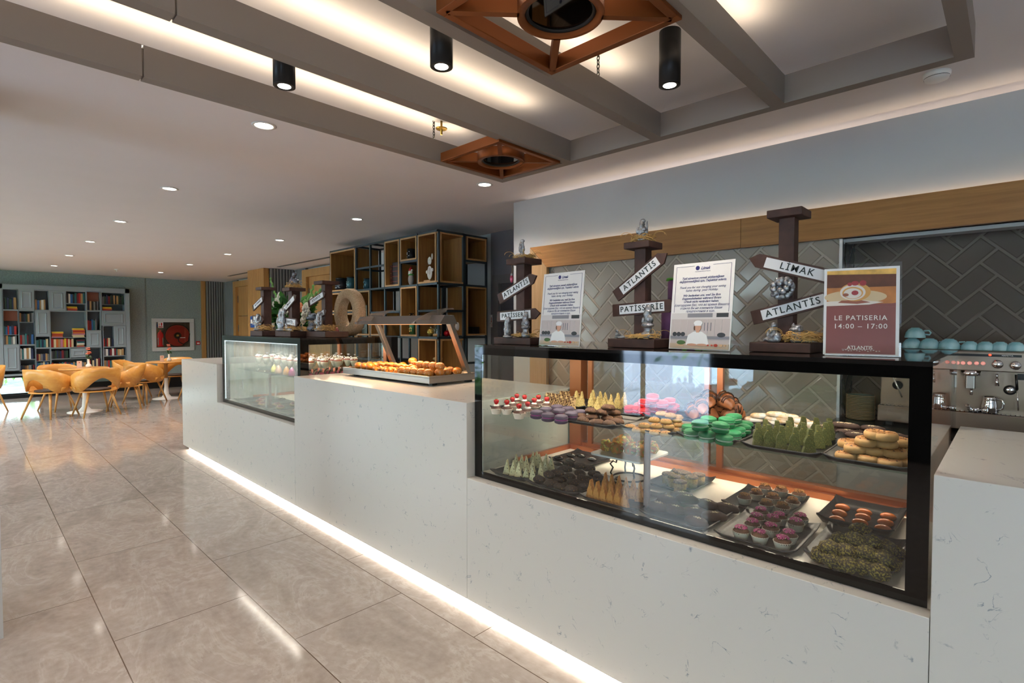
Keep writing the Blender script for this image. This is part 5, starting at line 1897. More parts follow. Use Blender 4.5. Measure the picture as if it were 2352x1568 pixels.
zt0, zt1 = ZC + .016, ZC + .066
mb = MB().box(wx0, wx1, wy0, wy1, zt0, zt1 - .012)
mb.box(wx0, wx0 + .012, wy0, wy1, zt1 - .012, zt1).box(wx1 - .012, wx1, wy0, wy1, zt1 - .012, zt1).box(wx0 + .012, wx1 - .012, wy0, wy0 + .012, zt1 - .012, zt1).box(wx0 + .012, wx1 - .012, wy1 - .012, wy1, zt1 - .012, zt1)
WP(mb, 'heated_base', M_steel, bevel=.0015)
for x, y in ((wx0 + .1, wy0 + .04), (wx1 - .06, wy0 + .04), (wx0 + .1, wy1 - .06), (wx1 - .06, wy1 - .06)):
    WP(MB().box(x, x + .04, y, y + .04, ZC, zt0), 'foot', M_blackm)
hx0, hx1, hy0, hy1, hz0, hz1 = -3.92, -2.81, 2.225, 2.385, 1.503, 1.565
mb = MB()
v = [(hx0, hy0, hz0), (hx1, hy0, hz0), (hx1, hy1, hz0), (hx0, hy1, hz0), (hx0 + .0, hy0 + .045, hz1), (hx1, hy0 + .045, hz1), (hx1, hy1 - .035, hz1), (hx0, hy1 - .035, hz1)]
mb.add(v, [(0, 3, 2, 1), (4, 5, 6, 7), (0, 1, 5, 4), (1, 2, 6, 5), (2, 3, 7, 6), (3, 0, 4, 7)])
WP(mb, 'hood', M_steel, bevel=.0015)
WP(MB().box(hx0 + .12, hx1 - .12, hy0 + .045, hy1 - .045, hz0 - .004, hz0 - .001), 'heat_lamp', emis('heat_lamp', 'FFB070', 1.2))
for xb, xt in ((-3.80, -3.80), (-2.87, -2.87)):
    w_ = .045
    mb = MB()
    yb_, yt_ = wy1 - .03, hy1 - .02
    v = []
    for (yy, zz, xx) in ((yb_, zt1 - .012, xb), (yt_, hz0, xt)):
        v += [(xx, yy - .035, zz), (xx + w_, yy - .035, zz), (xx + w_, yy, zz), (xx, yy, zz)]
    mb.add(v, [(0, 3, 2, 1), (4, 5, 6, 7), (0, 1, 5, 4), (1, 2, 6, 5), (2, 3, 7, 6), (3, 0, 4, 7)])
    WP(mb, 'post', M_steel, bevel=.002)
# two clear curved guard brackets on top of the hood
for a0, a1 in (((829, 734), (905, 707)), ((937, 734), (1030, 705))):
    pass
M_acr = glass('bracket_acrylic', (.80, .74, .70), 1.7, haze=.55, hz=(.55, .48, .43), haze_scale=.2)
for xx in (-3.70, -2.95):
    yq = (hy0 + hy1) / 2
    up_, lo_ = [], []
    for k in range(13):
        s = k / 12
        yy = yq - .20 + .36 * s
        up_.append((yy, 1.515 + .105 * math.sin(s * pi * .55) ** .9))
        lo_.append((yy, 1.515 + .105 * math.sin(s * pi * .55) ** .9 - (.008 + .048 * max(0, 1 - ((s - .5) / .36) ** 2))))
    mb = MB()
    mb.prism(up_ + lo_[::-1], (xx - .004, 0, 0), (0, 1, 0), (0, 0, 1), (.008, 0, 0))
    WP(mb, 'guard_bracket', M_acr)
    WP(MB().cyl((xx - .004, yq - .2, 1.512), (xx + .03, yq - .2, 1.512), .008, n=10), 'guard_pin', M_steel)
area('heat_lamp', ((hx0 + hx1) / 2, (hy0 + hy1) / 2, hz0 - .008), hx1 - hx0 - .3, .05, 11, (1, .62, .32))

M_gbun = mat('golden_bun', 'CC7620', .35, var=.35, vscale=22, coat=.3)
M_seed = speck('seeded_bun', 'C07424', '6A3814', 130, .52, .60, .35, 'F0D8A0')
zt = zt1 - .012
WR = random.Random(4)
rb_ = single(MB().ell((0, 0, .027), (.038, .034, .028), 18, 10, .06, 20), 'golden_bun', M_gbun, 'bun')
it = []
for k in range(9): it.append((-3.86 + .085 * (k % 3), 2.22 + .10 * (k // 3), zt, WR.uniform(-.5, .5)))
it += [(-3.60, 2.47, zt, 0), (-3.50, 2.50, zt, 0), (-3.40, 2.49, zt, 0), (-3.45, 2.46, zt + .045, 0), (-3.31, 2.50, zt, 0)]
place(rb_, it, 0, leftlabels(it, 'smooth golden bun, %s from the left on the food warmer'), 'golden buns')
mb = MB()
for k in range(13):
    pass
tw = MB()
pts = [(-.055 + .11 * k / 12, .0, .018 + .004 * sin(k)) for k in range(13)]
tw.tube(pts, [.013 + .0025 * sin(k * 1.9) for k in range(13)], 9)
st = single(tw, 'pastry_stick', M_gbun, 'pastry')
it = []
for k in range(14):
    it.append((-3.58 + .07 * (k % 7), 2.20 + .09 * (k // 7), zt + (0 if k % 3 else .0), WR.uniform(-.7, .7)))
for k in range(8):
    it.append((-3.56 + .07 * k, 2.28 + .03 * (k % 3), zt + .028, WR.uniform(-.9, .9)))
for k in range(2): it.append((-3.30 + .09 * k, 2.36, zt + .05, WR.uniform(-.5, .5)))
labs = leftlabels(it[:16], 'rolled golden pastry stick, %s from the left of the lower layer') + ['rolled golden pastry stick on the upper layer, %s of the eight' % ORD[k] for k in range(8)]
place(st, it, 0, labs[:24], 'pastry sticks')
sb = single(MB().ell((0, 0, .027), (.037, .033, .029), 18, 10, .08, 26), 'seeded_bun', M_seed, 'bun')
it = []
for j in range(4):
    for i in range(5):
        x, y = -3.20 + .078 * i + .02 * (j % 2), 2.19 + .080 * j
        if x < -2.84: it.append((x, y, zt, WR.uniform(-.4, .4)))
for i in range(4): it.append((-3.10 + .075 * i, 2.28, zt + .042, 0))
n = len(it)
labs = []
for k in range(n):
    x, y, z, r = it[k]
    if z > zt + .01: labs.append('seeded roll lying on the upper layer, %s from the left' % ORD[k - (n - 4)])
    else:
        row = round((y - 2.19) / .080)
        col = round((x + 3.20 - .02 * (row % 2)) / .078)
        labs.append('seeded golden roll, %s row from the front, %s from the left' % (ORD[row], ORD[col]))
place(sb, it, 0, labs, 'seeded rolls')

# ------------------------------------------------------------------ open steel and oak shelving behind the far cabinet
ts = empty('open_shelving', (-5.6, 3.5, 0), 'tall black steel and oak box shelving unit wrapping a corner by the grey wall', 'shelving')
t0 = Vector((-5.6, 3.5, 0))


def TP(mb, name, mt, **k):
    for i, p in enumerate(mb.v): mb.v[i] = p - t0
    return mb.build(name, mt, ts, **k)


gx = [-6.82, -6.14, -5.80, -5.475, -5.15, -4.81, -4.45]
gz = [.20, .49, .78, 1.07, 1.36, 1.655, 1.945, 2.23, 2.515]
DP = .36
rs = .011


def bars(mb, p, q):
    p, q = Vector(p), Vector(q)
    lo = Vector([min(a, b) - rs for a, b in zip(p, q)])
    hi = Vector([max(a, b) + rs for a, b in zip(p, q)])
    mb.box(lo.x, hi.x, lo.y, hi.y, lo.z, hi.z)


mb = MB()
for x in gx:
    for y in (3.511, 3.5 + DP):
        bars(mb, (x, y, .0), (x, y, 2.505))
for z in (.08, 1.36, 1.945, 2.505):
    for y in (3.511, 3.5 + DP):
        bars(mb, (gx[0], y, z), (gx[-1], y, z))
    for x in gx: bars(mb, (x, 3.511, z), (x, 3.5 + DP, z))
for a, b, z in ((1, 3, 2.22), (2, 4, 1.655), (5, 6, 1.655), (4, 5, 2.22), (0, 1, 1.668), (1, 3, 1.07), (3, 5, .78), (4, 6, .49)):
    for y in (3.511, 3.5 + DP): bars(mb, (gx[a], y, z), (gx[b], y, z))
    for k in (a, b): bars(mb, (gx[k], 3.511, z), (gx[k], 3.5 + DP, z))
for y in (3.885, 4.22):
    for x in (-4.461, -4.81):
        bars(mb, (x, y, 0), (x, y, 2.505))
for z in (.08, 1.36, 1.945, 2.505):
    for x in (-4.461, -4.81): bars(mb, (x, 3.5, z), (x, 4.22, z))
for y0, y1, z in ((3.511, 3.885, 1.655), (3.885, 4.22, 2.22), (3.885, 4.22, 1.07)):
    for x in (-4.461, -4.81): bars(mb, (x, y0, z), (x, y1, z))
TP(mb, 'steel_frame', M_rail)


def obox(x0, x1, z0, z1, y0=3.495, depth=.35, back=True):
    w = .018
    x0 += .014; x1 -= .014; z0 += .012; z1 -= .012
    mb = MB().box(x0, x1, y0 + .004, y0 + depth, z0, z0 + w, 0).box(x0, x1, y0 + .004, y0 + depth, z1 - w, z1, 0).box(x0, x0 + w, y0 + .004, y0 + depth, z0 + w, z1 - w, 0).box(x1 - w, x1, y0 + .004, y0 + depth, z0 + w, z1 - w, 0)
    if back: mb.box(x0 + w, x1 - w, y0 + depth - .01, y0 + depth, z0 + w, z1 - w, 0)
    mb.box(x0, x1, y0, y0 + .004, z0, z0 + w, 1).box(x0, x1, y0, y0 + .004, z1 - w, z1, 1).box(x0, x0 + w, y0, y0 + .004, z0 + w, z1 - w, 1).box(x1 - w, x1, y0, y0 + .004, z0 + w, z1 - w, 1)
    TP(mb, 'oak_box', [M_shelfwood, M_shelfedge])


for a, b, z0, z1 in ((0, 1, 1.945, 2.505), (3, 4, 1.945, 2.505), (4, 5, 2.22, 2.505), (1, 2, 1.36, 1.945), (2, 3, 1.36, 1.655), (4, 5, 1.36, 1.945), (2, 3, .5, 1.07), (0, 1, .79, 1.36)):
    obox(gx[a], gx[b], z0, z1)
obox(-6.47, -6.14, 1.668, 1.945)
obox(-6.82, -6.47, 1.668, 1.945)
obox(-6.82, -6.14, 1.36, 1.668)


def sbox(y0, y1, z0, z1, depth=.34, bk=True):
    w, x1 = .018, -4.44
    y0 += .014; y1 -= .014; z0 += .012; z1 -= .012
    mb = MB().box(x1 - depth, x1 - .004, y0, y1, z0, z0 + w, 0).box(x1 - depth, x1 - .004, y0, y1, z1 - w, z1, 0).box(x1 - depth, x1 - .004, y0, y0 + w, z0 + w, z1 - w, 0).box(x1 - depth, x1 - .004, y1 - w, y1, z0 + w, z1 - w, 0).box(x1 - depth, x1 - depth + .01, y0 + w, y1 - w, z0 + w, z1 - w, 0)
    mb.box(x1 - .004, x1, y0, y1, z0, z0 + w, 1).box(x1 - .004, x1, y0, y1, z1 - w, z1, 1).box(x1 - .004, x1, y0, y0 + w, z0 + w, z1 - w, 1).box(x1 - .004, x1, y1 - w, y1, z0 + w, z1 - w, 1)
    TP(mb, 'oak_box', [M_shelfwood, M_shelfedge])


sbox(3.89, 4.22, 2.22, 2.505)
sbox(3.89, 4.22, 1.37, 1.945)


def corner_box(z0, z1):
    """box at the corner, open to the front and to the side"""
    x0, x1, y0, y1, w = -4.798, -4.440, 3.495, 3.868, .018
    z0 += .012; z1 -= .012
    mb = MB().box(x0, x1 - .004, y0 + .004, y1, z0, z0 + w, 0).box(x0, x1 - .004, y0 + .004, y1, z1 - w, z1, 0).box(x0, x0 + w, y0 + .004, y1, z0 + w, z1 - w, 0).box(x0 + w, x1 - .004, y1 - w, y1, z0 + w, z1 - w, 0)
    for za, zb in ((z0, z0 + w), (z1 - w, z1)):
        mb.box(x0, x1 - .035, y0, y0 + .004, za, zb, 1).box(x1 - .004, x1, y0 + .035, y1, za, zb, 1)
    for xa in (x0, x1 - .035 - w): mb.box(xa, xa + w, y0, y0 + (.004 if xa == x0 else .018), z0 + w, z1 - w, 1)
    for ya in (y0 + .035, y1 - w): mb.box(x1 - (.004 if ya > 3.6 else .018), x1, ya, ya + w, z0 + w, z1 - w, 1)
    TP(mb, 'oak_box', [M_shelfwood, M_shelfedge])


corner_box(1.945, 2.505)
corner_box(.79, 1.36)
TP(MB().box(-5.80, -5.15, 3.52, 3.84, 1.357, 1.365).box(-5.475, -5.15, 3.52, 3.84, 1.652, 1.66), 'glass_plate', M_shelfglass)
TP(MB().box(-4.81, -4.46, 3.52, 3.84, 1.366, 1.372).box(-6.14, -5.475, 3.52, 3.84, 1.951, 1.957).box(-5.15, -4.82, 3.52, 3.84, 1.951, 1.957).box(-4.80, -4.46, 3.88, 4.2, 1.366, 1.372), 'steel_plate', M_rail)


def tin(pxl, pxr, pyt, zb, col, label, y=3.62, lid=None, deco=None):
    a, b = at(pxl, pyt, 1, y), at(pxr, pyt, 1, y)
    r = (b.x - a.x) / 2 / 1.22
    cx = (a.x + b.x) / 2
    h = a.z - zb
    t = empty('tin', (cx, y, zb), label, 'tin', 'tins on the open shelving')
    m_ = mat('tin_' + label[:12], col, .35, metal=.2)
    MB().lathe([(r, 0), (r, h * .9)], n=22).build('tin_body', m_, t)
    MB().lathe([(r * 1.03, h * .9), (r * 1.03, h)], n=22).build('tin_lid', mat('lid', lid or '1E2226', .35, metal=.4), t)
    if deco:
        mb = MB()
        rr = random.Random(len(label))
        for k in range(9):
            an = -pi / 2 + rr.uniform(-1.0, .7)
            mb.ell((r * cos(an), r * sin(an), rr.uniform(.2, .75) * h), (r * .17, r * .17, h * .05), 6, 4)
        mb.build('printed_label', mat('tin_deco', deco, .5), t)
    return t


tin(777, 793, 640, 1.976, '1B2430', 'black tin with pale printing in the top left oak box', deco='9AA4AC')
tin(801, 814, 637, 1.976, '2F5F6E', 'blue tin at the right of the top left oak box', deco='8FB0B8')
tin(839, 851, 640, 1.958, '2E5A6B', 'blue tin alone in the open steel cell right of the top left oak box', deco='7FA6B0')
tin(795, 801, 684, 1.70, '20262A', 'slim black and white tin, the left one in the small oak box behind the ring', deco='E8E8E8')
tin(802, 808, 682, 1.70, '1C2226', 'slim black and white tin, the middle one in the small oak box', deco='E8E8E8')
tin(808, 814, 690, 1.70, '2A1A20', 'short dark tin at the right of the small oak box')
tin(773, 788, 749, 1.392, '9A2440', 'crimson tin in the low oak box behind the stone ring')
tin(801, 813, 740, 1.392, '1F4448', 'dark teal tin in the low oak box', deco='6FA0A0')
tin(808, 814, 750, 1.392, '20262A', 'small black and white tin beside the dark teal one', y=3.56, deco='E8E8E8')
tin(938, 951, 573, 2.251, '202024', 'black mug sized tin with a white skull like print, upper middle oak box', deco='E8E8E8')
tin(921, 930, 734, 1.392, '1C8C92', 'turquoise canister in the oak box with the green boxes', deco='E0C890', lid='1C8C92')
tin(942, 951, 735, 1.392, '3F8A68', 'green canister in the oak box with the turquoise one', deco='E8C070', lid='3F8A68')
gb = MB()
a, b = at(921, 715, 1, 3.70), at(952, 715, 1, 3.70)
tag(MB().box(a.x, b.x - .02, 3.70, 3.80, 1.392, a.z).build('gift_box', mat('teal_box', '15706E', .45, var=.3, vscale=20), bevel=.002), 'tall teal box standing behind the canisters', 'box')
a, b = at(931, 745, 1, 3.60), at(941, 745, 1, 3.60)
tag(MB().box(a.x, b.x, 3.60, 3.66, 1.392, 1.64).build('gift_box', speck('gift_pattern', '1A1412', 'D8A860', 60, .52, .58, .5), bevel=.002), 'black patterned slim box between the two canisters', 'box')
# old large books
for (l, r_, tp), col, lab in (((883.5, 892, 602), '2A2A2E', 'large dark leather book, leftmost of three standing in a tall oak box'), ((893, 900, 610), '5A3024', 'large brown spined leather book, middle of three standing in a tall oak box'), ((901, 914, 603), '2C1512', 'large book with a red tree on its dark cover, rightmost of three')):
    a, b = at(l, tp, 1, 3.56), at(r_, tp, 1, 3.56)
    t = empty('large_book', (a.x, 3.56, 1.976), lab, 'book', 'large leather books')
    w_, h_ = b.x - a.x - .004, a.z - 1.976
    MB().box(0, w_, 0, .22, 0, h_).build('cover', mat('leather_' + col, col, .5, var=.4, vscale=30), t, bevel=.003)
    mb = MB()
    for k in range(4): mb.box(-.001, w_ + .001, -.003, .002, h_ * (.15 + .22 * k), h_ * (.17 + .22 * k))
    mb.build('spine_band', mat('band_' + col, '8A6A40' if 'red' not in lab else '8E2A18', .5), t)
# santa figurine, snowman cut-out, baubles
t = empty('santa_figurine', (at(944, 650, 1, 3.6).x, 3.60, 1.958), 'small santa claus figurine with red hat and green scarf in an open steel cell', 'figurine')
MB().ell((0, 0, .07), (.036, .032, .07), 14, 10).build('body', mat('santa_grey', '9A9490', .7), t)
MB().ell((0, -.005, .155), (.028, .026, .028), 12, 8).build('head', mat('santa_face', 'E8D8CC', .6), t)
MB().lathe([(.028, 0), (.022, .02), (.006, .05)], (0, 0, .170), 12).build('red_hat', M_red, t)
MB().ell((.035, -.01, .175), (.012, .012, .012), 8, 6).ell((0, -.02, .135), (.02, .012, .02), 8, 6).build('beard_and_pompom', M_white, t)
MB().lathe([(.03, -.008), (.034, 0), (.03, .008)], (0, 0, .125), 14).build('green_scarf', mat('scarf', '4E9A4A', .8), t)
t = empty('snowman_cutout', (at(987, 640, 1, 3.56).x, 3.56, 1.976), 'white wooden snowman cut-out on a small stand in the tall corner oak box', 'figurine')
sn = MB()
sn.ell((0, 0, .10), (.045, .01, .075), 16, 12).ell((0, 0, .23), (.034, .01, .045), 14, 10).ell((.045, 0, .275), (.011, .008, .035), 8, 6).ell((-.05, 0, .11), (.016, .01, .02), 8, 6).ell((.05, 0, .13), (.016, .01, .02), 8, 6)
sn.build('snowman_shape', mat('snowman_white', 'D9D4CC', .7), t)
sn = MB()
sn.box(-.02, -.016, -.0115, -.0095, .09, .16).box(.012, .016, -.0115, -.0095, .08, .15).ell((-.01, -.01, .24), (.004, .002, .004), 6, 4).ell((.012, -.01, .24), (.004, .002, .004), 6, 4).box(-.034, .034, -.0115, -.009, .185, .19)
sn.build('painted_lines', mat('brown_line', '7A5A4A', .7), t)
MB().box(-.07, .05, -.03, .03, 0, .018).build('stand', M_shelfedge, t)


def ball(x, y, z, r, col, lab, metal=.8):
    t = empty('bauble', (x, y, z), lab, 'bauble', 'baubles on the open shelving')
    MB().ell((0, 0, r), (r, r, r), 18, 12).build('ball', mat('ball_' + col, col, .18, metal=metal), t)
    MB().lathe([(r * .22, 0), (r * .22, r * .25)], (0, 0, 2 * r - .002), 10).build('cap', M_silver, t)


p = at(990, 775, 1, 3.6); ball(p.x, 3.60, 1.373, .048, 'D2B25A', 'gold bauble, the larger one on the corner shelf')
p = at(1004, 775, 1, 3.6); ball(p.x, 3.60, 1.373, .032, 'D8C08A', 'pale gold bauble beside the larger gold one')
p = at(1026, 775, 0, -4.53); ball(-4.53, p.y, 1.373, .034, 'C01824', 'red bauble, left of two by the little snow globe', .5)
p = at(1034, 776, 0, -4.5); ball(-4.50, p.y + .01, 1.373, .03, 'C01824', 'red bauble, right of two by the little snow globe', .5)
p = at(1077, 590, 0, -4.6); ball(-4.62, 3.97, 2.251, .022, 'B8BAC0', 'tiny silver bauble in the upper corner oak box')
t = empty('snow_globe', (-4.56, 3.575, 1.373), 'glass dome with dark tree on a round wooden base on the corner shelf', 'ornament')
MB().lathe([(.045, 0), (.045, .03)], n=20).build('wooden_base', M_shelfedge, t)
MB().lathe([(.04, .03), (.043, .08), (.036, .15), (.015, .175), (.001, .18)], n=20, cap=False).build('glass_dome', M_glass, t)
MB().lathe([(.028, .035), (.02, .09), (.001, .15)], n=10, rib=.1, ribn=5).build('little_tree', mat('globe_tree', '2E3A28', .7, var=.4, vscale=80), t)
t = empty('horse_head', (-4.60, 3.98, 1.40), 'white horse head sculpture lying in the side oak box', 'sculpture')
MB().ell((0, 0, .045), (.04, .09, .04), 12, 8, .2, 30, 0, None, Matrix.Rotation(-.5, 3, 'X').to_euler()).ell((0, .08, .03), (.03, .04, .025), 10, 6).ell((0, -.07, .085), (.03, .04, .05), 10, 6).ell((.015, -.06, .135), (.008, .01, .022), 6, 5).build('horse_shape', mat('horse_white', 'DAD6CE', .6, bump=.3), t)
tag(MB().box(-4.62, -4.50, 4.04, 4.15, 1.40, 1.48).build('black_box', M_blackm, bevel=.003), 'small black box beside the horse head', 'box')
t = empty('flower_vase', (-4.58, 3.60, .82), 'round white vase with dried flowers in the lowest visible side oak box', 'vase')
MB().lathe([(.03, 0), (.06, .05), (.062, .1), (.03, .16), (.02, .19), (.026, .2)], n=20).build('vase_body', M_white, t)
mb = MB()
for k in range(9):
    a = k * .7
    mb.tube([(0, 0, .18), (.02 * cos(a), .02 * sin(a), .25), (.04 * cos(a), .04 * sin(a), .30)], .0015, 4)
    mb.ell((.04 * cos(a), .04 * sin(a), .31), (.015, .015, .015), 6, 5)
mb.build('dried_flowers', mat('dried_flower', 'A89468', .8), t)
# chalkboard style sign
a, b = at(820.5, 702, 1, 3.58), at(845.5, 702, 1, 3.58)
t = empty('shelf_sign', (a.x, 3.56, 1.392), 'grey-green upright picture board with white lettering and a red cup in an oak box', 'sign')
w_, h_ = b.x - a.x, a.z - 1.392
MB().box(0, w_, 0, .012, 0, h_).build('board', mat('slate_green', '5A6A66', .6), t, bevel=.003)
M = Matrix(((1, 0, 0, w_ * .5), (0, 0, -1, -.001), (0, 1, 0, h_ * .80), (0, 0, 0, 1)))
text_mesh('lettering', 'Gür be Gür', .042, M, M_white, t, .0004, .1)
M = Matrix(((1, 0, 0, w_ * .5), (0, 0, -1, -.001), (0, 1, 0, h_ * .68), (0, 0, 0, 1)))
text_mesh('lettering', 'with love', .03, M, M_white, t, .0004, .2) if 0 else None
MB().prism([(w_ * .22, h_ * .42), (w_ * .3, h_ * .24), (w_ * .62, h_ * .24), (w_ * .74, h_ * .42)], (0, -.002, 0), (1, 0, 0), (0, 0, 1), (0, .002, 0)).build('red_cup', mat('cup_red', 'B8483E', .5), t)
mb = MB()
mb.tube([(w_ * (.5 + .36 * cos(x)), -.002, h_ * (.24 + .09 * sin(x))) for x in [pi + pi * j / 10 for j in range(11)]], .003, 4)
mb.tube([(w_ * (.5 + .3 * cos(x)), -.002, h_ * (.5 + .07 * sin(x))) for x in [pi * j / 10 for j in range(11)]], .002, 4)
mb.build('white_curve', M_white, t)

# extinguisher sign and the blue sign on the column
t = empty('extinguisher_sign', (-4.61, 4.415, 1.475), 'small white plate with red fire extinguisher symbol and number 221', 'sign')
MB().box(0, .115, 0, .004, 0, .15).build('plate', M_white, t)
mb = MB()
mb.prism([(.07, .06), (.1, .06), (.1, .115), (.092, .125), (.09, .14), (.08, .14), (.078, .125), (.07, .115)], (0, -.001, 0), (1, 0, 0), (0, 0, 1), (0, .001, 0))
mb.prism([(.025, .07), (.035, .055), (.045, .07), (.039, .07), (.039, .12), (.031, .12), (.031, .07)], (0, -.001, 0), (1, 0, 0), (0, 0, 1), (0, .001, 0))
mb.box(.005, .11, -.001, 0, .045, .048)
mb.build('red_symbol', M_red, t)
text_mesh('number', '221', .034, Matrix(((1, 0, 0, .0575), (0, 0, -1, -.001), (0, 1, 0, .023), (0, 0, 0, 1))), M_red, t, .0004)
a, b = at(575, 752, 1, 4.0), at(588, 724, 1, 4.0)
mb = MB().prism([(0, 0), (b.x - a.x, 0), (b.x - a.x, b.z - a.z - .05), ((b.x - a.x) * .6, b.z - a.z), (0, b.z - a.z - .02)], (a.x, 4.0, a.z), (1, 0, 0), (0, 0, 1), (0, .015, 0))
t = mb.build('wall_sign', mat('blue_sign', '1E4E96', .5))
tag(t, 'blue sign with white band on the wooden column behind the leftmost far post', 'sign')
MB().box(a.x + .03, b.x - .03, 3.997, 4.0, a.z + .08, a.z + .16).build('white_band', M_white, t)

# ------------------------------------------------------------------ bookcase on the far wall
XF, XB = -14.5, -14.78
M_bc = mat('grey_lacquer', '8C969F', .55)
M_bcb = mat('grey_lacquer_back', '6E7A84', .6)
M_bco = mat('terracotta_back', 'A86A54', .7)
bc = empty('bookcase', (XF, 1.5, 0.46), 'large pale grey bookcase with open compartments and panelled doors, full of books', 'bookcase')
b0 = Vector((XF, 1.5, .46))


def BP(mb, name, mt, **k):
    for i, p in enumerate(mb.v): mb.v[i] = p - b0
    return mb.build(name, mt, bc, **k)


def yz(a, b):
    p = at(a, b, 0, XF)
    return p.y, p.z


def rows(fx, b):
    """height of pixel row b at pixel column fx on the front plane"""
    return at(fx, b, 0, XF).z


YL, YR, ZL, ZH = .02, 2.60, .462, 2.30
cells = [  # px x0, x1, y0, y1 (measured at x0 side for the top, mean for the rest), kind, description
    (8, 42, 664, 710, 'open', 'first column top compartment'), (8, 42, 713, 791, 'orange', 'tall first column compartment'), (8, 42, 794, 851, 'door', ''),
    (44.5, 79, 665, 711, 'door', ''), (44.5, 79, 714, 739, 'open', 'second column upper compartment'), (44.5, 79, 741, 791, 'open', 'second column middle compartment'), (44.5, 79, 794, 825, 'open', 'second column lower compartment'), (44.5, 79, 827, 851, 'open', 'second column bottom compartment'),
    (81.5, 113, 667, 711, 'open', 'third column top compartment'), (81.5, 113, 714, 770, 'door', ''), (81.5, 113, 773, 798, 'open', 'third column middle compartment'), (81.5, 113, 801, 851, 'open', 'third column bottom compartment'),
    (116, 151, 668, 712, 'door', ''), (153.5, 198, 669, 696, 'open', 'fifth column top compartment'), (153.5, 198, 698, 713, 'open', 'fifth column thin compartment'),
    (116, 198, 715, 798, 'open', 'wide middle compartment'), (116, 159, 801, 824, 'open', 'compartment left of the small wide door'), (161.5, 198, 801, 820, 'door', ''), (116, 198, 826, 851, 'open', 'wide bottom compartment'),
    (201, 231, 670, 712, 'orange', 'sixth column top compartment'), (201, 231, 715, 758, 'open', 'sixth column middle compartment'), (201, 231, 761, 797, 'door', ''), (201, 231, 799, 848, 'open', 'sixth column bottom compartment'),
    (235, 287, 672, 698, 'open', 'last column top compartment'), (235, 287, 699.5, 713, 'open', 'last column thin compartment'), (235, 287, 716, 746, 'door', ''), (237, 261, 749, 796, 'open', 'last column middle compartment'), (264, 288, 749, 795, 'door', ''),
    (237, 288, 798, 817, 'open', 'last column lower compartment'), (237, 288, 819, 848, 'open', 'last column bottom compartment')]
fz = {}
CB = []
for c in cells:
    xm = (c[0] + c[1]) / 2
    y0 = at(c[0], 740, 0, XF).y
    y1 = at(c[1], 740, 0, XF).y
    z1 = rows(c[0] + 3, c[2])
    z0 = rows(c[0] + 3, c[3])
    CB.append((y0, y1, z0, z1, c[4], c[5]))
zmin = min(c[2] for c in CB)
fr = MB()
# body: back panel, outer frame, then the dividers as the gaps between compartments (front fillers)
fr.box(XB, XB + .01, YL, YR, zmin - .03, ZH, 1)
fr.box(XB, XF, YL - .5, at(8, 740, 0, XF).y - .005, zmin - .03, ZH + .02, 0).box(XB, XF, at(288, 740, 0, XF).y + .005, YR, zmin - .03, ZH + .02, 0)
fr.box(XB, XF, YL - .5, YR, max(c[3] for c in CB) + .004, ZH + .02, 0).box(XB, XF, YL - .5, YR, zmin - .05, zmin - .012, 0)
BP(fr, 'carcass', [M_bc, M_bcb])
tk = .012
dv = MB()
for y0, y1, z0, z1, kd, ds in CB:
    dv.box(XB + .01, XF, y0 - tk, y0, z0 - tk, z1 + tk, 0).box(XB + .01, XF, y1, y1 + tk, z0 - tk, z1 + tk, 0).box(XB + .01, XF, y0, y1, z0 - tk, z0, 0).box(XB + .01, XF, y0, y1, z1, z1 + tk, 0)
BP(dv, 'shelf_dividers', [M_bc])
for y0, y1, z0, z1, kd, ds in CB:
    if kd == 'door':
        d = empty('door', (0, 0, 0)) if 0 else None
        mb = MB().box(XF - .02, XF + .004, y0 - .004, y1 + .004, z0 - .004, z1 + .004)
        o = BP(mb, 'door', M_bc)
        m_ = .045 if (y1 - y0) > .15 else .03
        iy0, iy1, iz0, iz1 = y0 + m_, y1 - m_, z0 + m_, z1 - m_
        f2 = MB()
        q0 = [(iy0, iz0), (iy1, iz0), (iy1, iz1), (iy0, iz1)]
        q1 = [(iy0 + .02, iz0 + .02), (iy1 - .02, iz0 + .02), (iy1 - .02, iz1 - .02), (iy0 + .02, iz1 - .02)]
        v = [Vector((XF + .016, a, b)) - b0 for a, b in q0] + [Vector((XF + .005, a, b)) - b0 for a, b in q1] + [Vector((XF + .004, a - s * .012, b - r_ * .012)) - b0 for (a, b), s, r_ in zip(q0, (1, -1, -1, 1), (1, 1, -1, -1))]
        f = []
        for k in range(4):
            n_ = (k + 1) % 4
            f += [(k, n_, 4 + n_, 4 + k), (8 + k, 8 + n_, n_, k)]
        f.append((4, 5, 6, 7))
        f2.add(v, f)
        f2.build('raised_panel', M_bc, o)
    if kd == 'orange':
        h_ = .30 * (z1 - z0) if (z1 - z0) > .5 else (z1 - z0) * .5
        BP(MB().box(XB + .01, XB + .10, y0, y1, z1 - h_, z1), 'terracotta_panel', M_bco)

BOOKC = {'black': '1B1C20', 'navy': '1E2A4A', 'dark red': '6A1420', 'white': 'D8D6D0', 'cream': 'CDBB96', 'grey': '6E7076', 'dark green': '1E3A2C', 'teal': '2A6A70', 'blue': '2C5C94', 'brown': '5A3A26', 'red': 'A82420', 'orange': 'C8692A', 'yellow': 'D2B12E', 'tan': 'A98458', 'purple': '5A3060', 'pink': 'B8708A'}
BM = {k: mat('book_' + k.replace(' ', '_'), v, .55) for k, v in BOOKC.items()}
M_pages = mat('book_pages', 'D9D2C0', .8)
BR = random.Random(21)
proto = {}
used_labels = set()


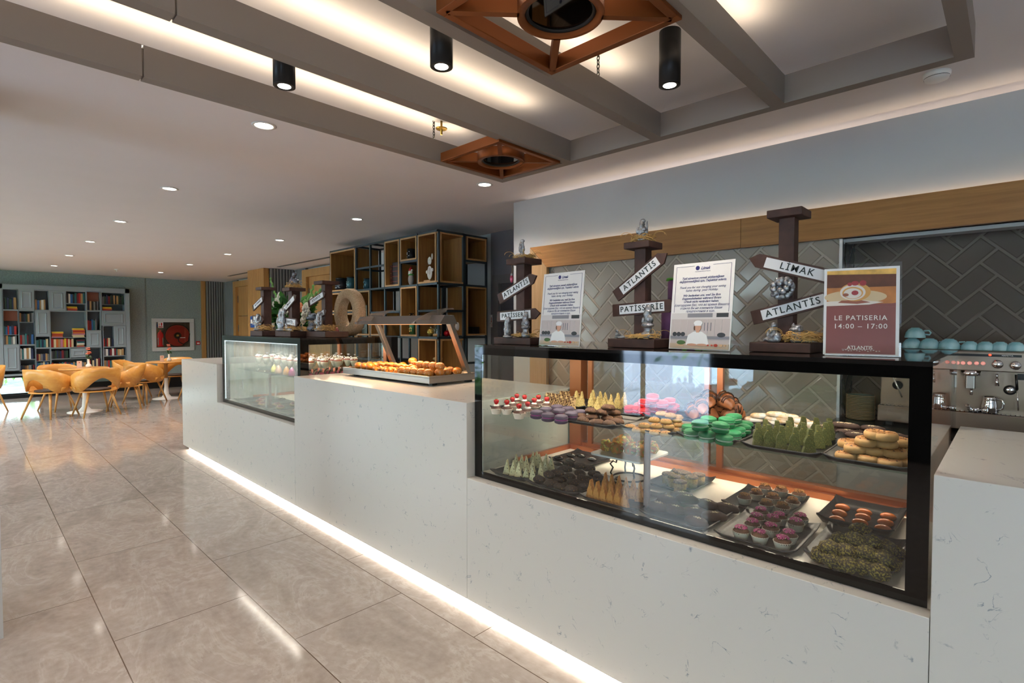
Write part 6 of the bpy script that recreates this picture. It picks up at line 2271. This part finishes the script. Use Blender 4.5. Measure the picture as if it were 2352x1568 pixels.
def abook(col, y, z, w, h, d, label, group, rx=0, flat=False, x=None):
    key = col
    if key not in proto:
        t = empty('book', (0, 0, 0), 'x', 'book')
        MB().box(-1, 0, 0, .06, 0, 1).box(-1, 0, .94, 1, 0, 1).box(-.06, 0, .06, .94, 0, 1).build('cover', BM[col], t)
        MB().box(-.98, -.06, .06, .94, .02, .98).build('pages', M_pages, t)
        proto[key] = t
        o = t
    else:
        o = dup(proto[key])
    o.location = (x if x is not None else XF - .03 - BR.uniform(0, .02), y, z)
    if flat:
        o.rotation_euler = (pi / 2, 0, 0)
        o.location = (o.location[0], y + h, z)
        o.scale = (d, w, h)
    else:
        o.rotation_euler = (rx, 0, 0)
        o.scale = (d, w, h)
    o['label'] = label
    o['group'] = group
    return o


PAL = {'dark': ['black', 'navy', 'dark red', 'brown', 'dark green', 'grey', 'black', 'tan'], 'mix': ['black', 'dark red', 'white', 'cream', 'blue', 'teal', 'red', 'grey', 'navy', 'tan'],
       'light': ['white', 'cream', 'blue', 'grey', 'white', 'teal', 'tan'], 'warm': ['orange', 'yellow', 'cream', 'red', 'tan', 'pink', 'orange', 'cream'], 'green': ['dark green', 'teal', 'black', 'navy', 'dark green', 'cream']}
CARD = ['first', 'second', 'third', 'fourth', 'fifth', 'sixth', 'seventh', 'eighth', 'ninth', 'tenth', 'eleventh', 'twelfth', '13th', '14th', '15th', '16th', '17th', '18th', '19th', '20th']


def row_of_books(y0, y1, z, h, pal, desc, grp, fill=1.0, wmul=1.0):
    y, k = y0 + .004, 0
    last = None
    while True:
        w_ = BR.uniform(.022, .042) * wmul
        if y + w_ > y0 + (y1 - y0) * fill - .003: break
        c = BR.choice([q_ for q_ in PAL[pal] if q_ != last])
        last = c
        hh = h * BR.uniform(.82, 1)
        abook(c, y, z + .0005, w_ - .002, hh, .16, '%s book standing %s from left, %s' % (c, CARD[k], desc), grp)
        y += w_
        k += 1
    return k


def stack(y0, z, n, w_, pal, desc, grp):
    for k in range(n):
        c = PAL[pal][(k * 3 + n) % len(PAL[pal])]
        t_ = BR.uniform(.02, .032)
        abook(c, y0 + BR.uniform(0, .012), z + .0005, t_ - .001, w_ * BR.uniform(.88, 1), .16, '%s book lying %s from the bottom, %s' % (c, CARD[k], desc), grp, flat=True)
        z += t_
    return z


# a flat book is built by turning the standing one on its side: its width becomes the thickness
cellby = {c[5]: c for c in CB if c[5]}


def cell(n): return cellby[n][:4]


specs = [('first column top compartment', .62, 'dark', 1), ('second column upper compartment', .86, 'dark', 1), ('second column middle compartment', .5, 'mix', 1), ('second column lower compartment', .84, 'mix', 1), ('second column bottom compartment', .5, 'dark', 1),
         ('third column top compartment', .6, 'light', .9), ('third column middle compartment', .8, 'green', 1), ('fifth column top compartment', .9, 'mix', 1), ('sixth column top compartment', .52, 'dark', 1), ('sixth column middle compartment', .6, 'mix', .9),
         ('compartment left of the small wide door', .85, 'dark', 1), ('wide bottom compartment', .75, 'mix', 1), ('sixth column bottom compartment', .5, 'mix', 1), ('last column top compartment', .82, 'dark', 1), ('last column middle compartment', .42, 'mix', 1),
         ('last column lower compartment', .9, 'mix', 1), ('last column bottom compartment', .75, 'mix', 1)]
for nm, hf, pal, fl in specs:
    y0, y1, z0, z1 = cell(nm)
    row_of_books(y0, y1, z0, (z1 - z0) * hf, pal, nm, 'books in the bookcase', fl)
y0, y1, z0, z1 = cell('tall first column compartment')
H1 = .185
row_of_books(y0, y1, z0, H1, 'light', 'lower row, tall first column compartment', 'books in the bookcase')
BP(MB().box(XB + .02, XF - .01, y0, y1, z0 + H1 + .002, z0 + H1 + .010), 'inner_shelf', M_bc)
row_of_books(y0, y1, z0 + H1 + .011, H1, 'mix', 'upper row, tall first column compartment', 'books in the bookcase')
y0, y1, z0, z1 = cell('third column bottom compartment')
BP(MB().box(XB + .02, XF - .01, y0, y1, z0 + .185 + .002, z0 + .195), 'inner_shelf', M_bc)
row_of_books(y0, y1, z0, .18, 'light', 'lower row, third column bottom compartment', 'books in the bookcase')
row_of_books(y0, y1, z0 + .196, .15, 'dark', 'upper row, third column bottom compartment', 'books in the bookcase')
y0, y1, z0, z1 = cell('wide middle compartment')
row_of_books(y0, y1, z0, .195, 'warm', 'wide middle compartment', 'books in the bookcase', .70)
stack(y0 + (y1 - y0) * .72, z0, 6, .13, 'mix', 'low right stack of the wide compartment', 'books in the bookcase')
BP(MB().box(XB + .02, XF - .02, y0, y1, z0 + .199, z0 + .205), 'inner_shelf', M_bc)
stack(y0 + .01, z0 + .206, 5, .19, 'warm', 'upper left stack of the wide compartment', 'books in the bookcase')
stack(y0 + (y1 - y0) * .60, z0 + .206, 7, .21, 'warm', 'upper right stack of the wide compartment', 'books in the bookcase')
for nm, n_, off, w_, pal in (('fifth column thin compartment', 3, .01, .17, 'warm'), ('last column thin compartment', 3, .01, .17, 'warm')):
    y0, y1, z0, z1 = cell(nm)
    stack(y0 + off, z0, n_, w_, pal, nm, 'books in the bookcase')

# ------------------------------------------------------------------ fire hose cabinet and call point on the felt wall
XW = -14.78
t = empty('fire_hose_cabinet', (XW, 3.51, 1.27), 'white framed wall cabinet with red fire hose reel and extinguisher behind glass', 'fire cabinet')
f0 = Vector((XW, 3.51, 1.27))


def FP(mb, name, mt, **k):
    for i, p in enumerate(mb.v): mb.v[i] = p - f0
    return mb.build(name, mt, t, **k)


y0, y1, z0, z1 = 3.067, 3.955, .88, 1.665
FP(MB().box(XW, XW + .03, y0, y1, z0, z0 + .09).box(XW, XW + .03, y0, y1, z1 - .09, z1).box(XW, XW + .03, y0, y0 + .09, z0 + .09, z1 - .09).box(XW, XW + .03, y1 - .09, y1, z0 + .09, z1 - .09), 'frame', mat('cabinet_white', 'C9CACB', .4), bevel=.006)
FP(MB().box(XW, XW + .002, y0 + .09, y1 - .09, z0 + .09, z1 - .09), 'back', mat('cabinet_inside', '34373A', .7))
mb = MB()
mb.X = Matrix.Translation((XW + .004, 3.60, 1.25)) @ Matrix.Rotation(pi / 2, 4, 'Y')
mb.lathe([(.255, 0), (.255, .012)], n=40)
FP(mb, 'hose_reel', mat('reel_red', '8E1014', .4))
mb = MB()
mb.X = Matrix.Translation((XW + .014, 3.60, 1.25)) @ Matrix.Rotation(pi / 2, 4, 'Y')
mb.lathe([(.08, 0), (.08, .004)], n=24)
mb.X = Matrix.Identity(4)
mb.tube([(XW + .012, 3.60 + .27 * cos(a), 1.25 + .27 * sin(a)) for a in [.3 + 5.6 * k / 40 for k in range(41)]], .013, 6)
mb.tube([(XW + .018, 3.60, 1.23), (XW + .018, 3.62, 1.1), (XW + .018, 3.72, 1.03), (XW + .018, 3.83, 1.12), (XW + .018, 3.86, 1.3)], .012, 6)
FP(mb, 'black_hose', M_blackm)
mb = MB()
mb.X = Matrix.Translation((XW + .02, 3.60, 1.25)) @ Matrix.Rotation(pi / 2, 4, 'Y')
mb.lathe([(.03, 0), (.02, .01)], n=16)
FP(mb, 'brass_hub', mat('brass_hub', 'B89A50', .3, metal=.9))
FP(MB().box(XW + .017, XW + .019, 3.65, 3.76, 1.19, 1.205), 'white_marking', M_white)
mb = MB().lathe([(.06, 0), (.065, .02), (.065, .3), (.045, .35), (.02, .36), (.02, .4)], (XW + .0, 3.24, .985), 18)
for i, p in enumerate(mb.v): mb.v[i] = Vector((max(XW + .003, XW + .003 + (p.x - XW) * .35 + .01), p.y, p.z))
FP(mb, 'extinguisher', M_red)
FP(MB().box(XW + .027, XW + .03, 3.185, 3.295, 1.03, 1.2), 'extinguisher_label', mat('label_teal', '4E8A80', .5))
FP(MB().box(XW + .030, XW + .033, 3.195, 3.30, 1.44, 1.575), 'sign_plate', M_white)
FP(MB().box(XW + .033, XW + .034, 3.25, 3.28, 1.49, 1.56).box(XW + .033, XW + .034, 3.215, 3.225, 1.49, 1.55).box(XW + .033, XW + .034, 3.205, 3.29, 1.45, 1.475), 'sign_symbol', M_red)
FP(MB().box(XW + .022, XW + .025, y0 + .085, y1 - .085, z0 + .085, z1 - .085), 'glass_pane', M_glass)
t = empty('call_point', (XW, 4.04, 1.06), 'small red fire alarm call point beside the hose cabinet', 'fire alarm')
MB().box(0, .03, -.045, .045, -.045, .045).build('housing', M_red, t, bevel=.004)
MB().box(.03, .032, -.028, .028, -.022, .008).build('press_plate', M_white, t)

# ------------------------------------------------------------------ cafe chairs and tables
M_cush = mat('dark_brown_cushion', '33261F', .6)


def make_chair():
    t = empty('cafe_chair', (0, 0, 0), 'x', 'chair', 'bent plywood cafe chairs')
    # shell: one curved plywood band; back is at +y
    n, th = 28, .012
    outer, inner = [], []
    for k in range(n + 1):
        a = radians(-118 + 236 * k / n)       # 0 = back
        s = abs(a) / radians(118)
        rx, ry = .355, .30
        topz = .80 - .02 * s - .27 * max(0, s - .30) ** 1.25
        e_ = min(1, s / .50)
        botz = .635 - .205 * e_ * e_ * (3 - 2 * e_) - .015 * s
        flare = 1.0 + .06 * (1 - s)
        squeeze = 1 - .10 * s
        for lst, dr in ((outer, 0), (inner, -th)):
            lst.append([((rx * flare * squeeze + dr) * sin(a), (ry * flare + dr) * cos(a) - .02, topz), ((rx * 1.0 * squeeze + dr) * sin(a), (ry + dr) * cos(a) - .02, (topz + botz) / 2), ((rx * .93 * squeeze + dr) * sin(a), (ry * .93 + dr) * cos(a) - .02, botz)])
    mb = MB()
    rings = []
    for k in range(n + 1):
        o, i = outer[k], inner[k]
        rings.append([Vector(p) for p in (o[0], o[1], o[2], i[2], i[1], i[0])])
    mb.loft(rings, True, True)
    mb.build('back_band', M_chair, t)
    sb_ = MB()
    prof = []
    for k in range(24):
        a = 2 * pi * k / 24
        prof.append((.285 * cos(a), .255 * sin(a) - .02))
    sb_.prism(prof, (0, 0, .405), (1, 0, 0), (0, 1, 0), (0, 0, .014))
    for sx in (-1, 1):
        rs_ = []
        for k in range(7):
            s = k / 6
            y = -.14 + .22 * s
            rs_.append([Vector((sx * .255, y, .407)), Vector((sx * .30, y, .44)), Vector((sx * .318, y, .50)), Vector((sx * .306, y, .50)), Vector((sx * .288, y, .44)), Vector((sx * .245, y, .419))])
        sb_.loft(rs_, True, True)
    sb_.build('seat_shell', M_chair, t)
    MB().lathe([(.18, 0), (.205, .01), (.2, .028), (.001, .034)], (0, -.02, .42), 26, sq=.95).build('cushion', M_cush, t)
    MB().lathe([(.17, -.012), (.17, 0)], (0, -.02, .405), 20).build('seat_base', M_blackm, t)
    for sx in (-1, 1):
        for sy in (-1, 1):
            MB().cyl((sx * .15, -.02 + sy * .15, .40), (sx * .255, -.02 + sy * .25, .0), .019, .012, 10).build('leg', M_leg, t)
    return t


T1, T2 = (-11.62, 1.42), (-12.55, 2.84)
chair = make_chair()


def face(p, tgt, off=0):
    """turn so that the chair's front (-y) looks at the table"""
    d = Vector((tgt[0] - p[0], tgt[1] - p[1]))
    return math.atan2(d.x, -d.y) + off


CH = [((-11.33, .93), T1, .15, 'plywood cafe chair at the left of the nearer table, seen from its side'), ((-11.02, 1.50), T1, 0.05, 'plywood cafe chair with its back to the camera at the nearer table'),
      ((-12.22, 1.18), T1, 0, 'plywood cafe chair behind the nearer table, only its back showing over it'), ((-11.52, 2.00), T1, -.1, 'plywood cafe chair at the right of the nearer table, turned sideways'),
      ((-12.95, 2.32), T2, 0.1, 'plywood cafe chair behind the farther table, the left one'), ((-12.15, 2.38), T2, -.05, 'plywood cafe chair in front of the farther table, showing its dark cushion from behind'),
      ((-13.1, 3.15), T2, 0, 'plywood cafe chair behind the farther table, the right one near the fire cabinet'), ((-12.05, 3.30), T2, 0, 'plywood cafe chair partly hidden by the end of the counter'), ((-12.75, .18), (-12.4, -.6), 0, 'plywood cafe chair cut off by the left edge of the view')]
for k, (p, tg, off, lab) in enumerate(CH):
    rz = face(p, tg, off)
    if k == 0:
        chair.location = (p[0], p[1], 0)
        chair.rotation_euler = (0, 0, rz)
        chair['label'] = lab
    else:
        dup(chair, (p[0], p[1], 0), rz, lab)
tb = empty('cafe_table', (T1[0], T1[1], 0), 'round wooden cafe table on white pedestal, the nearer one, with a flower vase', 'table', 'cafe tables')
MB().lathe([(.335, .735), (.345, .742), (.345, .756), (.338, .762)], n=40).build('table_top', M_chair, tb)
MB().lathe([(.25, 0), (.245, .008), (.09, .03), (.045, .09), (.034, .25), (.032, .42)], n=28).build('pedestal', M_white, tb)
MB().lathe([(.032, .42), (.032, .70), (.1, .735)], n=20).build('upper_stem', M_leg, tb)
dup(tb, (T2[0], T2[1], 0), 0, 'round wooden cafe table on white pedestal, the farther one below the fire hose cabinet')
for k, (T, lab) in enumerate(((T1, 'nearer'), (T2, 'farther'))):
    vx = empty('bud_vase', (T[0] - .0, T[1] + .06, .763), 'white bud vase with coral flowers on the %s cafe table' % lab, 'vase', 'bud vases')
    MB().lathe([(.03, 0), (.045, .02), (.04, .045), (.017, .07), (.016, .13), (.02, .145)], n=18).build('vase_body', M_white, vx)
    mb = MB()
    mb.tube([(0, 0, .13), (-.01, 0, .22), (-.04, .0, .34)], .003, 5)
    mb.tube([(0, 0, .13), (.01, 0, .2), (.03, 0, .26)], .003, 5)
    for c in ((-.06, 0, .17), (.0, .03, .18), (-.03, -.02, .2)):
        mb.ell(c, (.045, .02, .012), 8, 5, 0, 1, 0, None, Matrix.Rotation(.6, 3, 'Y').to_euler())
    mb.build('stems_and_leaves', mat('vase_leaf', '2A4A26', .5), vx)
    mb = MB()
    for c in ((-.02, 0, .31), (.03, .01, .25), (.05, .0, .27), (.01, -.01, .235), (-.04, 0, .335)):
        for j in range(5):
            a = j * 1.257
            mb.ell((c[0] + .022 * cos(a), c[1] + .02 * sin(a), c[2] + .004), (.019, .014, .008), 7, 4)
    mb.build('coral_flowers', mat('coral_petal', 'E87A5A', .5), vx)
    mc = empty('menu_card', (T[0] - .0, T[1] - .065, .763), 'small folded menu card beside the vase on the %s table' % lab, 'menu card', 'menu cards')
    MB().box(-.002, .002, -.035, .035, 0, .12).build('card_sheet', mat('menu_pink', 'D9BEB0', .6), mc)
    MB().box(.002, .003, -.008, .008, .085, .10).build('red_mark', M_red, mc)

# ------------------------------------------------------------------ espresso machine in the niche
mx0, mx1, my0, my1, mz0, mz1 = -.50, .055, 3.24, 3.56, .986, 1.374
em = empty('espresso_machine', ((mx0 + mx1) / 2, my0, mz0), 'two group espresso machine in bronze toned steel with red lit buttons', 'espresso machine')
e0 = Vector(((mx0 + mx1) / 2, my0, mz0))


def EP(mb, name, mt, **k):
    for i, p in enumerate(mb.v): mb.v[i] = p - e0
    return mb.build(name, mt, em, **k)


zu, zl = 1.283, 1.092      # lower edge of the upper panel, drip tray level
EP(MB().box(mx0, mx1, my0 + .08, my1, mz0 + .02, mz1 - .002).box(mx0, mx1, my0, my0 + .08, zu, mz1).box(mx0, mx1, my0, my0 + .08, mz0 + .02, zl - .006), 'body', M_steelw, bevel=.004)
for x in (mx0 + .03, mx1 - .06):
    EP(MB().box(x, x + .03, my0 + .03, my0 + .06, mz0, mz0 + .02).box(x, x + .03, my1 - .06, my1 - .03, mz0, mz0 + .02), 'foot', M_blackm)
mb = MB().box(mx0 + .01, mx1 - .01, my0 + .005, my0 + .08, zl - .006, zl - .003)
for k in range(34): mb.box(mx0 + .02 + k * .0158, mx0 + .024 + k * .0158, my0 + .008, my0 + .078, zl - .003, zl)
EP(mb, 'drip_tray', M_chrome)


def mp(px_, py_, y=None):
    p = at(px_, py_, 1, my0 if y is None else y)
    return p


a, b = mp(2150, 809), mp(2347, 821)
EP(MB().box(a.x - .05, b.x, my0 - .002, my0, b.z, a.z - .002), 'display_strip', M_blackm)
for c_ in ((2196, 812), (2274, 815)):
    p = mp(*c_)
    EP(MB().ell((p.x, my0 - .002, p.z), (.005, .003, .004), 10, 6), 'indicator_light', emis('red_light', 'FF2A18', 9))
p = mp(2314, 817)
text_mesh('brand_text', 'PERFETTA', .0085, Matrix(((1, 0, 0, p.x - e0.x), (0, 0, -1, -.0026), (0, 1, 0, p.z - e0.z), (0, 0, 0, 1))), M_white, em, .0002)
for k, bx in enumerate((2199, 2212, 2227, 2243, 2258)):
    p = mp(bx, 833 + k * .3)
    mb = MB()
    mb.X = Matrix.Translation((p.x, my0, p.z)) @ Matrix.Rotation(pi / 2, 4, 'X')
    mb.lathe([(.0085, 0), (.0085, .002), (.006, .004), (.001, .0045)], n=18)
    EP(mb, 'button', mat('lit_button', 'E8C8C0', .3, emit='FF6A50', es=.35))
for bx, by in ((2292, 836), (2333, 839), (2172, 832)):
    p = mp(bx, by)
    mb = MB()
    mb.X = Matrix.Translation((p.x, my0, p.z)) @ Matrix.Rotation(pi / 2, 4, 'X')
    mb.lathe([(.014, 0), (.018, .006), (.019, .016), (.014, .021), (.001, .023)], n=24)
    EP(mb, 'steam_knob', M_chrome)
p = mp(2229, 852)
EP(MB().lathe([(.036, 0), (.036, -.022), (.033, -.024)], (p.x, my0 + .03, zu), 28), 'group_head', M_chrome)
EP(MB().rbox(p.x - .018, p.x + .018, my0 + .012, my0 + .048, zu - .085, zu - .024, .006), 'group_column', M_steel)
EP(MB().lathe([(.006, 0), (.006, .03)], (p.x + .004, my0 + .03, zu - .115), 10), 'spout', M_chrome)
p2 = mp(2235, 930)
mb = MB().lathe([(.024, 0), (.026, .004), (.026, .016), (.02, .018)], (p2.x + .004, my0 + .035, zl), 22)
mb.cyl((p2.x - .01, my0 + .02, zl + .012), (p2.x - .02, my0 - .03, zl + .032), .009, .007, 10)
o = mb.build('portafilter', [M_chrome])
tag(o, 'chrome portafilter lying on the drip tray under the group head', 'portafilter')
mb = MB().lathe([(.014, 0), (.016, .01), (.014, .02), (.004, .022)], (mp(2262, 936).x, my0 + .02, zl), 16)
tag(mb.build('filter_cup', M_chrome), 'small chrome filter cup on the drip tray left of the milk jug', 'filter cup')
# milk jug
p = mp(2273, 945)
j = empty('milk_jug', (p.x, my0 + .035, zl), 'shiny steel milk jug with handle standing on the drip tray', 'milk jug')
MB().lathe([(.030, 0), (.031, .004), (.027, .045), (.023, .062), (.027, .072), (.0255, .072), (.0215, .062), (.025, .045), (.028, .008), (.001, .007)], n=28, cap=False).build('jug_body', M_chrome, j)
MB().tube([(.024, -.012, .064), (.042, -.022, .062), (.047, -.024, .045), (.043, -.022, .022), (.028, -.014, .014)], .004, 8).build('handle', M_chrome, j)
mb = MB()
mb.tube([mp(2290, 858), mp(2290, 868)], .004, 8)
mb.tube([mp(2290, 868), mp(2290, 886)], [.004, .0085], 10)
EP(mb, 'water_spout', M_chrome)
p = mp(2320, 899)
mb = MB()
mb.X = Matrix.Translation((p.x, my0 + .078, p.z)) @ Matrix.Rotation(pi / 2, 4, 'X')
mb.lathe([(.022, 0), (.022, .008), (.014, .008)], n=24, mi=0).lathe([(.014, .0085), (.013, .0095), (.001, .0095)], n=20, mi=1)
EP(mb, 'round_gauge', [M_blackm, M_chrome])
EP(MB().tube([mp(2334, 860), mp(2336, 895)], .005, 8), 'wand_handle', M_blackm)
EP(MB().tube([mp(2336, 895), mp(2339, 943)], .0028, 8), 'steam_wand', M_chrome)
p, p3 = mp(2337, 858, my0 + .079), mp(2356, 873, my0 + .079)
EP(MB().box(p.x, p3.x, my0 + .076, my0 + .08, p3.z, p.z), 'black_sticker', M_blackm)
# parts seen through the cabinet
p = mp(2056, 896)
mb = MB()
mb.X = Matrix.Translation((p.x, my0 + .078, p.z + .02)) @ Matrix.Rotation(pi / 2, 4, 'X')
mb.lathe([(.022, 0), (.022, .008), (.001, .008)], n=24)
EP(mb, 'round_gauge', M_blackm)
EP(MB().tube([mp(2050, 862), mp(2072, 912)], .004, 8), 'steam_wand', M_chrome)
p = mp(2100, 852)
EP(MB().lathe([(.036, 0), (.036, -.022)], (-.34, my0 + .03, zu), 24), 'group_head', M_chrome)

# blue cups upside down on top of the machine
M_bluec = speck('turquoise_glaze', '86BCC6', 'B8DEE2', 14, .4, .65, .15, bump=0)
cup = empty('cup', (0, 0, 0), 'x', 'cup', 'turquoise cups')
MB().lathe([(.044, 0), (.045, .004), (.040, .028), (.028, .046), (.019, .05), (.018, .053), (.001, .053)], n=28).build('cup_body', M_bluec, cup)
MB().tube([(.041, 0, .018), (.060, 0, .016), (.066, 0, .026), (.058, 0, .038), (.036, 0, .036)], .0042, 8).build('handle', M_bluec, cup)
zc_ = mz1 + .001
big = [(2095, 3.42), (2135, 3.40), (2180, 3.38)]
sm = [(2228, 3.36), (2263, 3.35), (2297, 3.35), (2333, 3.34)]
its, labs = [], []
for k, (px_, y) in enumerate(big):
    p = at(px_, 800, 1, y)
    its.append((p.x, y, zc_, .1 * k, 0, 0)); labs.append('large turquoise cup upside down on the machine, %s from the left' % ORD[k])
p = at(2098, 775, 1, 3.42)
its.append((p.x + .006, 3.425, zc_ + .0545, .3, 0, 0)); labs.append('turquoise cup stacked on top of another at the left end')
for k, (px_, y) in enumerate(sm):
    p = at(px_, 800, 1, y)
    its.append((p.x, y, zc_, .05 * k, 0, 0)); labs.append('small turquoise cup upside down on the machine, %s from the left of the small ones' % ORD[k])
place(cup, its, 0, labs, 'turquoise cups')
for k, o in enumerate([cup] + [x for x in C.objects if x.name.startswith('cup.') and x.parent is None]):
    if k >= 4: o.scale = (.80, .80, .80)
# plate stack on the ledge
M_pl = mat('plate_turquoise', '8DB0AA', .2)
M_plr = mat('plate_rim', 'C9A777', .4)
pt = empty('plate', (0, 0, 0), 'x', 'plate', 'stacked plates')
MB().lathe([(.03, 0), (.05, .002), (.066, .0065), (.0655, .0075), (.05, .0035), (.001, .003)], n=36, cap=True).build('plate_body', M_pl, pt)
MB().lathe([(.0655, .0055), (.0675, .0065), (.0665, .008), (.0645, .0075)], n=36, cap=False).build('glazed_rim', M_plr, pt)
its = [(-.595, 3.36, .986 + .0078 * k, 0, 0, 0) for k in range(17)]
place(pt, its, 0, ['plate %s from the bottom of the tall stack on the niche ledge' % (CARD[k]) for k in range(17)], 'stacked plates')
